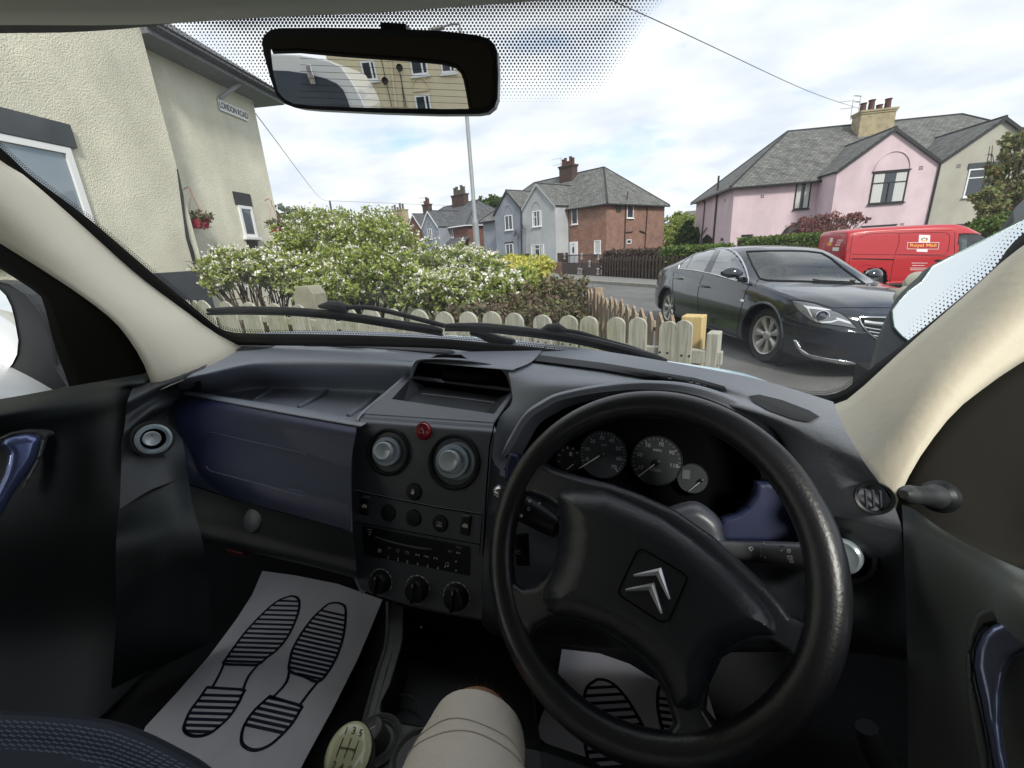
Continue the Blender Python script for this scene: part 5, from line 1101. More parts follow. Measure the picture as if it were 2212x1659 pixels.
def mwin(x0, y0, x1, y1, mul=.62):
    a, b_ = mz(x0, y0), mz(x1, y1); xa, xb = sorted((a.x, b_.x)); za, zb_ = sorted((a.z, b_.z)); f = B(); t = .09
    W = xb-xa; H = zb_-za
    for (u0, u1, v0, v1) in ((0, W, 0, t), (0, W, H-t, H), (0, t, t, H-t), (W-t, W, t, H-t), (W*mul, W*mul+t, t, H-t)): f.obox((xa+u0, YB, za+v0), (u1-u0, 0, 0), (0, .06, 0), (0, 0, v1-v0))
    f.obox((xa-.08, YB, za-.1), (W+.16, 0, 0), (0, .14, 0), (0, 0, .09)); fo = f.build('window', PW, cb_, smooth=False); B().obox((xa+t/2, YB-.01, za+t/2), (W-t, 0, 0), (0, .03, 0), (0, 0, H-t)).build('pane', PANE, fo, smooth=False)
    return (xa+xb)/2, zb_, W
for w4 in ((870, 490, 1020, 640), (1260, 440, 1425, 595), (1515, 500, 1640, 578)): mwin(*w4)
for w4 in ((925, 785, 1055, 930), (1305, 765, 1452, 900)):
    cx_, zt_, W_ = mwin(*w4); B().tube([Vector((cx_+W_*.5*math.cos(t), YB+.02, zt_+.25+W_*.62*math.sin(t))) for t in np.linspace(0, math.pi, 16)], .04, 5).build('arch_moulding', CREAM, cb_); B().obox((cx_-W_*.55, YB, zt_+.15), (W_*1.1, 0, 0), (0, .08, 0), (0, 0, .1)).build('lintel', CREAM, cb_, smooth=False)
for l, r in (([(1115, 465), (1165, 860)], .07), ([(1045, 480), (1130, 860)], .02), ([(1185, 540), (1245, 860)], .02), ([(1200, 600), (1230, 860)], .02)): B().tube([mz(*p)+Vector((0, .06, 0)) for p in l], r, 6).build('downpipe', CREAM if r > .05 else GUT, cb_)
for (x, y) in ((1190, 545), (1075, 650)): dish(mz(x, y)+Vector((0, .3, 0)), (.3, .9, .2), cb_, .17)
wv = hatch('white_hatchback', 'white car parked beside our left front door, its body seen past the door mirror', (-2.75, .15, 0), 0, WHITEPAINT)
# white van behind, filling the left of the mirror
wb_ = empty('white_van', (-3.6, -7.2, 0), 'white panel van parked behind us, seen in the rear view mirror', 'van')
ow = [mp(*z2m(x, y), -6.0) for x, y in ((120, 425), (400, 440), (610, 480), (730, 540), (800, 640), (850, 720), (890, 800), (925, 880), (935, 1000), (940, 1200), (100, 1200))]
B().poly(ow, 4.2, (0, -1, 0)).build('body', WHITEPAINT, wb_, smooth=False, recalc=True, bevel=.08)
ow = [mp(*z2m(x, y), -5.97) for x, y in ((120, 562), (300, 570), (450, 590), (600, 630), (690, 670), (740, 720), (770, 790), (800, 880), (810, 960), (100, 960))]
B().poly(ow, .05, (0, -1, 0)).build('windscreen', mat('van_screen', (.05, .065, .09), .15, coat=.3), wb_, smooth=False, recalc=True)
q = mp(*z2m(480, 600), -5.9); B().box(q, (.07, .05, .20)).build('wiper_bracket', CHROME, wb_, bevel=.01)
wz = min(p.z for p in ow)
for s_ in (0, 1): wheel(wb_, -5.0+2.2*s_, -6.4, r=.33, rim=.2, side=1)
# ================================================================== OUR OWN VAN, FROM THE DRIVER'S SEAT
my = empty('delivery_van', (-.47, -.4, 0), 'cabin of the light blue van we sit in: dark dashboard, cream pillars, bonnet outside', 'van')
GLOVE = mat('shaded_lower_dash', (.034, .038, .042), .5, bump=.1, bscale=400, dist=.001, spec=.4)  # shaded copy of the dash plastic; the dimness low down is in the colour
LOWC = mat('shaded_lower_cowl', (.045, .05, .06), .45, bump=.2, bscale=300, dist=.001)  # darker copy of the dash plastic, shade behind the wheel painted in
DASHE = mat('shaded_dash_end', (.034, .038, .042), .45, bump=.3, bscale=210, dist=.001, spec=.4)  # same dash plastic, darkened to paint the shade at the left end
DOORL = mat('shaded_left_door', (.020, .025, .027), .5, bump=.2, bscale=200, dist=.001, spec=.35)  # shaded copy of the door plastic; the left side's dimness is in the colour
DASH = mat('lit_dash_plastic', (.27, .29, .34), .43, bump=.35, bscale=210, dist=.0015, spec=1.0)  # lit copy of the dash plastic, paler to stand for windscreen light
DASHS = mat('console_plastic', (.085, .093, .115), .4, bump=.08, bscale=500, dist=.001, spec=1.0)
DARKP = mat('black_plastic', (.012, .013, .016), .45)
DEEP = mat('recess_black', (.003, .003, .004), .95, spec=.05)  # near-black stands in for the shade inside recesses
BLUEP = mat('metallic_blue_trim', (.022, .029, .080), .46, metal=.25)
KNB = mat('knob_silver', (.74, .80, .86), .25, metal=.15)
SILV = mat('silver_blue_plastic', (.50, .58, .64), .28, metal=.2)
CREAMP = mat('cream_trim', (.80, .73, .58), .6, bump=.5, bscale=70, dist=.0015, var=.04, vscale=9)
HEADL = mat('headliner', (.50, .46, .37), .95, bump=.2, bscale=300, dist=.001)
RUBB = mat('black_rubber', (.008, .008, .009), .6)
LEATH = mat('wheel_leather', (.017, .018, .023), .33, bump=.35, bscale=300, dist=.0010)
PADM = mat('airbag_cover', (.021, .024, .033), .38, bump=.35, bscale=260, dist=.0012)
DOORM = mat('lit_door_plastic', (.26, .285, .28), .42, bump=.3, bscale=160, dist=.001, spec=1.0)  # lit copy of the door plastic, paler to paint in the daylight
for m_ in (LEATH, PADM): m_.node_tree.nodes['Principled BSDF'].inputs['Coat Weight'].default_value = .25; m_.node_tree.nodes['Principled BSDF'].inputs['Coat Roughness'].default_value = .32
INK = mat('white_print', (.82, .83, .82), .5)
INKD = mat('grey_print', (.38, .40, .41), .5)
REDB = mat('hazard_red', (.30, .008, .02), .22, coat=.6)
MIRR = mat('mirror_silver', (.92, .93, .92), .0, metal=1)
SEATF = mat('seat_fabric', (.035, .045, .065), .95, bump=.4, bscale=300, dist=.002)
BONN = mat('light_blue_paint', (.34, .50, .58), .25, coat=.8)
def dusty(m, lo, hi):      # thin film of dust and wiper smears on the pane
    t = m.node_tree; o = t.nodes['Material Output'] if 'Material Output' in t.nodes else [n for n in t.nodes if n.type == 'OUTPUT_MATERIAL'][0]; s0 = o.inputs[0].links[0].from_socket
    tcn = t.nodes.new('ShaderNodeTexCoord'); mm = t.nodes.new('ShaderNodeMapping'); mm.inputs['Scale'].default_value = (1.5, 1.5, 5); n = t.nodes.new('ShaderNodeTexNoise'); n.inputs['Scale'].default_value = 3; n.inputs['Detail'].default_value = 7; n.inputs['Distortion'].default_value = .6
    t.links.new(tcn.outputs['Object'], mm.inputs[0]); t.links.new(mm.outputs[0], n.inputs[0]); r = t.nodes.new('ShaderNodeMapRange'); r.inputs[1].default_value = .3; r.inputs[2].default_value = .75; r.inputs[3].default_value = lo; r.inputs[4].default_value = hi; t.links.new(n.outputs[0], r.inputs[0])
    d = t.nodes.new('ShaderNodeBsdfTranslucent'); d.inputs[0].default_value = (.9, .92, .95, 1); x = t.nodes.new('ShaderNodeMixShader'); t.links.new(r.outputs[0], x.inputs[0]); t.links.new(s0, x.inputs[1]); t.links.new(d.outputs[0], x.inputs[2]); t.links.new(x.outputs[0], o.inputs[0])
GLS = glass('windscreen_glass', (.97, .985, .98), .008, 0, .10)
dusty(GLS, .008, .05)
DGL = glass('door_glass', (.93, .95, .94), .012, 0, .3)
Z0 = EYE.z
def DD(rows): return [[D(*p) for p in r] for r in rows]
# smooth curved windscreen: depth along each sight line
an = [(0, 60, .80), (0, 348, .93), (493, 735, 1.18), (822, 30, .64), (1138, 0, .60), (1500, -30, .57), (2212, 532, .56), (1860, 815, .66), (2212, -50, .50), (1000, 748, 1.0), (1400, 790, .84), (750, 400, .85), (1300, 400, .72), (-250, 200, .84), (2400, 300, .52)]
Am = np.array([[1, x/1e3, y/1e3, x*x/1e6, y*y/1e6, x*y/1e6] for x, y, d in an]); co = np.linalg.lstsq(Am, np.array([1/d for _, _, d in an]), rcond=None)[0]
def gd(x, y):
    x = max(-400, min(2500, x)); y = max(-350, y)
    return 1/float(np.dot(co, [1, x/1e3, y/1e3, x*x/1e6, y*y/1e6, x*y/1e6]))
def G(x, y, off=0): return P(x, y, gd(x, y)+off)
def strip(l1, l2, f1, f2, n=60, k=4, mid=None):
    """surface between two picture polylines; f turn pixels into points"""
    def rs(l): q = [Vector((x, y, 0)) for x, y in l]; return resample(cr1(q, 6), n)
    a, b = rs(l1), rs(l2); rows = []
    for j in range(k+1):
        t = j/k; row = []
        for p, q in zip(a, b):
            m_ = p.lerp(q, t); A_, B_ = f1(p.x, p.y), f2(q.x, q.y); dA = (A_-EYE).dot(fw); dB = (B_-EYE).dot(fw); d_ = 1/((1-t)/dA+t/dB)
            if mid: d_ -= mid*math.sin(math.pi*t)
            row.append(P(m_.x, m_.y, d_))
        rows.append(row)
    return rows
# glass
gl = [[G(x, y) for x in np.linspace(-260, 2460, 34)] for y in np.linspace(-260, 900, 18)]
def keepg(x, y): return not (y > 735 and x < 300)
gpoly = [(-260, -260), (2460, -260), (2460, 420), (2212, 515), (1990, 725), (1880, 815), (1790, 868), (1626, 842), (1480, 812), (1193, 766), (931, 742), (560, 732), (495, 728), (404, 664), (172, 475), (51, 372), (-260, 110)]
bm = bmesh.new(); bm.faces.new([bm.verts.new((x, y, 0)) for x, y in gpoly]); bmesh.ops.triangulate(bm, faces=bm.faces)
for it in range(6):
    es = [e for e in bm.edges if e.calc_length() > 90]
    if not es: break
    bmesh.ops.subdivide_edges(bm, edges=es, cuts=1); bmesh.ops.triangulate(bm, faces=bm.faces)
b = B(); bm.verts.ensure_lookup_table(); bm.verts.index_update(); b.v = [G(v.co.x, v.co.y) for v in bm.verts]; b.f = [tuple(v.index for v in f.verts) for f in bm.faces]; bm.free()
wsn = b.build('windscreen', GLS, my, angle=180)
# black border strips
gin = [(-260, 92), (0, 318), (67, 379.5), (189, 471), (329, 590), (391, 641), (458, 697.7), (478, 711), (502, 718), (545, 720), (747, 723), (931, 730), (1041, 739), (1193, 754), (1382.5, 783), (1480.5, 801), (1626.5, 829), (1685, 841), (1744, 852), (1783, 854), (1822.6, 843), (1862, 813), (1889, 791), (1993.7, 711), (2140, 588), (2212, 504), (2460, 320)]
gout = [(-260, 160), (0, 352), (48, 385), (170, 490), (290, 600), (398, 682), (452, 720), (470, 738), (494, 744), (545, 746), (747, 748), (931, 752), (1041, 762), (1193, 780), (1382.5, 810), (1480.5, 826), (1626.5, 856), (1685, 868), (1744, 880), (1792, 895), (1840, 876), (1890, 832), (1912, 812), (2012, 734), (2155, 612), (2225, 540), (2460, 380)]
b = B(); b.grid(strip(gin, gout, lambda x, y: G(x, y, -.006), lambda x, y: G(x, y, -.02), 150, 3)); b.build('windscreen_seal', RUBB, my, solid=.002)
# dotted border printed on the glass
def dots(test, name, sp, x0, x1, y0, y1, mid, slant=0):
    b = B(); j = 0; y = y0
    while y < y1:
        x = x0+(sp/2 if j % 2 else 0)
        while x < x1:
            r = test(x, y)
            if r > .15:
                c = G(x, y, -.0015); d_ = gd(x, y)/F; k = [c+RT*(math.cos(a)*r*d_)-UP*(math.sin(a)*r*d_*1.15) for a in np.linspace(0, 2*math.pi, 7)[:-1]]
                b.add(k, [(0, 1, 2, 3, 4, 5)])
            x += sp
        y += sp*.86; j += 1
    return b.build(name, mid, wsn, smooth=False)
FRIT = mat('frit_black', (.006, .007, .012), .6)
top_edge = [(-10, 50), (296, 50), (596, 32), (812, 24), (973, 12), (1138, 0), (1440, -20)]
def yt(x):
    for i in range(len(top_edge)-1):
        if top_edge[i][0] <= x <= top_edge[i+1][0]: t = (x-top_edge[i][0])/(top_edge[i+1][0]-top_edge[i][0]); return top_edge[i][1]*(1-t)+top_edge[i+1][1]*t
    return 0
low = [(0, 74), (150, 72), (300, 66), (380, 90), (470, 150), (555, 200), (620, 235), (900, 232), (1180, 224), (1245, 222), (1300, 200), (1345, 140), (1385, 70), (1440, -10)]
def lo(x):
    for i in range(len(low)-1):
        if low[i][0] <= x <= low[i+1][0]: t = (x-low[i][0])/(low[i+1][0]-low[i][0]); return low[i][1]*(1-t)+low[i+1][1]*t
    return -99
def t1(x, y):
    l = lo(x)
    if y > l: return 0
    q = (l-y)/30 if x > 330 else (l-y)/12
    edge = min(1, max(0, q)); top = 1+max(0, 1-(y-yt(x))/40)*.42
    return 2.72*(.36+.64*min(1, (l-y)/120))*top*(edge**.3 if edge > 0 else 0)
dots(t1, 'frit_dots', 7.9, -10, 1440, -12, 240, FRIT)
# side and bottom dot rows: follow the border
b = B(); gi = resample([Vector((x, y, 0)) for x, y in gin], 900)
for k, (off, rr) in enumerate(((4, 2.3), (9, 1.9), (14, 1.4), (18.5, 1.0))):
    rowp = resample([Vector((x, y, 0)) for x, y in gin], int(3600/6.2))
    for i in range(1, len(rowp)-1):
        t = (rowp[i+1]-rowp[i-1]).normalized(); nn = Vector((t.y, -t.x, 0)); c = rowp[i]+nn*off+t*(3.1 if k % 2 else 0)
        if not (-20 < c.x < 2232): continue
        right = c.x > 1840
        if right or off > 10: continue
        s_ = (1.35 if right else .75)
        cc = rowp[i]+nn*off*(1.5 if right else .8)+t*(3.1 if k % 2 else 0); d_ = gd(cc.x, cc.y)/F; o_ = G(cc.x, cc.y, -.0015)
        b.add([o_+RT*(math.cos(a)*rr*s_*d_)-UP*(math.sin(a)*rr*s_*d_) for a in np.linspace(0, 2*math.pi, 7)[:-1]], [(0, 1, 2, 3, 4, 5)])
rl = resample([Vector((x, y, 0)) for x, y in gin if x >= 1822], 78); 
for k in range(5):
    for i in range(1, len(rl)-1):
        t = (rl[i+1]-rl[i-1]).normalized(); nn = Vector((t.y, -t.x, 0)); cc = rl[i]+nn*(3+k*7.2)+t*(4.2 if k % 2 else 0); d_ = gd(cc.x, cc.y)/F; o_ = G(cc.x, cc.y, -.0015); rr = (2.5-.4*k)*min(1, max(0, (cc.x-1905)/110))
        if cc.x < 2240 and rr > .4: b.add([o_+RT*(math.cos(a)*rr*d_)-UP*(math.sin(a)*rr*d_) for a in np.linspace(0, 2*math.pi, 7)[:-1]], [(0, 1, 2, 3, 4, 5)])
b.build('frit_dots', FRIT, wsn, smooth=False)
# headliner and header rail
hl1 = [(-600, 60), (-300, 55), (0, 51), (296, 50), (596, 33), (812, 24), (973, 12), (1138, 0), (1450, -25), (2300, -60), (3000, -60)]
hb1 = [(-600, 84), (-300, 78), (0, 72), (150, 70), (296, 60), (420, 46), (596, 34), (812, 25), (973, 13), (1138, 1), (1450, -22), (2300, -55), (3000, -50)]
b = B(); b.grid(strip(hl1, hb1, lambda x, y: G(x, y, -.03), lambda x, y: G(x, y, -.012), 60, 2)); b.build('header_seal', RUBB, my)
b = B(); up_rows = strip(hl1, [(x, y-170) for x, y in hl1], lambda x, y: G(x, y, -.05), lambda x, y: P(x, y, gd(x, y)*.72), 60, 5); b.grid(up_rows)
last = up_rows[-1]
b.grid([last, [Vector((p.x, -.3, 1.5+.46)) for p in last], [Vector((p.x, -2.3, 1.5+.58)) for p in last]])
b.build('headliner', HEADL, my, solid=.004)
# pillars
li = [(-700, -120), (-260, 165), (0, 348), (51, 379.5), (172.5, 484.6), (296.6, 595), (404, 676), (458, 716.5), (493, 735.4), (540, 760)]
lod = [(-700, 120), (-260, 360), (0, 525), (94, 584), (172.5, 635.6), (242.6, 689.5), (283, 738), (310, 784), (322, 813.6), (330, 850)]
b = B(); b.grid(strip(li, lod, lambda x, y: G(x, y, -.035), lambda x, y: P(x, y, .92-.0002*(330-x)), 40, 10, .03)); pl_ = b.build('pillar_trim', CREAMP, my, solid=.003)
ri = [(3300, -180), (2800, 120), (2460, 370), (2212, 532), (2101.5, 627), (1950.6, 758.4), (1886, 818.6), (1828, 867), (1778, 884), (1740, 900)]
ro = [(3500, 120), (2950, 400), (2460, 640), (2212, 778), (2140, 826), (2060, 890), (1990, 982), (1955, 1045), (1940, 1080), (1930, 1120)]
b = B(); b.grid(strip(ri, ro, lambda x, y: G(x, y, -.035), lambda x, y: P(x, y, .475), 40, 10, .03)); b.build('pillar_trim', CREAMP, my, solid=.003)
# dark door-frame areas outside the pillars
wo = [(-700, 150), (-260, 420), (0, 579), (54, 614), (89, 638), (102, 676), (118.6, 743.5), (150, 831), (160, 870)]
b = B(); b.grid(strip(lod, wo, lambda x, y: P(x, y, .95), lambda x, y: P(x, y, 1.02), 40, 6, .0)); b.build('door_frame', mat('door_frame_black', (.003, .003, .002), .9, spec=.1), my, solid=.003)
rw = [(2700, 560), (2500, 900), (2400, 1100), (2300, 1200), (2212, 1250), (2120, 1205), (2030, 1180), (1960, 1150)]
b = B(); b.grid(strip([(3500, 120), (2950, 400), (2460, 640), (2212, 778), (2140, 826), (2060, 890), (1990, 982), (1955, 1045), (1942, 1090), (1940, 1120)], [(3700, 150), (3200, 560), (2800, 820), (2600, 930), (2420, 1080), (2300, 1180), (2212, 1238), (2120, 1195), (2030, 1150), (1960, 1120)], lambda x, y: P(x, y, .52), lambda x, y: P(x, y, .44), 40, 8, -.015)); b.build('door_frame', mat('door_frame_brown', (.012, .011, .008), .8, spec=.2), my, solid=.003)
# ---- dashboard shell
def skin_of(o):
    me = o.data; return Skin(BVHTree.FromPolygons([v.co.copy() for v in me.vertices], [list(p.vertices) for p in me.polygons]), Matrix.Identity(4), o)
def part(name, rows, m, par=my, n=40, k=6, raw=False, **kw): b = B(); b.grid(surf(rows if raw else DD(rows), n, k)); return b.build(name, m, par, angle=60, **kw)
dash = part('dashboard', [
    [(400, 728, -.195), (620, 716, -.195), (800, 716, -.195), (1000, 728, -.195), (1180, 745, -.195)],
    [(392, 758, -.208), (600, 746, -.205), (800, 749, -.205), (980, 760, -.205), (1150, 780, -.205)],
    [(380, 800, -.22), (565, 768, -.214), (750, 768, -.213), (900, 780, -.213), (1110, 798, -.213)],
    [(383, 806, -.222), (566, 772, -.216), (750, 772, -.216), (900, 779, -.216), (1112, 801, -.217)]], DASH, n=60, k=8)
part('tray_back', [
    [(380, 800, -.22), (565, 768, -.2141), (750, 768, -.2131), (893, 778, -.2135)],
    [(385, 822, -.232), (440, 808, -.224), (560, 784, -.221), (750, 784, -.221), (892, 793, -.221)],
    [(385, 838, -.262), (450, 822, -.25), (556, 803, -.246), (750, 804, -.246), (882, 813, -.25)],
    [(390, 846, -.288), (465, 838, -.286), (560, 824, -.287), (750, 828, -.287), (872, 836, -.29)],
    [(395, 850, -.302), (480, 847, -.308), (575, 838, -.31), (750, 845, -.311), (865, 853, -.311)],
    [(400, 852, -.305), (470, 851, -.312), (575, 852, -.314), (740, 862, -.315), (850, 872, -.315)],
    [(440, 851, -.308), (540, 868, -.312), (660, 888, -.314), (810, 915, -.314)]], DASH, par=dash, n=60, k=8)
part('tray_lip', [
    [(425, 849, -.312), (540, 868, -.314), (660, 888, -.316), (800, 915, -.316)],
    [(408, 845, -.292), (530, 864, -.292), (660, 884, -.292), (795, 908, -.292)],
    [(392, 843.5, -.283), (528, 868, -.283), (660, 890, -.283), (790, 915, -.283)],
    [(384, 848, -.284), (520, 874, -.284), (650, 898, -.284), (780, 921, -.284)],
    [(384, 853, -.290), (520, 878, -.290), (650, 902, -.290), (780, 925, -.290)]], DASH, par=dash)
rib = DASH
for (p, q) in (((589, 839), (552, 864)), ((706, 844), (646, 880)), ((815, 853), (752, 899))):
    B().tube(cr1([D(*p, -.312), D((p[0]+q[0])/2, (p[1]+q[1])/2, -.311), D(*q, -.313)], 4), .0055, 8).build('tray_rib', rib, dash)
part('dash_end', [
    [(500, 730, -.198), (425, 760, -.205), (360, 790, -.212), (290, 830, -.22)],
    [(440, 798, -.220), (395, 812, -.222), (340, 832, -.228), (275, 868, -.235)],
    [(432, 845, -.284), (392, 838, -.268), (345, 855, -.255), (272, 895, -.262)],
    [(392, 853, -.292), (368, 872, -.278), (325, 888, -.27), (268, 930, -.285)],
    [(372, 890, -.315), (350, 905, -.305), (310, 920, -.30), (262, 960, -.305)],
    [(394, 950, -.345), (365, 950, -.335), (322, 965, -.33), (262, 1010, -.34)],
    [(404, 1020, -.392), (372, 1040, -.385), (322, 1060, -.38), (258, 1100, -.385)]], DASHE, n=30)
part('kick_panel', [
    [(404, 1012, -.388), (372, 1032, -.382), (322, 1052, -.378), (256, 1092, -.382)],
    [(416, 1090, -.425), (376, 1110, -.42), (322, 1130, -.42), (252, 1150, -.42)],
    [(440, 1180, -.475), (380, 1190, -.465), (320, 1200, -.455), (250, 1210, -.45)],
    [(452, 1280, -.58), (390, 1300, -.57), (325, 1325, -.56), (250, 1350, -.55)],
    [(450, 1390, -.74), (390, 1420, -.74), (320, 1450, -.74), (240, 1490, -.74)]], DOORL, n=30)  # lower dash end in the shaded door colour, footwell shade painted in
pp_ = part('passenger_panel', [
    [(384, 851, -.287), (480, 868.5, -.287), (620, 895, -.287), (770, 923, -.287)],
    [(366, 872, -.293), (480, 885, -.293), (620, 912, -.293), (768, 941, -.293)],
    [(378, 912, -.318), (486, 922, -.318), (622, 945, -.318), (762, 974, -.318)],
    [(391, 955, -.35), (494, 968, -.35), (628, 990, -.35), (758, 1018, -.35)],
    [(397, 1005, -.39), (505, 1030, -.39), (635, 1058, -.39), (756, 1086, -.39)],
    [(412, 1046, -.425), (520, 1082, -.43), (640, 1114, -.43), (757, 1147, -.43)]], BLUEP)
def ptube(name, pts, dz, r, m, par=my, off=-.004):
    q = [D(x, y, z) for (x, y), z in zip(pts, dz)]; q = [p-(p-EYE).normalized()*.004 for p in q]; return B().tube(cr1(q, 5), r, 6).build(name, m, par)
RIDG = mat('panel_ridge', (.10, .12, .22), .35, metal=.3)
PPS = skin_of(pp_)
PPS.line('panel_ridge', [(446, 939), (448, 934.5), (456, 934), (555, 957), (652, 978), (661, 982), (663, 990)], .0011, RIDG, .0002)
PPS.line('panel_ridge', [(446, 1008), (452, 1017), (555, 1044), (650, 1071), (662, 1070)], .0012, RIDG, .0002)
PPS.line('panel_ridge', [(622, 1056), (640, 1059), (656, 1063)], .0011, RIDG, .0002)
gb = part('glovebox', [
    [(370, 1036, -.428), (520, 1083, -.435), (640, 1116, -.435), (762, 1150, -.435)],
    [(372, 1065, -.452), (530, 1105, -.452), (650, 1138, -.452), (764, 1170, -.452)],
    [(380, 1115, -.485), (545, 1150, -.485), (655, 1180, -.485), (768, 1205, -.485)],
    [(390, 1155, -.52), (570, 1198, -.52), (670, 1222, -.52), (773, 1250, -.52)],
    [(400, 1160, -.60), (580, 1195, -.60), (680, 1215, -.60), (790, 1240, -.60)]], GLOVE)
hp_ = D(566, 1132, -.4845); hn = Vector((.0, -.85, .5)).normalized(); hp_ = hp_+hn*.008
B().lathe(hp_-hn*.003, hn, [(.034, .001), (.031, .004), (.026, -.006), (0, -.012)], 28).build('handle_recess', DARKP, gb)
b = B(); b.lathe(hp_+Vector((.004, -.004, .014)), hn, [(.024, .004), (.022, .010), (.012, .013), (0, .013)], 24); b.build('handle', DASHS, gb)
B().lathe(hp_+Vector((.012, -.004, -.014)), hn, [(.015, .0), (.011, .007), (0, .010)], 20).build('latch', DASHS, gb)
# demister slots and speaker grilles on the dash top
_sk = {}
def ontop(name, pts, dz, m, th=.002, lift=.0015, par=None):
    par = par or dash
    if par.name not in _sk: _sk[par.name] = skin_of(par)
    return _sk[par.name].patch(name, pts, m, .0016+(.0008 if m is DEEP else 0), 8)
GRL = mat('grille_dark', (.035, .038, .043), .6, bump=.8, bscale=900, dist=.001)
ontop('demister_slot', [(643, 743), (700, 741.5), (800, 743), (900, 750), (975, 757), (985, 762), (975, 765), (900, 759), (800, 752), (700, 748), (660, 748)], -.2053, mat('slot_shade', (.03, .032, .037), .6), lift=.003)
ontop('demister_slot', [(835, 755.5), (900, 761), (970, 767), (968, 768.5), (900, 763), (835, 757)], -.206, DEEP, lift=.004)
ontop('demister_slot', [(700, 750), (760, 751.5), (800, 754), (780, 754.5), (740, 753)], -.206, DEEP, lift=.004)
def ellp(cx_, cy_, a, b_, rot, n=36, pw=2): return [(cx_+a*math.cos(t)*math.cos(rot)-b_*math.sin(t)*math.sin(rot), cy_+a*math.cos(t)*math.sin(rot)+b_*math.sin(t)*math.cos(rot)) for t in np.linspace(0, 2*math.pi, n+1)[:-1]]
sp1 = [(468, 757), (475, 748), (490, 743), (530, 739), (575, 738), (600, 740), (600, 744), (585, 751), (550, 756), (510, 758.5), (480, 758.5)]
ontop('speaker_grille', sp1, -.2060, GRL, lift=.005)
# ---- driver's side shell
drv = part('dash_cowl', [
    [(1120, 735, -.195), (1300, 758, -.195), (1480, 788, -.195), (1640, 820, -.195), (1800, 868, -.195)],
    [(1100, 768, -.206), (1300, 790, -.205), (1480, 820, -.205), (1640, 848, -.205), (1815, 905, -.203)],
    [(1098, 800, -.217), (1280, 808, -.213), (1440, 824, -.213), (1600, 858, -.213), (1835, 945, -.212)],
    [(1104, 832, -.237), (1200, 838, -.228), (1420, 850, -.222), (1640, 895, -.222), (1868, 1000, -.226)],
    [(1105, 870, -.262), (1180, 890, -.27), (1420, 920, -.29), (1620, 930, -.28), (1740, 962, -.238), (1905, 1050, -.245)],
    [(1078, 905, -.285), (1150, 940, -.31), (1420, 980, -.37), (1640, 1000, -.345), (1762, 1020, -.262), (1930, 1090, -.262)],
    [(1066, 960, -.32), (1120, 1000, -.355), (1420, 1050, -.43), (1650, 1080, -.39), (1790, 1090, -.29), (1945, 1130, -.275)],
    [(1062, 1000, -.345), (1116, 1040, -.375), (1420, 1090, -.45), (1655, 1110, -.40), (1795, 1120, -.305), (1948, 1150, -.285)]], DASH, n=60, k=8)
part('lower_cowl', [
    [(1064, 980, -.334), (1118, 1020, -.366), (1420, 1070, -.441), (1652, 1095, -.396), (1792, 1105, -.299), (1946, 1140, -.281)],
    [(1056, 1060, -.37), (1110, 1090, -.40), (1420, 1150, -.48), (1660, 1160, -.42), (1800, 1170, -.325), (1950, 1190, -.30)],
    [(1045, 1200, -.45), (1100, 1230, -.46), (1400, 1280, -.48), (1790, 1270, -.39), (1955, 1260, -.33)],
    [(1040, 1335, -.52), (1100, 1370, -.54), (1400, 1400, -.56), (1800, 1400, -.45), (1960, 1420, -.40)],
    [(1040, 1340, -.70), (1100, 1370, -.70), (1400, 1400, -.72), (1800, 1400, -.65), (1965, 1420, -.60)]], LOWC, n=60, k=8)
ontop('speaker_grille', [(1618, 857), (1640, 854), (1690, 866), (1750, 889), (1778, 906), (1780, 913), (1765, 916), (1720, 908), (1660, 888), (1628, 870)], -.2075, GRL, lift=.006, par=drv)
ontop('demister_slot', [(1085, 762), (1130, 764), (1300, 785), (1500, 818), (1565, 836), (1572, 845), (1545, 848), (1480, 836), (1300, 804), (1120, 780), (1092, 773)], -.206, mat('slot_shade2', (.033, .035, .04), .6), lift=.004, par=drv)
ontop('demister_slot', [(1115, 776), (1300, 800), (1480, 832), (1530, 845), (1480, 836), (1300, 803.5), (1115, 779.5)], -.2065, DEEP, lift=.006, par=drv)
# ---- centre console
FA = Vector((-.46, .575, Z0-.32)); FN = Vector((.05, -1, .38)).normalized()
def FP(x, y, off=0): return PL(x, y, FA, FN)+FN*off
T1, T2, T3 = D(786, 893, -.282), D(1067, 912, -.282), D(1138, 808, -.238); TN = (T2-T1).cross(T3-T1).normalized(); TN = TN if TN.z > 0 else -TN
def TP(x, y, off=0): return PL(x, y, T1, TN)+TN*off
con = B()
con.grid(surf([[TP(786, 893), TP(925, 902), TP(1067, 912)], [TP(780, 898, -.001), TP(922, 908, -.001), TP(1068, 918, -.001)], [FP(773, 910, -.004), FP(920, 921, -.004), FP(1069, 932, -.004)], [FP(766, 935), FP(918, 948), FP(1064, 960)]], 16, 5))
con.grid(surf([[FP(766, 935), FP(918, 948), FP(1064, 960)], [FP(760, 1000), FP(910, 1030), FP(1055, 1060)], [FP(760, 1100), FP(910, 1140), FP(1046, 1170)], [FP(768, 1230), FP(905, 1280), FP(1040, 1310)], [FP(785, 1280, -.006), FP(905, 1318, -.006), FP(1046, 1345, -.006)], [FP(788, 1283, -.08), FP(905, 1318, -.08), FP(1046, 1342, -.08)]], 16, 5))
# top frame round the tray
for q in ([(786, 893), (846, 862), (887, 816), (897, 790), (888, 802)], [(786, 893), (1067, 912), (1067, 894), (846, 862)], [(1067, 912), (1138, 808), (1118, 800), (1106, 844), (1067, 894)]): con.poly([TP(*p) for p in q], .004, -TN)
con = con.build('centre_console', DASHS, my, angle=50)
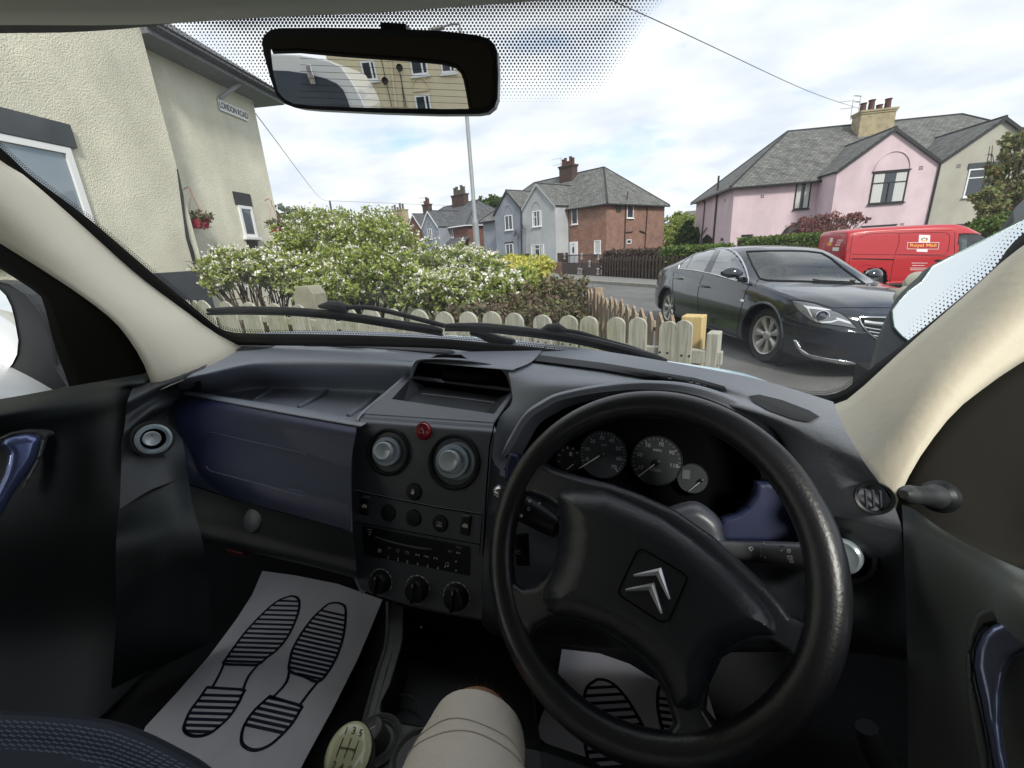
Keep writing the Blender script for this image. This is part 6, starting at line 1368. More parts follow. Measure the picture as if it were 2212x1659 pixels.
# left cheek of the console
b = B(); b.grid(surf([[TP(893, 798), TP(840, 845), TP(788, 890), FP(774, 908), FP(766, 935), FP(758, 1000), FP(757, 1100), FP(766, 1230), FP(786, 1280)], [TP(886, 799, -.004), TP(832, 846, -.004), TP(779, 891, -.004), FP(765, 910, -.006), FP(757, 937, -.006), FP(750, 1000, -.006), FP(749, 1100, -.006), FP(759, 1230, -.006), FP(780, 1284, -.006)], [TP(884, 802, -.05), TP(828, 850, -.06), TP(776, 895, -.07), FP(763, 914, -.08), FP(756, 940, -.08), FP(750, 1002, -.08), FP(750, 1100, -.08), FP(760, 1230, -.08), FP(782, 1284, -.08)]], 50, 4)); b.build('console_edge', DASH, con)
# tray recess
LOWn = T1-TN*.022
def LP_(x, y): return PL(x, y, LOWn, TN)
R4 = [(846, 862), (1067, 894), (1106, 846), (887, 818)]; F4 = [(872, 867), (1048, 893), (1080, 858), (918, 835)]
b = B()
for i in (0, 1, 3): j = (i+1) % 4; b.add([TP(*R4[i]), TP(*R4[j]), LP_(*F4[j]), LP_(*F4[i])], [(0, 1, 2, 3)])
b.add([LP_(*p) for p in F4], [(0, 1, 2, 3)]); B().add([TP(*R4[2]), TP(*R4[3]), LP_(*F4[3]), LP_(*F4[2])], [(0, 1, 2, 3)]).build('tray_back_wall', DEEP, con, smooth=False); b.build('tray', mat('tray_plastic', (.05, .055, .062), .5), con, smooth=False)
ptube('tray_step', [(912, 851), (990, 860), (1068, 870)], [-.262]*3, .002, DASHS, con)
# display hood
HO = TP(887, 818); HNn = Vector((.03, -1, .1)).normalized()
def HPt(x, y, off=0): return PL(x, y, HO, HNn)+HNn*off
arch = [(886, 818), (890, 800), (897, 781), (915, 775), (970, 775), (1035, 781), (1080, 790), (1100, 802), (1112, 820), (1107, 846)]
inn = [(890, 816), (896, 800), (903, 785), (918, 779), (970, 779), (1033, 786), (1072, 794), (1089, 806), (1097, 822), (1104, 845)]
A0_ = [HPt(*p) for p in arch]; I0 = [HPt(*p, -.001) for p in inn]
b = B(); b.grid(surf([I0, [HPt(*p, .003) for p in [((a[0]+c[0])/2, (a[1]+c[1])/2-.6) for a, c in zip(arch, inn)]], A0_, [p+Vector((.0, .05, -.012)) for p in A0_], [p+Vector((.004, .13, -.05)) for p in A0_]], 40, 4)); b.build('display_hood', DASH, con)
b = B(); Bk = [p+Vector((0, .055, 0)) for p in I0]; b.grid([[p+Vector((0, .001, 0)) for p in I0], Bk]); cpt = sum(Bk, Vector())/len(Bk); b.v.append(cpt); n_ = len(Bk); b.f += [(n_+i, n_+i+1, len(b.v)-1) for i in range(n_-1)]
b.f.append((n_, 2*n_-1, len(b.v)-1)); b.build('hood_inside', DEEP, con)
B().poly([HPt(x, y, -.022) for x, y in inn[:1]+inn[1:]], .002, -HNn).build('hood_back', DEEP, con, smooth=False)  # black sheet paints the hood's inner shade over paler surfaces behind
B().poly([HPt(x, y, -.021) for x, y in ((945, 806), (1050, 817), (1050, 838), (945, 826))], .002, HNn).build('display', mat('display_glass', (.008, .009, .012), .1), con, smooth=False)
# air vents
def vent(x, y, r, m, par, fn=FP, nrm=FN, kn=(-.006, 0), extra=False, tag_='air_vent'):
    c = fn(x, y, .002); v = B().lathe(c, nrm, [(r*1.06, -.004), (r*1.05, .003), (r*.98, .0045), (r*.92, .003), (r*.80, -.008), (r*.74, -.02)], 48).build(tag_, m, par)
    B().lathe(c, nrm, [(r*.80, -.012), (r*.4, -.018), (0, -.02)], 40).build('vent_throat', DEEP, v)
    tl = (nrm*.55+(EYE-c).normalized()*.45+Vector((-.04, 0, -.02))).normalized(); c2_ = c+Vector((-.001, 0, .001))
    if extra: B().lathe(c+Vector((.007, 0, .002)), nrm, [(r*.70, -.006), (r*.71, -.002), (r*.66, .0), (r*.5, -.004)], 40).build('vent_ring', SILV, v)
    else: B().lathe(c+Vector((.003, 0, -.002)), nrm, [(r*.69, -.008), (r*.70, -.003), (r*.66, -.002), (r*.5, -.004)], 40).build('vent_ring', SILV, v)
    B().lathe(c2_+tl*.004, tl, [(r*.62, -.002), (r*.625, .003), (r*.60, .006), (r*.47, .003), (r*.43, -.002), (0, -.002)], 44).build('vent_ring', SILV, v)
    k = c2_+tl*.006+Vector((-.004, -.0, .001)); B().lathe(k, tl, [(r*.40, -.004), (r*.40, .007), (r*.375, .011), (r*.33, .0115), (r*.2, .0085), (0, .0075)], 40).build('knob', KNB, v)
    return v
vent(840, 976, .0405, DARKP, con); vent(981, 997, .0455, DARKP, con, extra=True)
ec = D(331, 948, -.312); en = (EYE-ec).normalized()+Vector((.35, 0, 0)); en.normalize()
v = B().lathe(ec, en, [(.036, -.004), (.035, .002), (.031, .002), (.028, -.012)], 40).build('air_vent', DARKP, my)
B().lathe(ec, en, [(.028, -.008), (0, -.012)], 30).build('vent_throat', DEEP, v)
B().lathe(ec+en*.003, en, [(.029, .0), (.0295, .003), (.025, .004), (.0205, .001), (.02, -.003)], 40).build('vent_ring', SILV, v)
B().lathe(ec+en*.006+Vector((-.008, 0, .0)), en, [(.014, -.006), (.0145, .010), (.013, .014), (.007, .011), (0, .0105)], 30).build('knob', KNB, v)
B().tube([ec+en*.004+Vector((.004, 0, .012)), ec+en*.012+Vector((-.006, 0, .006))], .002, 6).build('knob_arm', SILV, v)
# demister outlets at both ends of the dash
sp = D(318, 848, -.243); sn_ = (EYE-sp).normalized(); b = B()
pts = [P(x, y, (sp-EYE).dot(fw)-.006) for x, y in ((303, 864), (303, 852), (312, 838), (327, 832), (329, 840), (322, 853), (312, 863))]; b.poly(pts, .004, sn_).build('side_demister', DEEP, my, smooth=False)
# hazard, lock, small switches
def btn(x, y, rpx, m, h=.004, name='switch', par=con, fn=FP, nr=FN):
    c = fn(x, y, .0); d_ = (c-EYE).dot(fw); r = rpx*d_/F; o = B().lathe(c, nr, [(r*1.12, .0), (r*1.1, .001), (r*1.02, .0005), (r, h*.7), (r*.93, h), (r*.5, h+.0006), (0, h+.0008)], 32).build(name, m, par); return o, c+nr*(h+.0015), r
hz, hc_, hr = btn(915.5, 931, 18, REDB, .007, 'hazard_button')
fr = (FP(960, 1000)-FP(860, 982)).normalized(); fu = FN.cross(fr)
def fpt(c, a, b_): return c+fr*a+fu*b_
B().tube([fpt(hc_, hr*.42*math.cos(t), hr*.42*math.sin(t)) for t in (math.pi/2, math.pi*7/6, math.pi*11/6)], .0007, 5, closed=True).build('warning_triangle', mat('triangle_white', (.85, .6, .6), .4), hz)
lk, lc, lr = btn(895, 1062, 17, DARKP, .004)
B().lathe(lc-fu*lr*.1, FN, [(lr*.22, 0), (lr*.15, .0006), (0, .0006)], 16).build('lock_symbol', INK, lk); B().tube([fpt(lc, lr*.17*math.cos(t), lr*.1+lr*.22*math.sin(t)) for t in np.linspace(0, math.pi, 9)], .0005, 5).build('lock_symbol', INK, lk)
for (x, y) in ((839, 1108), (894, 1119)): btn(x, y, 16.5, DARKP, .003)
ds, dc, dr_ = btn(951.5, 1131, 16.5, DARKP, .003); 
B().tube([fpt(dc, a*dr_*.36, b_*dr_*.26) for a, b_ in ((-1, -1), (1, -1), (1, 1), (-1, 1))], .0005, 4, closed=True).build('heater_symbol', INK, ds)
for k in (-1, 0, 1): B().tube([fpt(dc, k*dr_*.16, -dr_*.2), fpt(dc, k*dr_*.16, dr_*.12)], .0004, 4).build('heater_symbol', INK, ds)
for (x, y) in ((790.5, 1092), (1007, 1134)):
    b = B(); c = FP(x, y); b.obox(fpt(c, -.0085, -.016), fr*.017, fu*.032, FN*.004); sw = b.build('window_switch', DARKP, con, bevel=.0025)
    b = B(); b.obox(fpt(c, -.007, .013), fr*.014, fu*.005, FN*.007); b.build('switch_lip', DASHS, sw, bevel=.002)
    b = B(); b.poly([fpt(c, a*.0047, b_*.0030)+FN*.0045 for a, b_ in ((-1.1, -1), (1.1, -1), (1.0, .9), (-.5, 1.2), (-1.1, -.1))], .0004, FN); b.build('window_symbol', INK, sw, smooth=False)
# seam lines on the console
def cline(pts, r, m, name='panel_gap', off=.0005): return B().tube([FP(x, y, off) for x, y in pts], r, 4).build(name, m, con)
cline([(767, 1060), (860, 1080), (960, 1099), (1042, 1111)], .0012, DEEP); cline([(766.5, 1058.5), (860, 1078.5), (960, 1097.3), (1042, 1109.5)], .0006, INKD, 'panel_edge')
cline([(766, 1127), (1036, 1176)], .0007, DEEP); cline([(1042, 1111), (1036, 1195)], .0007, DEEP)
cline([(1068, 915), (1058, 965), (1050, 1070), (1044, 1200)], .0012, DEEP)
# radio
b = B(); rp = [(783, 1134), (1016, 1181), (1015, 1243), (789, 1198)]; b.poly([FP(x, y, -.001) for x, y in rp], .0035, FN); rad = b.build('radio', mat('radio_black', (.010, .011, .013), .35), con, smooth=False, recalc=True, bevel=.001)
B().tube(cr1([FP(x, y, .004) for x, y in ((813, 1158), (850, 1170), (900, 1181), (935, 1185))], 5), .0016, 6).build('disc_slot', mat('slot_highlight', (.11, .115, .13), .4), rad)  # grey line paints the highlight along the disc slot
def ctext(s_, x, y, hpx, m=INK, par=rad, off=.0035, sx=1): d_ = (FP(x, y)-EYE).dot(fw); return text(s_, FP(x, y, off), fr, fu, hpx*d_/F*1.35, m, par, ext=.0002, sx=sx)
for s_, x, y in (('1', 841.5, 1202.6), ('2', 862, 1207), ('3', 882, 1212.5), ('4', 904, 1217), ('5', 926, 1222), ('6', 948, 1225.5)): ctext(s_, x, y, 6.5)
ctext('MAN', 923, 1201, 4); ctext('CD', 843, 1183, 4, INKD); ctext('RDS', 974, 1190, 4, INKD); ctext('MUTE', 993, 1181.5, 3.4, INKD)
def ctri(x, y, s_, dirv, m=INK):
    c = FP(x, y, .0035); d_ = s_*(c-EYE).dot(fw)/F; v1 = fr*dirv[0]+fu*dirv[1]; v2 = fr*-dirv[1]+fu*dirv[0]; B().poly([c+v1*d_, c-v1*d_*.7+v2*d_, c-v1*d_*.7-v2*d_], .0003, FN).build('arrow_mark', m, rad, smooth=False)
for (x, y, dv) in ((801, 1153, (0, 1)), (987, 1211, (0, 1)), (987, 1231, (0, -1)), (901, 1196.5, (-1, 0)), (906.5, 1197.5, (-1, 0)), (940.5, 1204, (1, 0)), (946, 1205, (1, 0)), (989, 1192.5, (0, -1)), (994, 1193, (0, 1))): ctri(x, y, 2.3, dv)
for (x, y, w_) in ((801, 1143, 6), (801.5, 1148.5, 4.5), (818, 1150, 0)):
    if w_: d_ = w_*.78/F; c = FP(x, y, .0035); B().tube([c-fr*d_, c+fr*d_], .0008, 4).build('button_bar', INKD, rad)
def cring(x, y, rx, m, a0=0, a1=2*math.pi, w_=.0005, off=.0035, n=20, par=rad, name='ring_mark', sq=1):
    d_ = (FP(x, y)-EYE).dot(fw)/F; c = FP(x, y, off); return B().tube([fpt(c, rx*d_*math.cos(t), rx*d_*sq*math.sin(t)) for t in np.linspace(a0, a1, n)], w_, 4).build(name, m, par)
cring(822.4, 1188.5, 3.6, INK); cring(862, 1188, 3.2, INKD); cring(881.7, 1192, 4.4, INKD, sq=.55)
B().tube([FP(822.4, 1190.5, .0036), FP(822.4, 1186.5, .0036)], .0005, 4).build('ring_mark', INK, rad)
b = B(); 
for x, y in ((963.3, 1222.5), (969.3, 1220.8)): b.lathe(FP(x, y, .0036), FN, [(.0015, 0), (0, .0003)], 10)
b.tube([FP(964.8, 1222, .0036), FP(964.8, 1214.5, .0036), FP(970.8, 1213.2, .0036), FP(970.8, 1220.5, .0036)], .0004, 4); b.build('note_mark', INK, rad)
# heater dials
for i, (x, y, r) in enumerate(((824, 1256, 27), (903, 1272, 29), (987, 1289, 31))):
    c = FP(x, y); d_ = (c-EYE).dot(fw)/F; R = r*d_
    dl = B().lathe(c, FN, [(R*.86, 0), (R*.86, .004), (R*.80, .012), (R*.7, .016), (R*.3, .017), (0, .017)], 36).build('heater_dial', DARKP, con)
    B().obox(fpt(c, -R*.10, -R*.78)+FN*.014, fr*R*.2, fu*R*1.56, FN*.008).build('grip', DARKP, dl, bevel=.002)
    B().tube([fpt(c, -R*.3*0+R*.0, R*.5)+FN*.0225, fpt(c, R*.0, R*.72)+FN*.0225], .0007, 4).build('pointer', INK, dl)
    for k in range(9):
        a0 = math.pi*(-.12+k*.14) if i != 1 else math.pi*(.05+k*.15)
        if i == 1 and k > 6: continue
        B().tube([fpt(c, R*math.cos(a)*1.0, R*math.sin(a))+FN*.0015 for a in np.linspace(a0, a0+.30, 5)], .0007, 4).build('scale_mark', INK, dl)
    B().tube([fpt(c, R*1.12*math.cos(a), R*1.12*math.sin(a))+FN*.001 for a in np.linspace(-2.0, -1.1, 8)], .0012, 5).build('bezel_edge', mat('bezel_grey', (.12, .125, .13), .4), dl)
# ---- instrument binnacle
CO = P(1390, 1010, .64); CN = -(ray(1390, 1010).normalized()); CN = (CN+Vector((0, -.15, 0))).normalized()
def CP(x, y, off=0): return PL(x, y, CO, CN)+CN*off
cr_v = (CP(1440, 1010)-CP(1340, 995)).normalized(); cu_v = CN.cross(cr_v)
clp = [(1118, 965), (1150, 910), (1218, 868), (1304, 850), (1400, 846), (1500, 860), (1600, 905), (1640, 960), (1655, 1030), (1600, 1105), (1560, 1130), (1480, 1150), (1340, 1120), (1200, 1080), (1130, 1030)]
b = B(); b.poly([CP(*p, -.03) for p in clp], .003, CN); clu = b.build('instrument_cluster', DEEP, my, smooth=False)
GFACE = mat('gauge_face', (.030, .036, .045), .35); GFACE2 = mat('gauge_face_lit', (.036, .041, .047), .35)
def gauge(x, y, rpx, m, name='gauge'):
    c = CP(x, y, -.012); d_ = (c-EYE).dot(fw)/F; R = rpx*d_; return B().lathe(c, CN, [(R*1.03, -.006), (R*1.03, .0), (R, .0015), (R*.98, .0), (0, .0)], 48).build(name, m, clu), c, R
g1_, gc1, gr1 = gauge(1300.6, 982, 50, GFACE); g2_, gc2, gr2 = gauge(1418, 996, 52, GFACE2); g3_, gc3, gr3 = gauge(1498, 1035, 31, GFACE2); g4_, gc4, gr4 = gauge(1226, 992, 27, mat('fuel_face', (.012, .014, .017), .4))
def cpt_(c, a, b_, o=.0012): return c+cr_v*a+cu_v*b_+CN*o
INKM = mat('dial_print', (.42, .43, .45), .5)
def dial(g, c, R, nums, a0, a1, m=INK, ticks=0, sz=.19, rad_=.70):
    n = len(nums)
    for i, s_ in enumerate(nums):
        t = a0+(a1-a0)*i/max(1, n-1); text(s_, cpt_(c, R*rad_*math.cos(t), R*rad_*math.sin(t)), cr_v, cu_v, R*sz*1.2, m, g, ext=.0002)
    for i in range(ticks):
        t = a0+(a1-a0)*i/(ticks-1); r_ = .86 if i % 4 else .82; B().tube([cpt_(c, R*r_*math.cos(t), R*r_*math.sin(t)), cpt_(c, R*.95*math.cos(t), R*.95*math.sin(t))], .00035 if i % 4 else .0006, 4).build('tick_mark', m, g)
dial(g1_, gc1, gr1, ['0', '10', '20', '30', '40', '50', '60', '70'], R_(205), R_(-42), ticks=29, m=INKM)
dial(g2_, gc2, gr2, ['10', '30', '50', '70', '90', '110'], R_(212), R_(-8), ticks=21, m=INKD)
text('rpm', cpt_(gc1, 0, gr1*.42), cr_v, cu_v, gr1*.16, INKD, g1_, ext=.0001); text('MPH', cpt_(gc2, 0, gr2*.42), cr_v, cu_v, gr2*.17, INKD, g2_, ext=.0001)
B().obox(cpt_(gc2, -gr2*.22, -gr2*.45), cr_v*gr2*.44, cu_v*gr2*.12, CN*.0004).build('odometer', mat('odometer', (.10, .105, .11), .4), g2_, smooth=False)
B().obox(cpt_(gc3, -gr3*.7, -gr3*.1), cr_v*gr3*.5, cu_v*gr3*.62, CN*.0004).build('warning_panel', mat('warn_panel', (.11, .115, .12), .4), g3_, smooth=False)
for k in range(6): t = R_(200-k*32); B().tube([cpt_(gc4, gr4*.7*math.cos(t), gr4*.8*math.sin(t)), cpt_(gc4, gr4*.9*math.cos(t), gr4*math.sin(t))], .0005, 4).build('tick_mark', INK, g4_)
b = B(); b.obox(cpt_(gc4, .0, gr4*.25), cr_v*gr4*.22, cu_v*gr4*.32, CN*.0003); b.build('fuel_symbol', INKD, g4_, smooth=False)
NEED = mat('needle_white', (.75, .75, .72), .4)
for (g, c, tip, hubp, R) in ((g1_, gc1, (1249, 1013), (1300, 981), gr1), (g2_, gc2, (1379, 1030), (1420, 999), gr2), (g3_, gc3, (1489, 1062), (1517, 1039), gr3), (g4_, gc4, (1222, 1015), (1240, 1001), gr4)):
    p = CP(*hubp, -.007); q = CP(*tip, -.008); B().tube([p, q], [.0011, .0005], 6).build('needle', NEED if g is not g3_ else INKD, g); B().lathe(p, CN, [(R*.13, -.003), (R*.12, .003), (0, .004)], 20).build('needle_hub', DARKP, g)
# hood over the cluster
E1 = [(1100, 985), (1116, 962), (1148, 907), (1185, 882), (1218, 865), (1304, 849), (1400, 843), (1500, 855), (1600, 898), (1640, 950), (1664, 1030)]
E0 = [(x+ (8 if x < 1300 else -8), y+9) for x, y in E1]
E2 = [(1096, 975), (1106, 950), (1140, 895), (1178, 868), (1212, 852), (1300, 834), (1400, 826), (1510, 838), (1625, 884), (1668, 942), (1685, 1025)]
E3 = [(1085, 960), (1095, 925), (1130, 875), (1168, 850), (1205, 838), (1300, 822), (1400, 815), (1520, 826), (1650, 880), (1700, 945), (1720, 1020)]
b = B(); b.grid(surf([[CP(x, y, -.028) for x, y in E0], [CP(x, y, .02) for x, y in [(a+ (3 if a < 1300 else -3), c_+4) for a, c_ in E1]], [CP(x, y, .028) for x, y in E1], [CP(x, y, .022) for x, y in E2], [CP(x, y, -.06) for x, y in E3]], 60, 5)); b.build('binnacle_hood', DASH, my)
# blue trim right and left of the cluster
def dome(name, pts, pf, h, m, par, fall=14, step=8, thick=True, bev=None):
    """rounded raised panel following an outline"""
    bm, pp = trifill(pts, step)
    b = B(); bm.verts.ensure_lookup_table(); bm.verts.index_update(); n = len(pp)
    for v in bm.verts:
        d_ = 1e9
        for i in range(n):
            a, c = pp[i], pp[(i+1) % n]; e_ = c-a; t = max(0, min(1, (v.co-a).dot(e_)/max(e_.dot(e_), 1e-9))); d_ = min(d_, (v.co-a-e_*t).length)
        q = min(1, d_/fall); b.v.append(pf(v.co.x, v.co.y, h*math.sqrt(max(0, 1-(1-q)**2))))
    b.f = [tuple(v.index for v in f.verts) for f in bm.faces]; be = [e for e in bm.edges if e.is_boundary]
    if thick:
        m_ = {}
        for e in be:
            for v in e.verts:
                if v.index not in m_: m_[v.index] = len(b.v); b.v.append(pf(v.co.x, v.co.y, -.012))
            i, j = e.verts[0].index, e.verts[1].index; b.f.append((i, j, m_[j], m_[i]))
    bm.free(); return b.build(name, m, par, angle=50, recalc=True)
def sm(pts, k=5): return [(p.x, p.y) for p in cr1([Vector((*q, 0)) for q in list(pts)+[pts[0]]], k)[:-1]]
BO = P(1660, 1110, .545)
def BP(x, y, off=0): return PL(x, y, BO, CN)+CN*off
dome('blue_trim', [(1632, 1040), (1660, 1040), (1692, 1044), (1715, 1085), (1735, 1130), (1750, 1180), (1700, 1176), (1640, 1170), (1560, 1168), (1538, 1166), (1545, 1140), (1560, 1119), (1590, 1110), (1612, 1095), (1628, 1070)], BP, .006, BLUEP, my, 10)
dome('blue_trim', [(1100, 978), (1120, 982), (1124, 1010), (1112, 1038), (1090, 1040), (1092, 1005)], lambda x, y, o: PL(x, y, P(1110, 1005, .66), CN)+CN*o, .004, BLUEP, my, 8)
dome('column_shroud', sm([(1440, 1100), (1500, 1085), (1545, 1110), (1562, 1140), (1568, 1190), (1530, 1230), (1440, 1180)]), lambda x, y, o: PL(x, y, P(1500, 1150, .52), CN)+CN*o, .02, DASHS, my, 26)
# small vent at the right end, big vent behind the rim
v = B().lathe(D(1887, 1083, -.262)-Vector((0, .0, -.004)), (-.25, -.75, .35), [(.0165, -.001), (.0155, .003), (.013, .002), (.0125, -.012), (0, -.013)], 32).build('side_demister', DARKP, my)
for k in (-1, 0, 1): c = D(1887, 1083, -.262)+Vector((.006*k, -.001, .003)); B().tube([c+Vector((-.003, 0, .010)), c+Vector((.001, 0, -.010))], .0013, 5).build('slat', DASHS, v)
vn_ = Vector((-.45, -.8, .3)).normalized(); vc = P(1822, 1198, .455)
v = B().lathe(vc, vn_, [(.029, -.006), (.028, .003), (.024, .002), (.020, -.012), (0, -.013)], 36).build('air_vent', DARKP, my); B().lathe(vc+vn_*.006, vn_, [(.0175, -.004), (.0175, .004), (.015, .006), (.009, .004), (0, .006)], 32).build('vent_ring', SILV, v)
# stalks
def stalk(name, a, c_, r0_, r1_, n=10):
    pts = [a.lerp(c_, t) for t in np.linspace(0, 1, n)]; return B().tube(pts, [r0_+(r1_-r0_)*min(1, t*1.3) for t in np.linspace(0, 1, n)], 20).build(name, DARKP, my)
STK = mat('stalk_grey', (.13, .135, .15), .28)
sa, sb = P(1530, 1183, .50), P(1790, 1207, .425); st_ = B().tube([sa.lerp(sb, t) for t in np.linspace(0, 1, 12)], [.0085, .009, .0095, .0102, .011, .0117, .0122, .0128, .0132, .0135, .0135, .012], 24).build('wiper_stalk', STK, my)
sr = (sb-sa).normalized(); sup = Vector((0, 0, 1)); sn2 = sr.cross(sup).normalized(); 
nnS = (EYE-sa.lerp(sb, .5)).normalized(); nnS = (nnS-sr*nnS.dot(sr)).normalized(); wS = sr.cross(nnS)
def SPt(x, y, o=.0006):
    q = PL(x, y, sa+nnS*.010, nnS); t_ = (q-sa).dot(sr)/(sb-sa).length; rr = .0085+.0052*min(1, max(0, t_)*1.15); ax_ = sa.lerp(sb, t_); l = max(-.97*rr, min(.97*rr, (q-ax_).dot(wS)))
    return ax_+wS*l+nnS*(math.sqrt(rr*rr-l*l)+o)
def smark(pts, r=.0008, m=INK): return B().tube([SPt(*p) for p in pts], r, 4).build('stalk_mark', m, st_)
z4w = lambda x, y: (1030+x*.39214, 813.2+y*.39214)
smark([z4w(1580, 915), z4w(1590, 1000)]); smark([z4w(1576, 922), z4w(1580, 912), z4w(1586, 920)]); smark([z4w(1500, 945), z4w(1512, 940), z4w(1526, 950), z4w(1514, 962), z4w(1500, 945)])
smark([z4w(1680, 895), z4w(1672, 935), z4w(1690, 935)], .0005, DEEP); smark([z4w(1683, 960), z4w(1685, 962)], .0018); smark([z4w(1716, 955), z4w(1728, 955), z4w(1728, 970), z4w(1716, 970), z4w(1716, 955)]); smark([z4w(1716, 990), z4w(1740, 992), z4w(1740, 1006), z4w(1718, 1004), z4w(1716, 990)]); smark([z4w(1725, 1012), z4w(1740, 1012), z4w(1746, 1025), z4w(1726, 1022)])
for i, s_ in enumerate(('2', '1', 'I', '0')): q = SPt(*z4w(1568, 925+i*21)); text(s_, q, sr, sup, .0042, INK, st_, ext=.0001)
smark([z4w(1618, 920), z4w(1630, 914), z4w(1640, 920), z4w(1628, 928), z4w(1618, 920)], .0005, INKD)
la, lb = P(1205, 1140, .60), P(1135, 1098, .63); B().tube([la, la.lerp(lb, .5), lb], [.015, .019, .021], 20).build('light_stalk', DARKP, my)
lsm = my
q = P(1142, 1100, .585); text('0', q, RT, UP, .008, INK, my, name='stalk_print', ext=.0001)
for (x, y) in ((1144, 1082), (1165, 1087), (1126, 1114)): B().lathe(P(x, y, .58), -fw, [(.0022, 0), (0, .0005)], 10).build('stalk_print', INK, my)
# lower switch panel left of the column
b = B(); b.poly([P(x, y, .615) for x, y in ((1112, 1150), (1142, 1150), (1145, 1220), (1114, 1220))], .006, -fw); lp = b.build('switch_panel', DARKP, my, smooth=False, recalc=True, bevel=.002)
B().tube([P(1120+4*math.cos(t), 1193+4*math.sin(t), .605) for t in np.linspace(0, 6.28, 12)], .0005, 4).build('lamp_symbol', INKD, lp)
# small bright knob left of the rim
B().lathe(P(1078, 1062, .66), -fw, [(.010, -.004), (.0105, .004), (.007, .010), (0, .012)], 20).build('ignition_knob', mat('chrome_knob', (.6, .62, .63), .2, metal=.9), my)
# ---- steering wheel
cw_ = EYE+Vector((-.027, .421, -.33)); wn = Vector((-.242, -.740, .628)).normalized()
def WP(x, y, off=0): return PL(x, y, cw_+wn*off, wn)
wa = Vector((0, 0, 1)).cross(wn).normalized(); wb2 = wn.cross(wa)
b = B(); nseg = 96; RM = .1765
for i in range(nseg):
    t = 2*math.pi*i/nseg; c = cw_+(wa*math.cos(t)+wb2*math.sin(t))*RM; rd = (wa*math.cos(t)+wb2*math.sin(t))
    for k in range(20):
        a = 2*math.pi*k/20; rx = .0172+.0012*math.cos(t*10)*(0); b.v.append(c+rd*math.cos(a)*rx+wn*math.sin(a)*.0150)
for i in range(nseg):
    j = (i+1) % nseg
    for k in range(20): b.f.append((i*20+k, i*20+(k+1) % 20, j*20+(k+1) % 20, j*20+k))
stw = b.build('steering_wheel', LEATH, my, angle=180)
spk = [(1120, 1010), (1163, 988), (1195, 1010), (1250, 1028), (1320, 1045), (1383, 1068), (1461, 1103), (1540, 1158), (1580, 1194), (1618, 1229), (1660, 1268), (1689, 1299), (1712, 1331), (1736, 1341), (1757, 1325), (1800, 1370), (1775, 1430), (1736, 1490), (1722, 1450), (1700, 1410), (1662, 1388), (1612, 1391), (1560, 1420), (1532, 1480), (1526, 1535), (1560, 1590), (1500, 1632), (1420, 1610), (1454, 1560), (1438, 1503), (1411, 1456), (1367, 1412), (1308, 1371), (1240, 1341), (1191, 1337), (1161, 1354), (1145, 1385), (1098, 1340), (1085, 1240), (1108, 1254), (1128, 1269), (1151, 1266), (1175, 1248), (1191, 1225), (1205, 1186), (1208, 1139), (1199, 1099), (1178, 1083), (1148, 1073), (1128, 1069), (1105, 1092), (1085, 1080)]
dome('spokes', spk, lambda x, y, o: WP(x, y, o-.006), .012, PADM, stw, 18, 7)
pad = [(1202, 1072), (1212, 1061), (1240, 1056), (1305, 1060), (1363, 1084), (1430, 1117), (1500, 1165), (1560, 1214), (1618, 1266), (1655, 1308), (1674, 1340), (1679, 1366), (1671, 1374), (1640, 1373), (1600, 1383), (1560, 1408), (1535, 1445), (1522, 1490), (1509, 1528), (1486, 1536), (1456, 1526), (1443, 1490), (1420, 1448), (1375, 1405), (1312, 1362), (1240, 1334), (1200, 1330), (1182, 1320), (1171, 1295), (1175, 1268), (1195, 1235), (1209, 1195), (1213, 1150), (1207, 1105)]
pd = dome('hub_pad', pad, lambda x, y, o: WP(x, y, o+.006), .026, PADM, stw, 60, 8)
# rounded diamond outline and the double chevron
def WH_(x, y, o=0): return WP(x, y, .033+o)
dmd = [z4w(*p) for p in ((905, 952), (925, 958), (1140, 1085), (1158, 1110), (1150, 1140), (1060, 1340), (1030, 1352), (1000, 1345), (800, 1215), (780, 1190), (785, 1165), (880, 965))]
B().tube([WH_(*p) for p in dmd], .0007, 5, closed=True).build('badge_groove', DEEP, stw)
CHV = mat('badge_chrome', (.88, .88, .92), .35, metal=.6)
def chev(pts, mid):
    p = [z4w(*q) for q in pts]; b = B(); o_ = [WH_(*q, -.002) for q in p]; t_ = [WH_(*q, .003) for q in p]; n = len(p)
    r = [WH_(*z4w(*q), .0065) for q in mid]      # raised spine: end, elbow, end
    b.v = o_+t_+r; b.f = [(i, (i+1) % n, (i+1) % n+n, i+n) for i in range(n)]; k = 2*n
    # outline order: outer end A, outer elbow, outer end B, inner end B, inner elbow, inner end A
    b.f += [(n+0, n+1, k+1, k+0), (n+1, n+2, k+2, k+1), (n+3, n+4, k+1, k+2), (n+4, n+5, k+0, k+1), (n+5, n+0, k+0), (n+2, n+3, k+2)]
    return b.build('badge_chevron', CHV, stw, smooth=False, recalc=True)
chev([(862, 1090), (1015, 1053), (1068, 1224), (1056, 1230), (988, 1096), (864, 1103)], [(866, 1096), (1002, 1072), (1062, 1226)])
chev([(818, 1170), (977, 1135), (1024, 1304), (1012, 1310), (947, 1178), (820, 1184)], [(822, 1177), (963, 1154), (1018, 1306)])
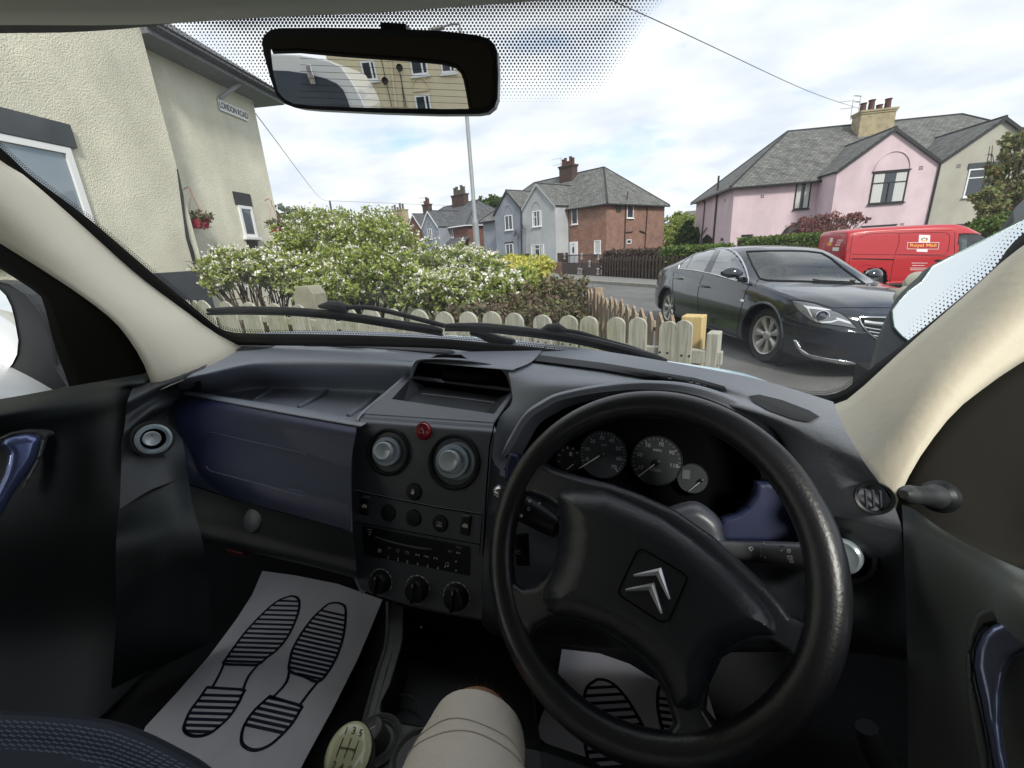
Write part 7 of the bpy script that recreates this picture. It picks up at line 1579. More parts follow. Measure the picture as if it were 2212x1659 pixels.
# ---- door cards and handles
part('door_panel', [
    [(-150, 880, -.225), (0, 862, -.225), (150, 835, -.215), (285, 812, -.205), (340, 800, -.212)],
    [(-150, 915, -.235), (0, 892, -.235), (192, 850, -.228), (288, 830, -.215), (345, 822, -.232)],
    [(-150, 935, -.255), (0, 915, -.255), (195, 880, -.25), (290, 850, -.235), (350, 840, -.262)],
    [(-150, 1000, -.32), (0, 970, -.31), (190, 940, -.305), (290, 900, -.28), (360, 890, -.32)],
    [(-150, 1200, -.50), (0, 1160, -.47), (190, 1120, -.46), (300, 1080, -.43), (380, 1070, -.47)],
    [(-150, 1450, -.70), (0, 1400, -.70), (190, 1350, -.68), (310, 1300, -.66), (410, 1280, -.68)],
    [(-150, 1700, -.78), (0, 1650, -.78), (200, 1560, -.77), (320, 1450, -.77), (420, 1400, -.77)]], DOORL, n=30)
hdl = [(0, 960), (10, 948), (35, 940), (62, 936), (84, 940), (90, 950), (86, 972), (79, 994), (66, 1016), (51, 1036), (30, 1066), (12, 1098), (-4, 1125), (-40, 1140), (-40, 1090), (-10, 1060), (6, 1028), (14, 1002), (17, 982), (8, 968)]
dome('door_pull', hdl, lambda x, y, o: PL(x, y, P(40, 990, .80), (EYE-P(40, 990, .8)).normalized())+(EYE-P(40, 990, .8)).normalized()*o, .022, mat('metallic_handle', (.16, .20, .42), .22, metal=.55, coat=.4), my, 22, 8)
dome('pull_surround', [(0, 945), (20, 935), (62, 926), (110, 927), (133, 934), (120, 940), (104, 945), (95, 975), (80, 1010), (40, 1070), (60, 1030), (80, 990), (90, 950), (70, 938), (30, 940), (0, 955)], lambda x, y, o: PL(x, y, P(40, 990, .82), (EYE-P(40, 990, .8)).normalized())+(EYE-P(40, 990, .8)).normalized()*o, .006, mat('pull_grey', (.12, .12, .12), .4), my, 8, 8)
# right door
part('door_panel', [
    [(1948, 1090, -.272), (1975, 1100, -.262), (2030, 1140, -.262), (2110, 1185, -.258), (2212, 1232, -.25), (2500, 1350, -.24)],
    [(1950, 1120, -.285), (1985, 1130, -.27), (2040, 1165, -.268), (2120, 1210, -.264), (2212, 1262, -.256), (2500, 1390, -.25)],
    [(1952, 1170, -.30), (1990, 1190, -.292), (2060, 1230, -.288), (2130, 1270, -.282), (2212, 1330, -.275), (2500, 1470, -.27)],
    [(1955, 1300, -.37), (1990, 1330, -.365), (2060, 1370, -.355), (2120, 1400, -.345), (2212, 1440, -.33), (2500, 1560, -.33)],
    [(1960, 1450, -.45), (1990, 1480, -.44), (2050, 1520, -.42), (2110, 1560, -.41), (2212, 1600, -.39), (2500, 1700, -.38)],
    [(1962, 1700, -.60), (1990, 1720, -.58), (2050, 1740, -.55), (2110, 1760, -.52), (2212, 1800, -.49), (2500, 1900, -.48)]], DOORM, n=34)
hr_ = [(2118, 1368), (2140, 1348), (2165, 1340), (2200, 1345), (2240, 1350), (2240, 1405), (2212, 1414), (2188, 1428), (2174, 1455), (2166, 1500), (2165, 1560), (2172, 1620), (2185, 1680), (2148, 1680), (2134, 1600), (2118, 1520), (2100, 1440), (2104, 1400)]
hO = P(2150, 1450, .335); hN = (EYE-hO).normalized()
dome('door_pull', hr_, lambda x, y, o: PL(x, y, hO, hN)+hN*o, .012, mat('metallic_handle_r', (.22, .25, .42), .22, metal=.6, coat=.4), my, 26, 9)
dome('pull_surround', [(2090, 1370), (2105, 1330), (2125, 1316), (2160, 1312), (2240, 1340), (2240, 1352), (2165, 1342), (2128, 1352), (2112, 1372), (2098, 1410), (2102, 1470), (2118, 1540), (2134, 1620), (2140, 1700), (2125, 1700), (2104, 1600), (2088, 1500), (2084, 1430)], lambda x, y, o: PL(x, y, P(2100, 1400, .345), hN)+hN*o, .004, mat('pull_grey_r', (.10, .11, .11), .4), my, 8, 9)
# mirror adjuster on the right
ma, mb_ = P(2020, 1072, .445), P(1952, 1068, .415); B().tube([ma.lerp(mb_, t) for t in np.linspace(0, 1, 13)], [.0125, .0118, .0108, .0092, .0088, .0092, .0086, .0092, .0087, .0093, .0092, .008, .004], 20).build('mirror_adjuster', mat('adjuster_grey', (.045, .048, .05), .4), my)
B().lathe(ma+(ma-mb_).normalized()*.006, (mb_-ma).normalized(), [(.017, -.006), (.016, .002), (.012, .006), (0, .006)], 24).build('adjuster_base', DARKP, my)
# ---- door mirrors
lm = B(); ho = [(-30, 604), (0, 607), (27, 614), (62, 636), (80, 658), (92, 676), (104, 700), (112, 725), (118, 745), (122, 790), (150, 832), (90, 850), (50, 822), (0, 830), (-30, 830)]
LN = ((EYE-P(30, 710, 1.5)).normalized()+Vector((-.12, -1.0, .02))).normalized(); LO = P(30, 710, 1.45)
def LQ(x, y, o=0): return PL(x, y, LO, LN)+LN*o
lmo = dome('door_mirror', ho, lambda x, y, o: LQ(x, y, o*-1), -.0, mat('mirror_housing', (.030, .033, .037), .5), my, 20, 14)
rows = [[LQ(x, y, .004) for x, y in ho], [LQ(x*.93+3, (y-710)*.93+710, .02) for x, y in ho], [LQ(x*.90+2, (y-710)*.88+710, .012) for x, y in ho]]
b = B(); b.poly([LQ(x, y, -.001) for x, y in ho], .09, -LN); b.build('mirror_shell', MATS['mirror_housing'], lmo, recalc=True, smooth=False, bevel=.02)
gl_ = [(-30, 612), (0, 622), (16, 638), (28, 662), (35, 689.5), (43, 735), (40, 765), (30, 785), (21.6, 794.7), (0, 808), (-30, 815)]
b = B(); b.add([LQ(x, y, .006) for x, y in gl_]+[], [tuple(range(len(gl_)))]); b.build('mirror_glass', MIRR, lmo, smooth=False)
RN = ((EYE-P(2050, 640, .8)).normalized()+Vector((.2, 0, .62))).normalized(); RO = P(2050, 640, .84)
def RQ(x, y, o=0): return PL(x, y, RO, RN)+RN*o
rho = sm([(2212, 430), (2188, 455), (2184, 490), (2110, 525), (2013, 572), (1980, 600), (1935, 645), (1914, 690), (1900, 740), (1892, 775), (1886, 800), (1890, 860), (1990, 860), (2300, 700), (2330, 430)], 3)
rmo = B().poly([RQ(*p) for p in rho], .08, -RN).build('door_mirror', mat('mirror_housing_r', (.050, .058, .066), .4), my, smooth=False, recalc=True, bevel=.015)
rg = [(2188, 489), (2100, 533), (2013, 578), (1990, 610), (1960, 632), (1942, 652), (1926, 672), (1927, 690), (1930, 709), (1938, 719), (1947.5, 729), (1990, 760), (2300, 660), (2300, 430)]
b = B(); k = [RQ(x, y, .004) for x, y in rg]; b.add(k, [tuple(range(len(k)))]); ro_ = b.build('mirror_glass', mat('tinted_mirror', (.74, .79, .82), 0.02, metal=1), rmo, smooth=False)
b = B(); b.tube([RQ(x, y, .005) for x, y in rg], .0012, 5, closed=True); b.build('glass_edge', mat('glass_edge_green', (.12, .25, .22), .3), rmo)
for cxy, rr in (((1988, 602), .024), ((1962, 630), .02)): 
    B().lathe(RQ(*cxy, -.012), RN, [(rr, -.01), (rr*.9, .006), (rr*.5, .010), (0, .012)], 20).build('cream_dome', mat('dome_cream', (.45, .44, .36), .4), rmo)  # cream domes at the inner edge of the glass
# ---- rear view mirror
def MP(x, y, o=0): return PL(x, y, MQ, MN)+MN*o
mo = [(100, 345), (118, 290), (160, 250), (250, 231), (600, 228), (1040, 234), (1500, 250), (1800, 285), (1900, 310), (1955, 360), (1978, 430), (1986, 600), (1980, 790), (1955, 860), (1900, 905), (1820, 918), (1500, 920), (1000, 905), (500, 880), (370, 868), (280, 835), (215, 770), (170, 640), (115, 440)]
mi = [(180, 375), (200, 330), (245, 308), (400, 298), (730, 290), (1040, 297), (1500, 315), (1780, 338), (1870, 358), (1925, 410), (1945, 500), (1940, 760), (1915, 840), (1860, 868), (1750, 876), (1500, 878), (900, 866), (500, 850), (360, 835), (290, 800), (235, 740), (200, 600), (183, 450)]
mo = [z2m(*p) for p in mo]; mi = [z2m(*p) for p in mi]
MB_ = mat('mirror_frame', (.006, .008, .014), .35)
b = B(); b.poly([MP(*p, -.02) for p in mo], .024, MN); rv = b.build('rear_view_mirror', MB_, my, recalc=True, smooth=False, bevel=.004)
b = B(); b.add([MP(*p, .0048) for p in mi], [tuple(range(len(mi)))]); b.build('mirror_glass', MIRR, rv, smooth=False)
o_ = [MP(*p, .004) for p in resamp2(mo, 60)] if False else None
b = B(); c_ = MP(*z2m(1150, 230), -.012); b.obox(MP(*z2m(1045, 238), -.018), MP(*z2m(1250, 250), -.018)-MP(*z2m(1045, 238), -.018), MN*.02, Vector((0, 0, .006))); b.build('mirror_stem', MB_, rv)
# ---- floor, tunnel, gear lever
FLOOR = mat('footwell_carpet', (.010, .011, .013), 1.0, bump=.4, bscale=300)
B().box((-.47, .0, Z0-.80), (2.0, 3.0, .04)).build('floor', FLOOR, my, smooth=False)
B().box((-.5, 1.12, Z0-.64), (1.9, .04, .36)).build('bulkhead', FLOOR, my, smooth=False)
B().box((-1.46, .2, Z0-.56), (.03, 2.4, .5)).build('footwell_side', FLOOR, my, smooth=False)
B().box((.50, .2, Z0-.60), (.03, 2.4, .5)).build('footwell_side', FLOOR, my, smooth=False)
B().box((-.52, .98, Z0-.50), (1.75, .22, .30)).build('dash_core', DEEP, my, smooth=False)
tun = B()
TZ = -.60
TUN = mat('tunnel_plastic', (.085, .09, .09), .5, bump=.5, bscale=90, dist=.002)
tl_ = [(842, 1300), (840, 1380), (820, 1450), (795, 1540), (775, 1620), (760, 1700)]; tr_ = [(1060, 1330), (1100, 1400), (1130, 1480), (1150, 1560), (1170, 1640), (1180, 1750)]
tin = [(872, 1310), (870, 1380), (860, 1420), (842, 1480), (822, 1520), (818, 1530)]
b = B(); b.grid(surf([[D(x-9, y, TZ-.16) for x, y in tl_], [D(x-5, y, TZ-.012) for x, y in tl_], [D(x, y, TZ) for x, y in tl_], [D(x+14, y, TZ) for x, y in tl_]], 30, 4)); b.build('tunnel_side', TUN, my)
b = B(); b.poly([D(x, y, TZ) for x, y in [(851, 1300), (872, 1310), (870, 1380), (860, 1420), (842, 1480), (824, 1515), (822, 1530), (830, 1548), (850, 1558), (1080, 1600), (1170, 1620), (1180, 1760), (760, 1760), (785, 1620), (809, 1530), (834, 1450), (852, 1380)]], .01, (0, 0, -1)); tun = b.build('tunnel_console', TUN, my, smooth=False, recalc=True, bevel=.003)
rec = [(872, 1310), (870, 1380), (860, 1420), (842, 1480), (824, 1515), (822, 1530), (830, 1548), (850, 1558), (1080, 1600), (1170, 1620), (1140, 1400), (1080, 1310)]
b = B(); t1_ = [D(x, y, TZ) for x, y in rec]; t2_ = [p+Vector((0, 0, -.07)) for p in t1_]; n = len(rec); b.v = t1_+t2_; b.f = [(i, (i+1) % n, n+(i+1) % n, n+i) for i in range(n)]+[tuple(range(n, 2*n))]; b.build('storage_recess', DARKP, tun, smooth=False)
B().tube([D(862+x_, 1520+y_, TZ-.05) for x_, y_ in ((0, -20), (20, -18), (38, -6), (44, 10), (42, 26))], .0015, 5).build('cup_ring', DASHS, tun)
B().lathe(D(910, 1355, -.60), (0, 0, 1), [(.002, .0), (0, .001)], 6).build('screw', INKD, tun)
lc_ = D(812, 1602, TZ); lt = B().lathe(lc_, (0, 0, 1), [(.034, .0), (.034, .004), (.031, .006), (.028, .003), (.028, .0015), (.025, .004), (.0235, .002), (.0225, -.01)], 40).build('lighter_socket', TUN, tun)
lv = Vector((-.12, -.1, 1)).normalized(); B().lathe(lc_, lv, [(.019, -.01), (.017, .022), (.0155, .025), (.012, .0235), (0, .0235)], 32).build('lighter', mat('lighter_grey', (.06, .062, .063), .3), lt)
B().tube([lc_+lv*.0245+Vector(p) for p in ((-.006, -.003, 0), (.003, -.003, 0), (.0, .001, 0), (.004, .006, 0))], .0006, 5).build('lighter_symbol', INK, lt)
B().lathe(D(905, 1640, TZ), (0, 0, 1), [(.036, 0), (.036, .004), (.032, .006), (.028, .002), (.0, .001)], 40).build('cup_holder', TUN, tun)
KN = mat('gear_knob_ivory', (.52, .52, .33), .18, coat=.6)
kc = P(752, 1624, .42); kn_ = (Vector((0, -.35, .9))).normalized()
kx = (P(800, 1616, .42)-P(752, 1610, .42)).normalized(); kn_ = (EYE-kc).normalized()*.75+Vector((0, 0, .6)); kn_.normalize(); kx = (kx-kn_*kx.dot(kn_)).normalized(); ky = kn_.cross(kx)
b = B(); rows = []
for i in range(14):
    t = i/13*math.pi/2; rows.append([kc+kx*(.0215*math.cos(t)*math.cos(a))+ky*(.026*math.cos(t)*math.sin(a))+kn_*(.011*math.sin(t)-.004) for a in np.linspace(0, 2*math.pi, 33)])
b.grid(rows); gk0 = b.build('gear_lever', KN, my, angle=180)
b = B(); rows = []
for h_, s_ in ((-.004, 1.0), (-.004, 1.06), (-.012, 1.08), (-.03, .98), (-.055, .72), (-.07, .5), (-.14, .42), (-.25, .9)): rows.append([kc+kx*(.0215*s_*math.cos(a))+ky*(.026*s_*math.sin(a))+kn_*h_*.4+Vector((0, 0, h_*.8)) for a in np.linspace(0, 2*math.pi, 33)])
b.grid(rows); b.build('gear_grip', DARKP, gk0)
GI = mat('gear_print', (.09, .075, .04), .4)
def kpt(a, b_, o=.0006): r2 = (a/.0215)**2+(b_/.026)**2; return kc+kx*a+ky*b_+kn_*(.011*math.sqrt(max(0, 1-r2))-.004+o)
for s_, a, b_ in (('1', -.0072, .0145), ('3', .0004, .0150), ('5', .0075, .0140), ('2', -.0082, -.0125), ('4', -.0008, -.0135), ('R', .0068, -.0140)): text(s_, kpt(a, b_), kx, ky, .0085, GI, gk0, ext=.0002, bold=.0001, name='gear_number')
for l in ([(-.0075, .0085), (-.0085, -.0065)], [(.0004, .009), (-.0006, -.007)], [(.0082, .008), (.0070, -.0075)], [(-.0080, .0010), (.0077, .0005)]): B().tube([kpt(*l[0]), kpt((l[0][0]+l[1][0])/2, (l[0][1]+l[1][1])/2), kpt(*l[1])], .00055, 4).build('gear_diagram', GI, gk0)
# ---- seat
sb1 = [(-80, 1530), (0, 1546), (80, 1549), (160, 1556), (240, 1570), (310, 1596), (380, 1632), (430, 1662), (520, 1740)]
b = B(); q1 = [D(x, y, -.53) for x, y in sb1]; b.grid(surf([[p+Vector((0, .03, -.28)) for p in q1], [p+Vector((0, .012, -.03)) for p in q1], q1, [D(x*.96-20, y+28, -.515) for x, y in sb1], [D(x*.9-60, y+90, -.51) for x, y in sb1], [D(x*.8-100, y+420, -.50) for x, y in sb1]], 40, 6)); seat = b.build('passenger_seat', SEATF, my)
DASHC = mat('seat_fleck', (.10, .14, .20), .8); rng = random.Random(11); b = B()
for i in range(-4, 30):
    for j in range(14):
        x = i*17+(j % 2)*8.5; y = 1556+j*9.5+max(0, (x-150))*.33*max(0, 1); e0 = None
        yb = np.interp(x, [p[0] for p in sb1], [p[1] for p in sb1]); y = yb+12+j*10
        if x > 520 or y > 1700: continue
        c = D(x, y, -.5135+.0025); b.add([c+Vector(p) for p in ((-.005, -.0009, 0), (.005, -.0002, 0), (.006, .0012, 0), (-.004, .0006, 0))], [(0, 1, 2, 3)])
tag(b.build('fabric_flecks', DASHC, seat, smooth=False), kind='stuff')
b = B(); b.box((.02, -.12, Z0-.62), (.52, .5, .16)); b.build('driver_seat', SEATF, my, bevel=.05)
for x_ in (.02, -.85): b = B(); b.box((x_, -.55, Z0-.38), (.5, .13, .7), Matrix.Rotation(-.2, 3, 'X')); b.build('seat_back', SEATF, my, bevel=.06)
# handbrake / seat lever at lower right
B().tube([P(x, y, .40) for x, y in ((1872, 1570), (1885, 1605), (1905, 1640), (1925, 1680))], [.009, .012, .013, .013], 16).build('seat_lever', mat('lever_grey', (.035, .037, .04), .5), my)
B().obox((-1.36, -2.35, Z0-.8), (.04, 0, 0), (0, 1.75, 0), (0, 0, 1.42)).build('body_side', HEADL, my, smooth=False); B().obox((.46, -2.35, Z0-.8), (.04, 0, 0), (0, 2.27, 0), (0, 0, 1.42)).build('body_side', HEADL, my, smooth=False)  # right side reaches further forward, lengthened to keep sun off the mat
B().obox((-1.36, -2.4, Z0+.63), (1.86, 0, 0), (0, 2.75, 0), (0, 0, .03)).build('roof', BONN, my, smooth=False)
for x_, dx2 in ((-1.42, .01), (.50, .01)):
    B().add([(x_, -.6, Z0-.30), (x_, 1.0, Z0-.30), (x_+(.14 if x_ < 0 else -.14)*0, .35, Z0+.6), (x_, -.6, Z0+.6)], [(0, 1, 2, 3)]).build('door_window', DGL, my, smooth=False)
    B().obox((x_, -.62, Z0+.56), (.03, 0, 0), (0, 1.0, 0), (0, 0, .07)).build('roof_rail', HEADL, my, smooth=False)
# rear end with its window opening, as the mirror shows it
rwo = [mp(*z2m(x, y), -2.2) for x, y in ((180, 405), (400, 400), (730, 430), (1000, 450), (1300, 470), (1550, 495), (1650, 525), (1700, 575), (1725, 640), (1745, 740), (1765, 860), (1775, 960), (180, 960))]
b = B(); outr = [Vector((x, -2.2, z)) for x, z in ((-1.33, Z0+.62), (-1.0, Z0+.62), (-.7, Z0+.62), (-.5, Z0+.62), (-.2, Z0+.62), (0, Z0+.62), (.15, Z0+.62), (.3, Z0+.62), (.47, Z0+.5), (.47, Z0+.1), (.47, Z0-.1), (.47, Z0-.6), (-1.33, Z0-.6))]
n = len(rwo); b.v = rwo+outr; b.f = [(i, i+1, n+i+1, n+i) for i in range(n-1)]; b.build('tailgate', mat('tailgate_trim', (.09, .085, .07), .8), my, smooth=False, solid=.03)
B().tube(rwo[:-1], .018, 6).build('rear_window_seal', RUBB, my)
for k in range(8): z_ = mp(*z2m(400, 470+k*52), -2.19); z2_ = mp(*z2m(1740, 520+k*52), -2.19); B().tube([z_, z2_], .0011, 4).build('heater_line', DARKP, my)
# ---- outside: bonnet and wipers
part('bonnet', [
    [(700, 730, -.40), (900, 722, -.42), (1100, 734, -.43), (1300, 760, -.44), (1500, 788, -.45), (1600, 805, -.45), (1674, 831, -.45), (1720, 862, -.46)],
    [(690, 745, -.40), (890, 738, -.415), (1100, 752, -.42), (1300, 778, -.43), (1490, 806, -.44), (1590, 824, -.44), (1655, 848, -.44), (1700, 880, -.45)],
    [(690, 790, -.38), (880, 790, -.39), (1090, 800, -.40), (1290, 825, -.41), (1470, 850, -.41), (1560, 870, -.41), (1620, 900, -.41), (1650, 930, -.42)]], BONN, n=50)
def wiper(name, blade, arm, bw, cap, d_):
    w = B(); q = [G(x, y, .035) for x, y in blade]; w.tube(cr1(q, 4), [bw*(.45+.55*min(1, 6*min(t, 1-t)+.2)) for t in np.linspace(0, 1, (len(q)-1)*4+1)], 8); o = w.build(name, RUBB, my)
    q2 = [G(x, y+8, .030) for x, y in blade]; B().tube(cr1(q2, 4), bw*.45, 6).build('wiper_rubber', mat('rubber_grey', (.03, .033, .038), .5), o)
    B().tube(cr1([G(x, y, .05) for x, y in arm], 5), bw*.62, 8).build('wiper_arm', RUBB, o)
    b = B(); b.tube([G(x, y, .045) for x, y in cap], [bw*.5, bw*1.35, bw*1.45, bw*1.0], 10); b.build('wiper_cap', RUBB, o)
WIPM = RUBB
wiper('wiper', [(449, 670), (520, 669), (620, 671), (700, 677), (780, 687), (860, 700), (920, 709), (955, 715)], [(735, 665), (790, 664), (840, 673), (900, 688), (960, 704)], .0095, [(690, 662), (715, 660), (735, 662), (750, 667)], 1)
wiper('wiper', [(962, 704), (1040, 706), (1120, 714), (1200, 724), (1270, 737), (1340, 754), (1400, 770), (1437, 780)], [(1205, 714), (1250, 720), (1310, 738), (1370, 755), (1440, 782)], .0095, [(1165, 717), (1185, 712), (1205, 712), (1222, 719)], 1)
B().tube(cr1([G(x, y, .05) for x, y in ((1018, 716), (1050, 726), (1085, 738), (1110, 744))], 4), [.009]*4+[.012]*4+[.013]*4+[.012], 8).build('wiper_arm', RUBB, my)
# ================================================================== MATS AND DRIVER
MATP = mat('paper_mat', (.80, .79, .86), .9, bump=.5, bscale=9, dist=.012, var=.06, vscale=14)
PRN = mat('mat_print', (.012, .014, .05), .7)
FZ = -.765
z6 = lambda x, y: (271+x*.29411, 1171+y*.29411)
def inspan(poly, y0, sl):
    xs = []
    n = len(poly)
    for i in range(n):
        (xa, ya), (xb, yb) = poly[i], poly[(i+1) % n]; fa = ya-(y0+sl*xa); fb = yb-(y0+sl*xb)
        if (fa > 0) != (fb > 0): t = fa/(fa-fb); xs.append(xa+(xb-xa)*t)
    return (min(xs), max(xs)) if len(xs) >= 2 else None
def shoeprint(root, sole, arch_, heel, st1, st2, tr, f=lambda p: p, w_=.0026, zz_=.0016):
    def W_(x, y): q = z6(x, y); return f(D(*q, FZ)+Vector((0, 0, zz_)))
    def ln(pts, closed=False, name='print_outline', k=3):
        q = [W_(*p) for p in pts]
        q = cr1(q+([q[0]] if closed else []), k); q = q[:-1] if closed else q
        b = B(); n = len(q)
        for i in range(n if closed else n-1):
            a, c = q[i], q[(i+1) % n]; t = (c-a); s_ = Vector((-t.y, t.x, 0)).normalized()*w_; e = t.normalized()*w_*.6
            b.obox(a-s_-e, t+e*2, s_*2, Vector((0, 0, .0004)))
        return b.build(name, PRN, root, smooth=False)
    ln(sole, True); ln(heel, True)
    for a in arch_: ln(a)
    for poly, st in ((sole, st1), (heel, st2)):
        for y0 in st:
            sp_ = inspan(poly, y0, tr)
            if sp_: ln([(sp_[0], y0+tr*sp_[0]), (sp_[1], y0+tr*sp_[1])], k=1, name='print_stripe')
SL = [(1215, 400), (1255, 408), (1278, 440), (1272, 510), (1238, 610), (1185, 710), (1110, 800), (1040, 850), (975, 905), (850, 905), (725, 898), (745, 855), (800, 775), (870, 680), (950, 590), (1040, 500), (1130, 430)]
HLl = [(600, 1072), (730, 1080), (868, 1092), (862, 1120), (830, 1190), (770, 1280), (700, 1350), (620, 1410), (540, 1430), (470, 1420), (432, 1380), (440, 1330), (480, 1240), (540, 1160)]
SRr = [(1560, 450), (1600, 465), (1618, 500), (1615, 600), (1600, 700), (1570, 800), (1530, 890), (1480, 970), (1415, 1030), (1310, 990), (1208, 950), (1210, 870), (1230, 790), (1290, 680), (1370, 570), (1440, 500), (1500, 455)]
HRr = [(1060, 1137), (1170, 1172), (1290, 1210), (1280, 1245), (1230, 1330), (1160, 1410), (1070, 1490), (980, 1530), (910, 1525), (860, 1485), (855, 1420), (880, 1340), (940, 1250), (1000, 1190)]
def papermat(name, label, f=lambda p: p, poly=None):
    r_ = empty(name, f(D(560, 1450, FZ)), label, 'floor mat', 'printed paper floor mats')
    pts = poly or [(567, 1234), (640, 1244), (730, 1262), (826, 1296), (800, 1360), (770, 1430), (720, 1530), (660, 1640), (600, 1760), (240, 1760), (280, 1650), (315, 1570), (380, 1500), (450, 1420), (510, 1340), (545, 1285)]
    B().poly([D(x, y, FZ) if poly else f(D(x, y, FZ)) for x, y in pts], .001, (0, 0, 1)).build('paper', MATP, r_, smooth=False, recalc=True)
    shoeprint(r_, SL, [[(725, 900), (690, 980), (640, 1072)], [(975, 905), (905, 990), (865, 1090)]], HLl, [y-34 for y in range(435, 900, 35)], [y-15 for y in range(1125, 1400, 45)], .03, f)
    shoeprint(r_, SRr, [[(1205, 950), (1180, 1040), (1085, 1145)], [(1415, 1030), (1350, 1110), (1275, 1210)]], HRr, [y-290 for y in range(480, 1010, 36)], [y-320 for y in range(1235, 1490, 47)], .22, f)
    return r_
papermat('floor_mat', 'pale paper floor mat with navy shoe prints in the passenger footwell')
dv = D(1215, 1403, FZ)-D(567, 1234, FZ)
dv2 = D(1290.5, 1469, FZ)-D(*z6(1215, 400), FZ)
rotm = Matrix.Rotation(R_(6), 4, 'Z')
p0_ = D(*z6(1215, 400), FZ)
def fdm(p): return (rotm @ (p-p0_)*1.0)+p0_+dv2
papermat('floor_mat', 'pale paper floor mat with navy shoe prints under the steering wheel', fdm, [(1214, 1403), (1294, 1412), (1360, 1435), (1425, 1475), (1530, 1503), (1548, 1560), (1570, 1700), (1580, 1800), (1190, 1800), (1205, 1680), (1185, 1610), (1158, 1588), (1170, 1545), (1200, 1490)])
B().obox(P(1160, 1600, .55)+Vector((-.01, -.35, -.12)), (.10, 0, 0), (0, .36, 0), (0, 0, .12)).build('seat_rail_cover', DARKP, my, bevel=.02)
B().box(D(516, 1190, -.57), (.05, .02, .014)).build('red_tab', mat('red_plastic', (.12, .01, .02), .5), my, bevel=.004)
B().obox((.49, -.4, Z0-.6), (.012, 0, 0), (0, .62, 0), (0, 0, .68)).build('sun_blocker', DOORM, my, smooth=False)  # unseen panel added to keep sun off the driver's floor mat
# pedals
for x_, y_ in ((.02, .80), (-.08, .82), (.13, .78)):
    pd_ = B(); pd_.box((x_, y_, Z0-.66), (.06, .02, .08), Matrix.Rotation(.5, 3, 'X')); pd_.tube([(x_, y_+.01, Z0-.64), (x_, y_+.12, Z0-.42)], .008, 6); pd_.build('pedal', RUBB, my, bevel=.004)
# the driver: bare knee under beige shorts
per = empty('person', D(1020, 1640, -.50), 'driver seated at the wheel, only one bare knee in beige shorts showing', 'person')
SKIN = mat('skin', (.52, .27, .17), .55, var=.08, vscale=30); SHORT = mat('beige_cotton', (.82, .75, .66), .95, bump=.5, bscale=260, dist=.0012, var=.04, vscale=20)
K = P(1030, 1580, .485); hip = K+Vector((.115, -.45, .02)); ank = K+Vector((-.06, .16, -.29)); toe = ank+Vector((-.02, .13, -.03))
def limb(pts, rs, m, name, par, seg=28, flat=1.0):
    q = cr1([Vector(p) for p in pts], 8); rr = [float(np.interp(i/(len(q)-1), np.linspace(0, 1, len(rs)), rs)) for i in range(len(q))]
    return B().tube(q, rr, seg).build(name, m, par, angle=180)
limb([hip, K+Vector((.056, -.22, .02)), K+Vector((.019, -.08, .008)), K+Vector((0, -.01, .0)), K+Vector((-.012, .02, -.04)), K+Vector((-.028, .045, -.10)), K+Vector((-.045, .09, -.19)), ank, toe], [.075, .068, .058, .050, .046, .040, .045, .038, .030, .036, .028], SKIN, 'body', per)
skinv = [(v.co.copy(), v.normal.copy()) for v in bpy.data.objects['body'].data.vertices] if 'body' in bpy.data.objects else []
skinv = [(v.co.copy(), v.normal.copy()) for v in per.children[-1].data.vertices]
skinv = [q for q in skinv if (q[0]-K-Vector((-.008, .02, -.02))).length < .085 and q[0].y > K.y+.006]
q = cr1([hip, K+Vector((.071, -.28, .02)), K+Vector((.040, -.16, .014)), K+Vector((.019, -.08, .008)), K+Vector((.007, -.035, .004)), K+Vector((0, .007, .001))], 8)
rr = [float(np.interp(i/(len(q)-1), [0, .3, .6, .8, .93, 1], [.092, .082, .070, .0595, .0545, .050])) for i in range(len(q))]
b = B(); b.tube(q, rr, 40, cap=False)
for i, v_ in enumerate(b.v):
    s_ = i//40; k = i % 40; b.v[i] = v_+(v_-q[s_]).normalized()*.0014*math.sin(k*.9+s_*.45)*math.sin(s_*.21+1)
sh = b.build('shorts', SHORT, per, angle=180)
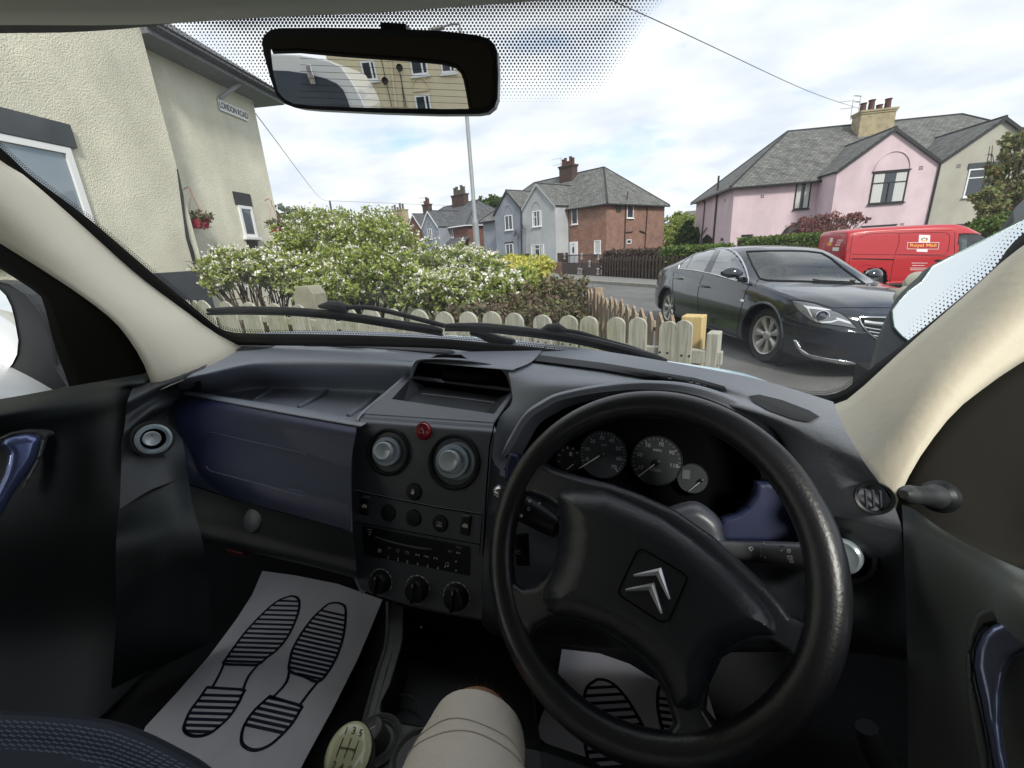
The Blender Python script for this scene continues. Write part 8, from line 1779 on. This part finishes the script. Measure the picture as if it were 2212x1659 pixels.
for t_ in (-9, -12):
    ringp = [b.v[(len(q)+t_)*40+k]+(b.v[(len(q)+t_)*40+k]-q[len(q)+t_]).normalized()*.0006 for k in range(40)]; B().tube(ringp, .0007, 4, closed=True).build('hem_stitching', mat('stitching', (.70, .63, .54), .9), sh)
b = B()
rng = random.Random(3)
for i in range(900):
    p, d_ = rng.choice(skinv); p = p+Vector((rng.gauss(0, .003), rng.gauss(0, .003), rng.gauss(0, .003))); d_ = d_ if d_.dot(p-K) > 0 else -d_
    t_ = Vector((rng.gauss(0, .5), rng.gauss(.1, .4), rng.gauss(-.2, .4))); b.add([p-d_*.001, p-d_*.001+Vector((.0004, .0001, 0)), p+d_*.005+t_*.006], [(0, 1, 2)])
b.build('leg_hair', mat('hair_brown', (.10, .045, .02), .8), per, smooth=False)

# the driver's trunk, arms resting, behind the camera
bp_ = [(.06, -.46, Z0-.60), (.06, -.47, Z0-.45), (.06, -.48, Z0-.28), (.06, -.47, Z0-.12), (.07, -.46, Z0-.05), (.08, -.44, Z0+.03), (.09, -.44, Z0+.10), (.09, -.45, Z0+.18), (.09, -.46, Z0+.235)]
br = [(.18, .14), (.165, .125), (.19, .125), (.215, .11), (.10, .075), (.058, .058), (.072, .088), (.075, .095), (.02, .03)]
def trunk(name, a, c, m, k=1.0):
    rows = [[Vector((x+rx*k*math.cos(t), y+ry*k*math.sin(t), z)) for t in np.linspace(0, 2*math.pi, 25)] for (x, y, z), (rx, ry) in list(zip(bp_, br))[a:c]]
    b = B(); b.grid(surf(rows, 25, 5)); return b.build(name, m, per, angle=180)
trunk('jumper', 0, 5, mat('navy_jumper', (.03, .035, .05), .95), 1.02)
hd = trunk('head', 4, 9, SKIN)
rows = [[Vector((x+rx*1.1*math.cos(t), y-.012+ry*1.1*math.sin(t), z+.01)) for t in np.linspace(0, 2*math.pi, 25)] for (x, y, z), (rx, ry) in ((bp_[7], br[7]), ((bp_[7][0], bp_[7][1], bp_[7][2]+.03), (.07, .09)), (bp_[8], br[8]))]
b = B(); b.grid(surf(rows, 25, 5)); b.build('hair', MATS['hair_brown'], per, angle=180)
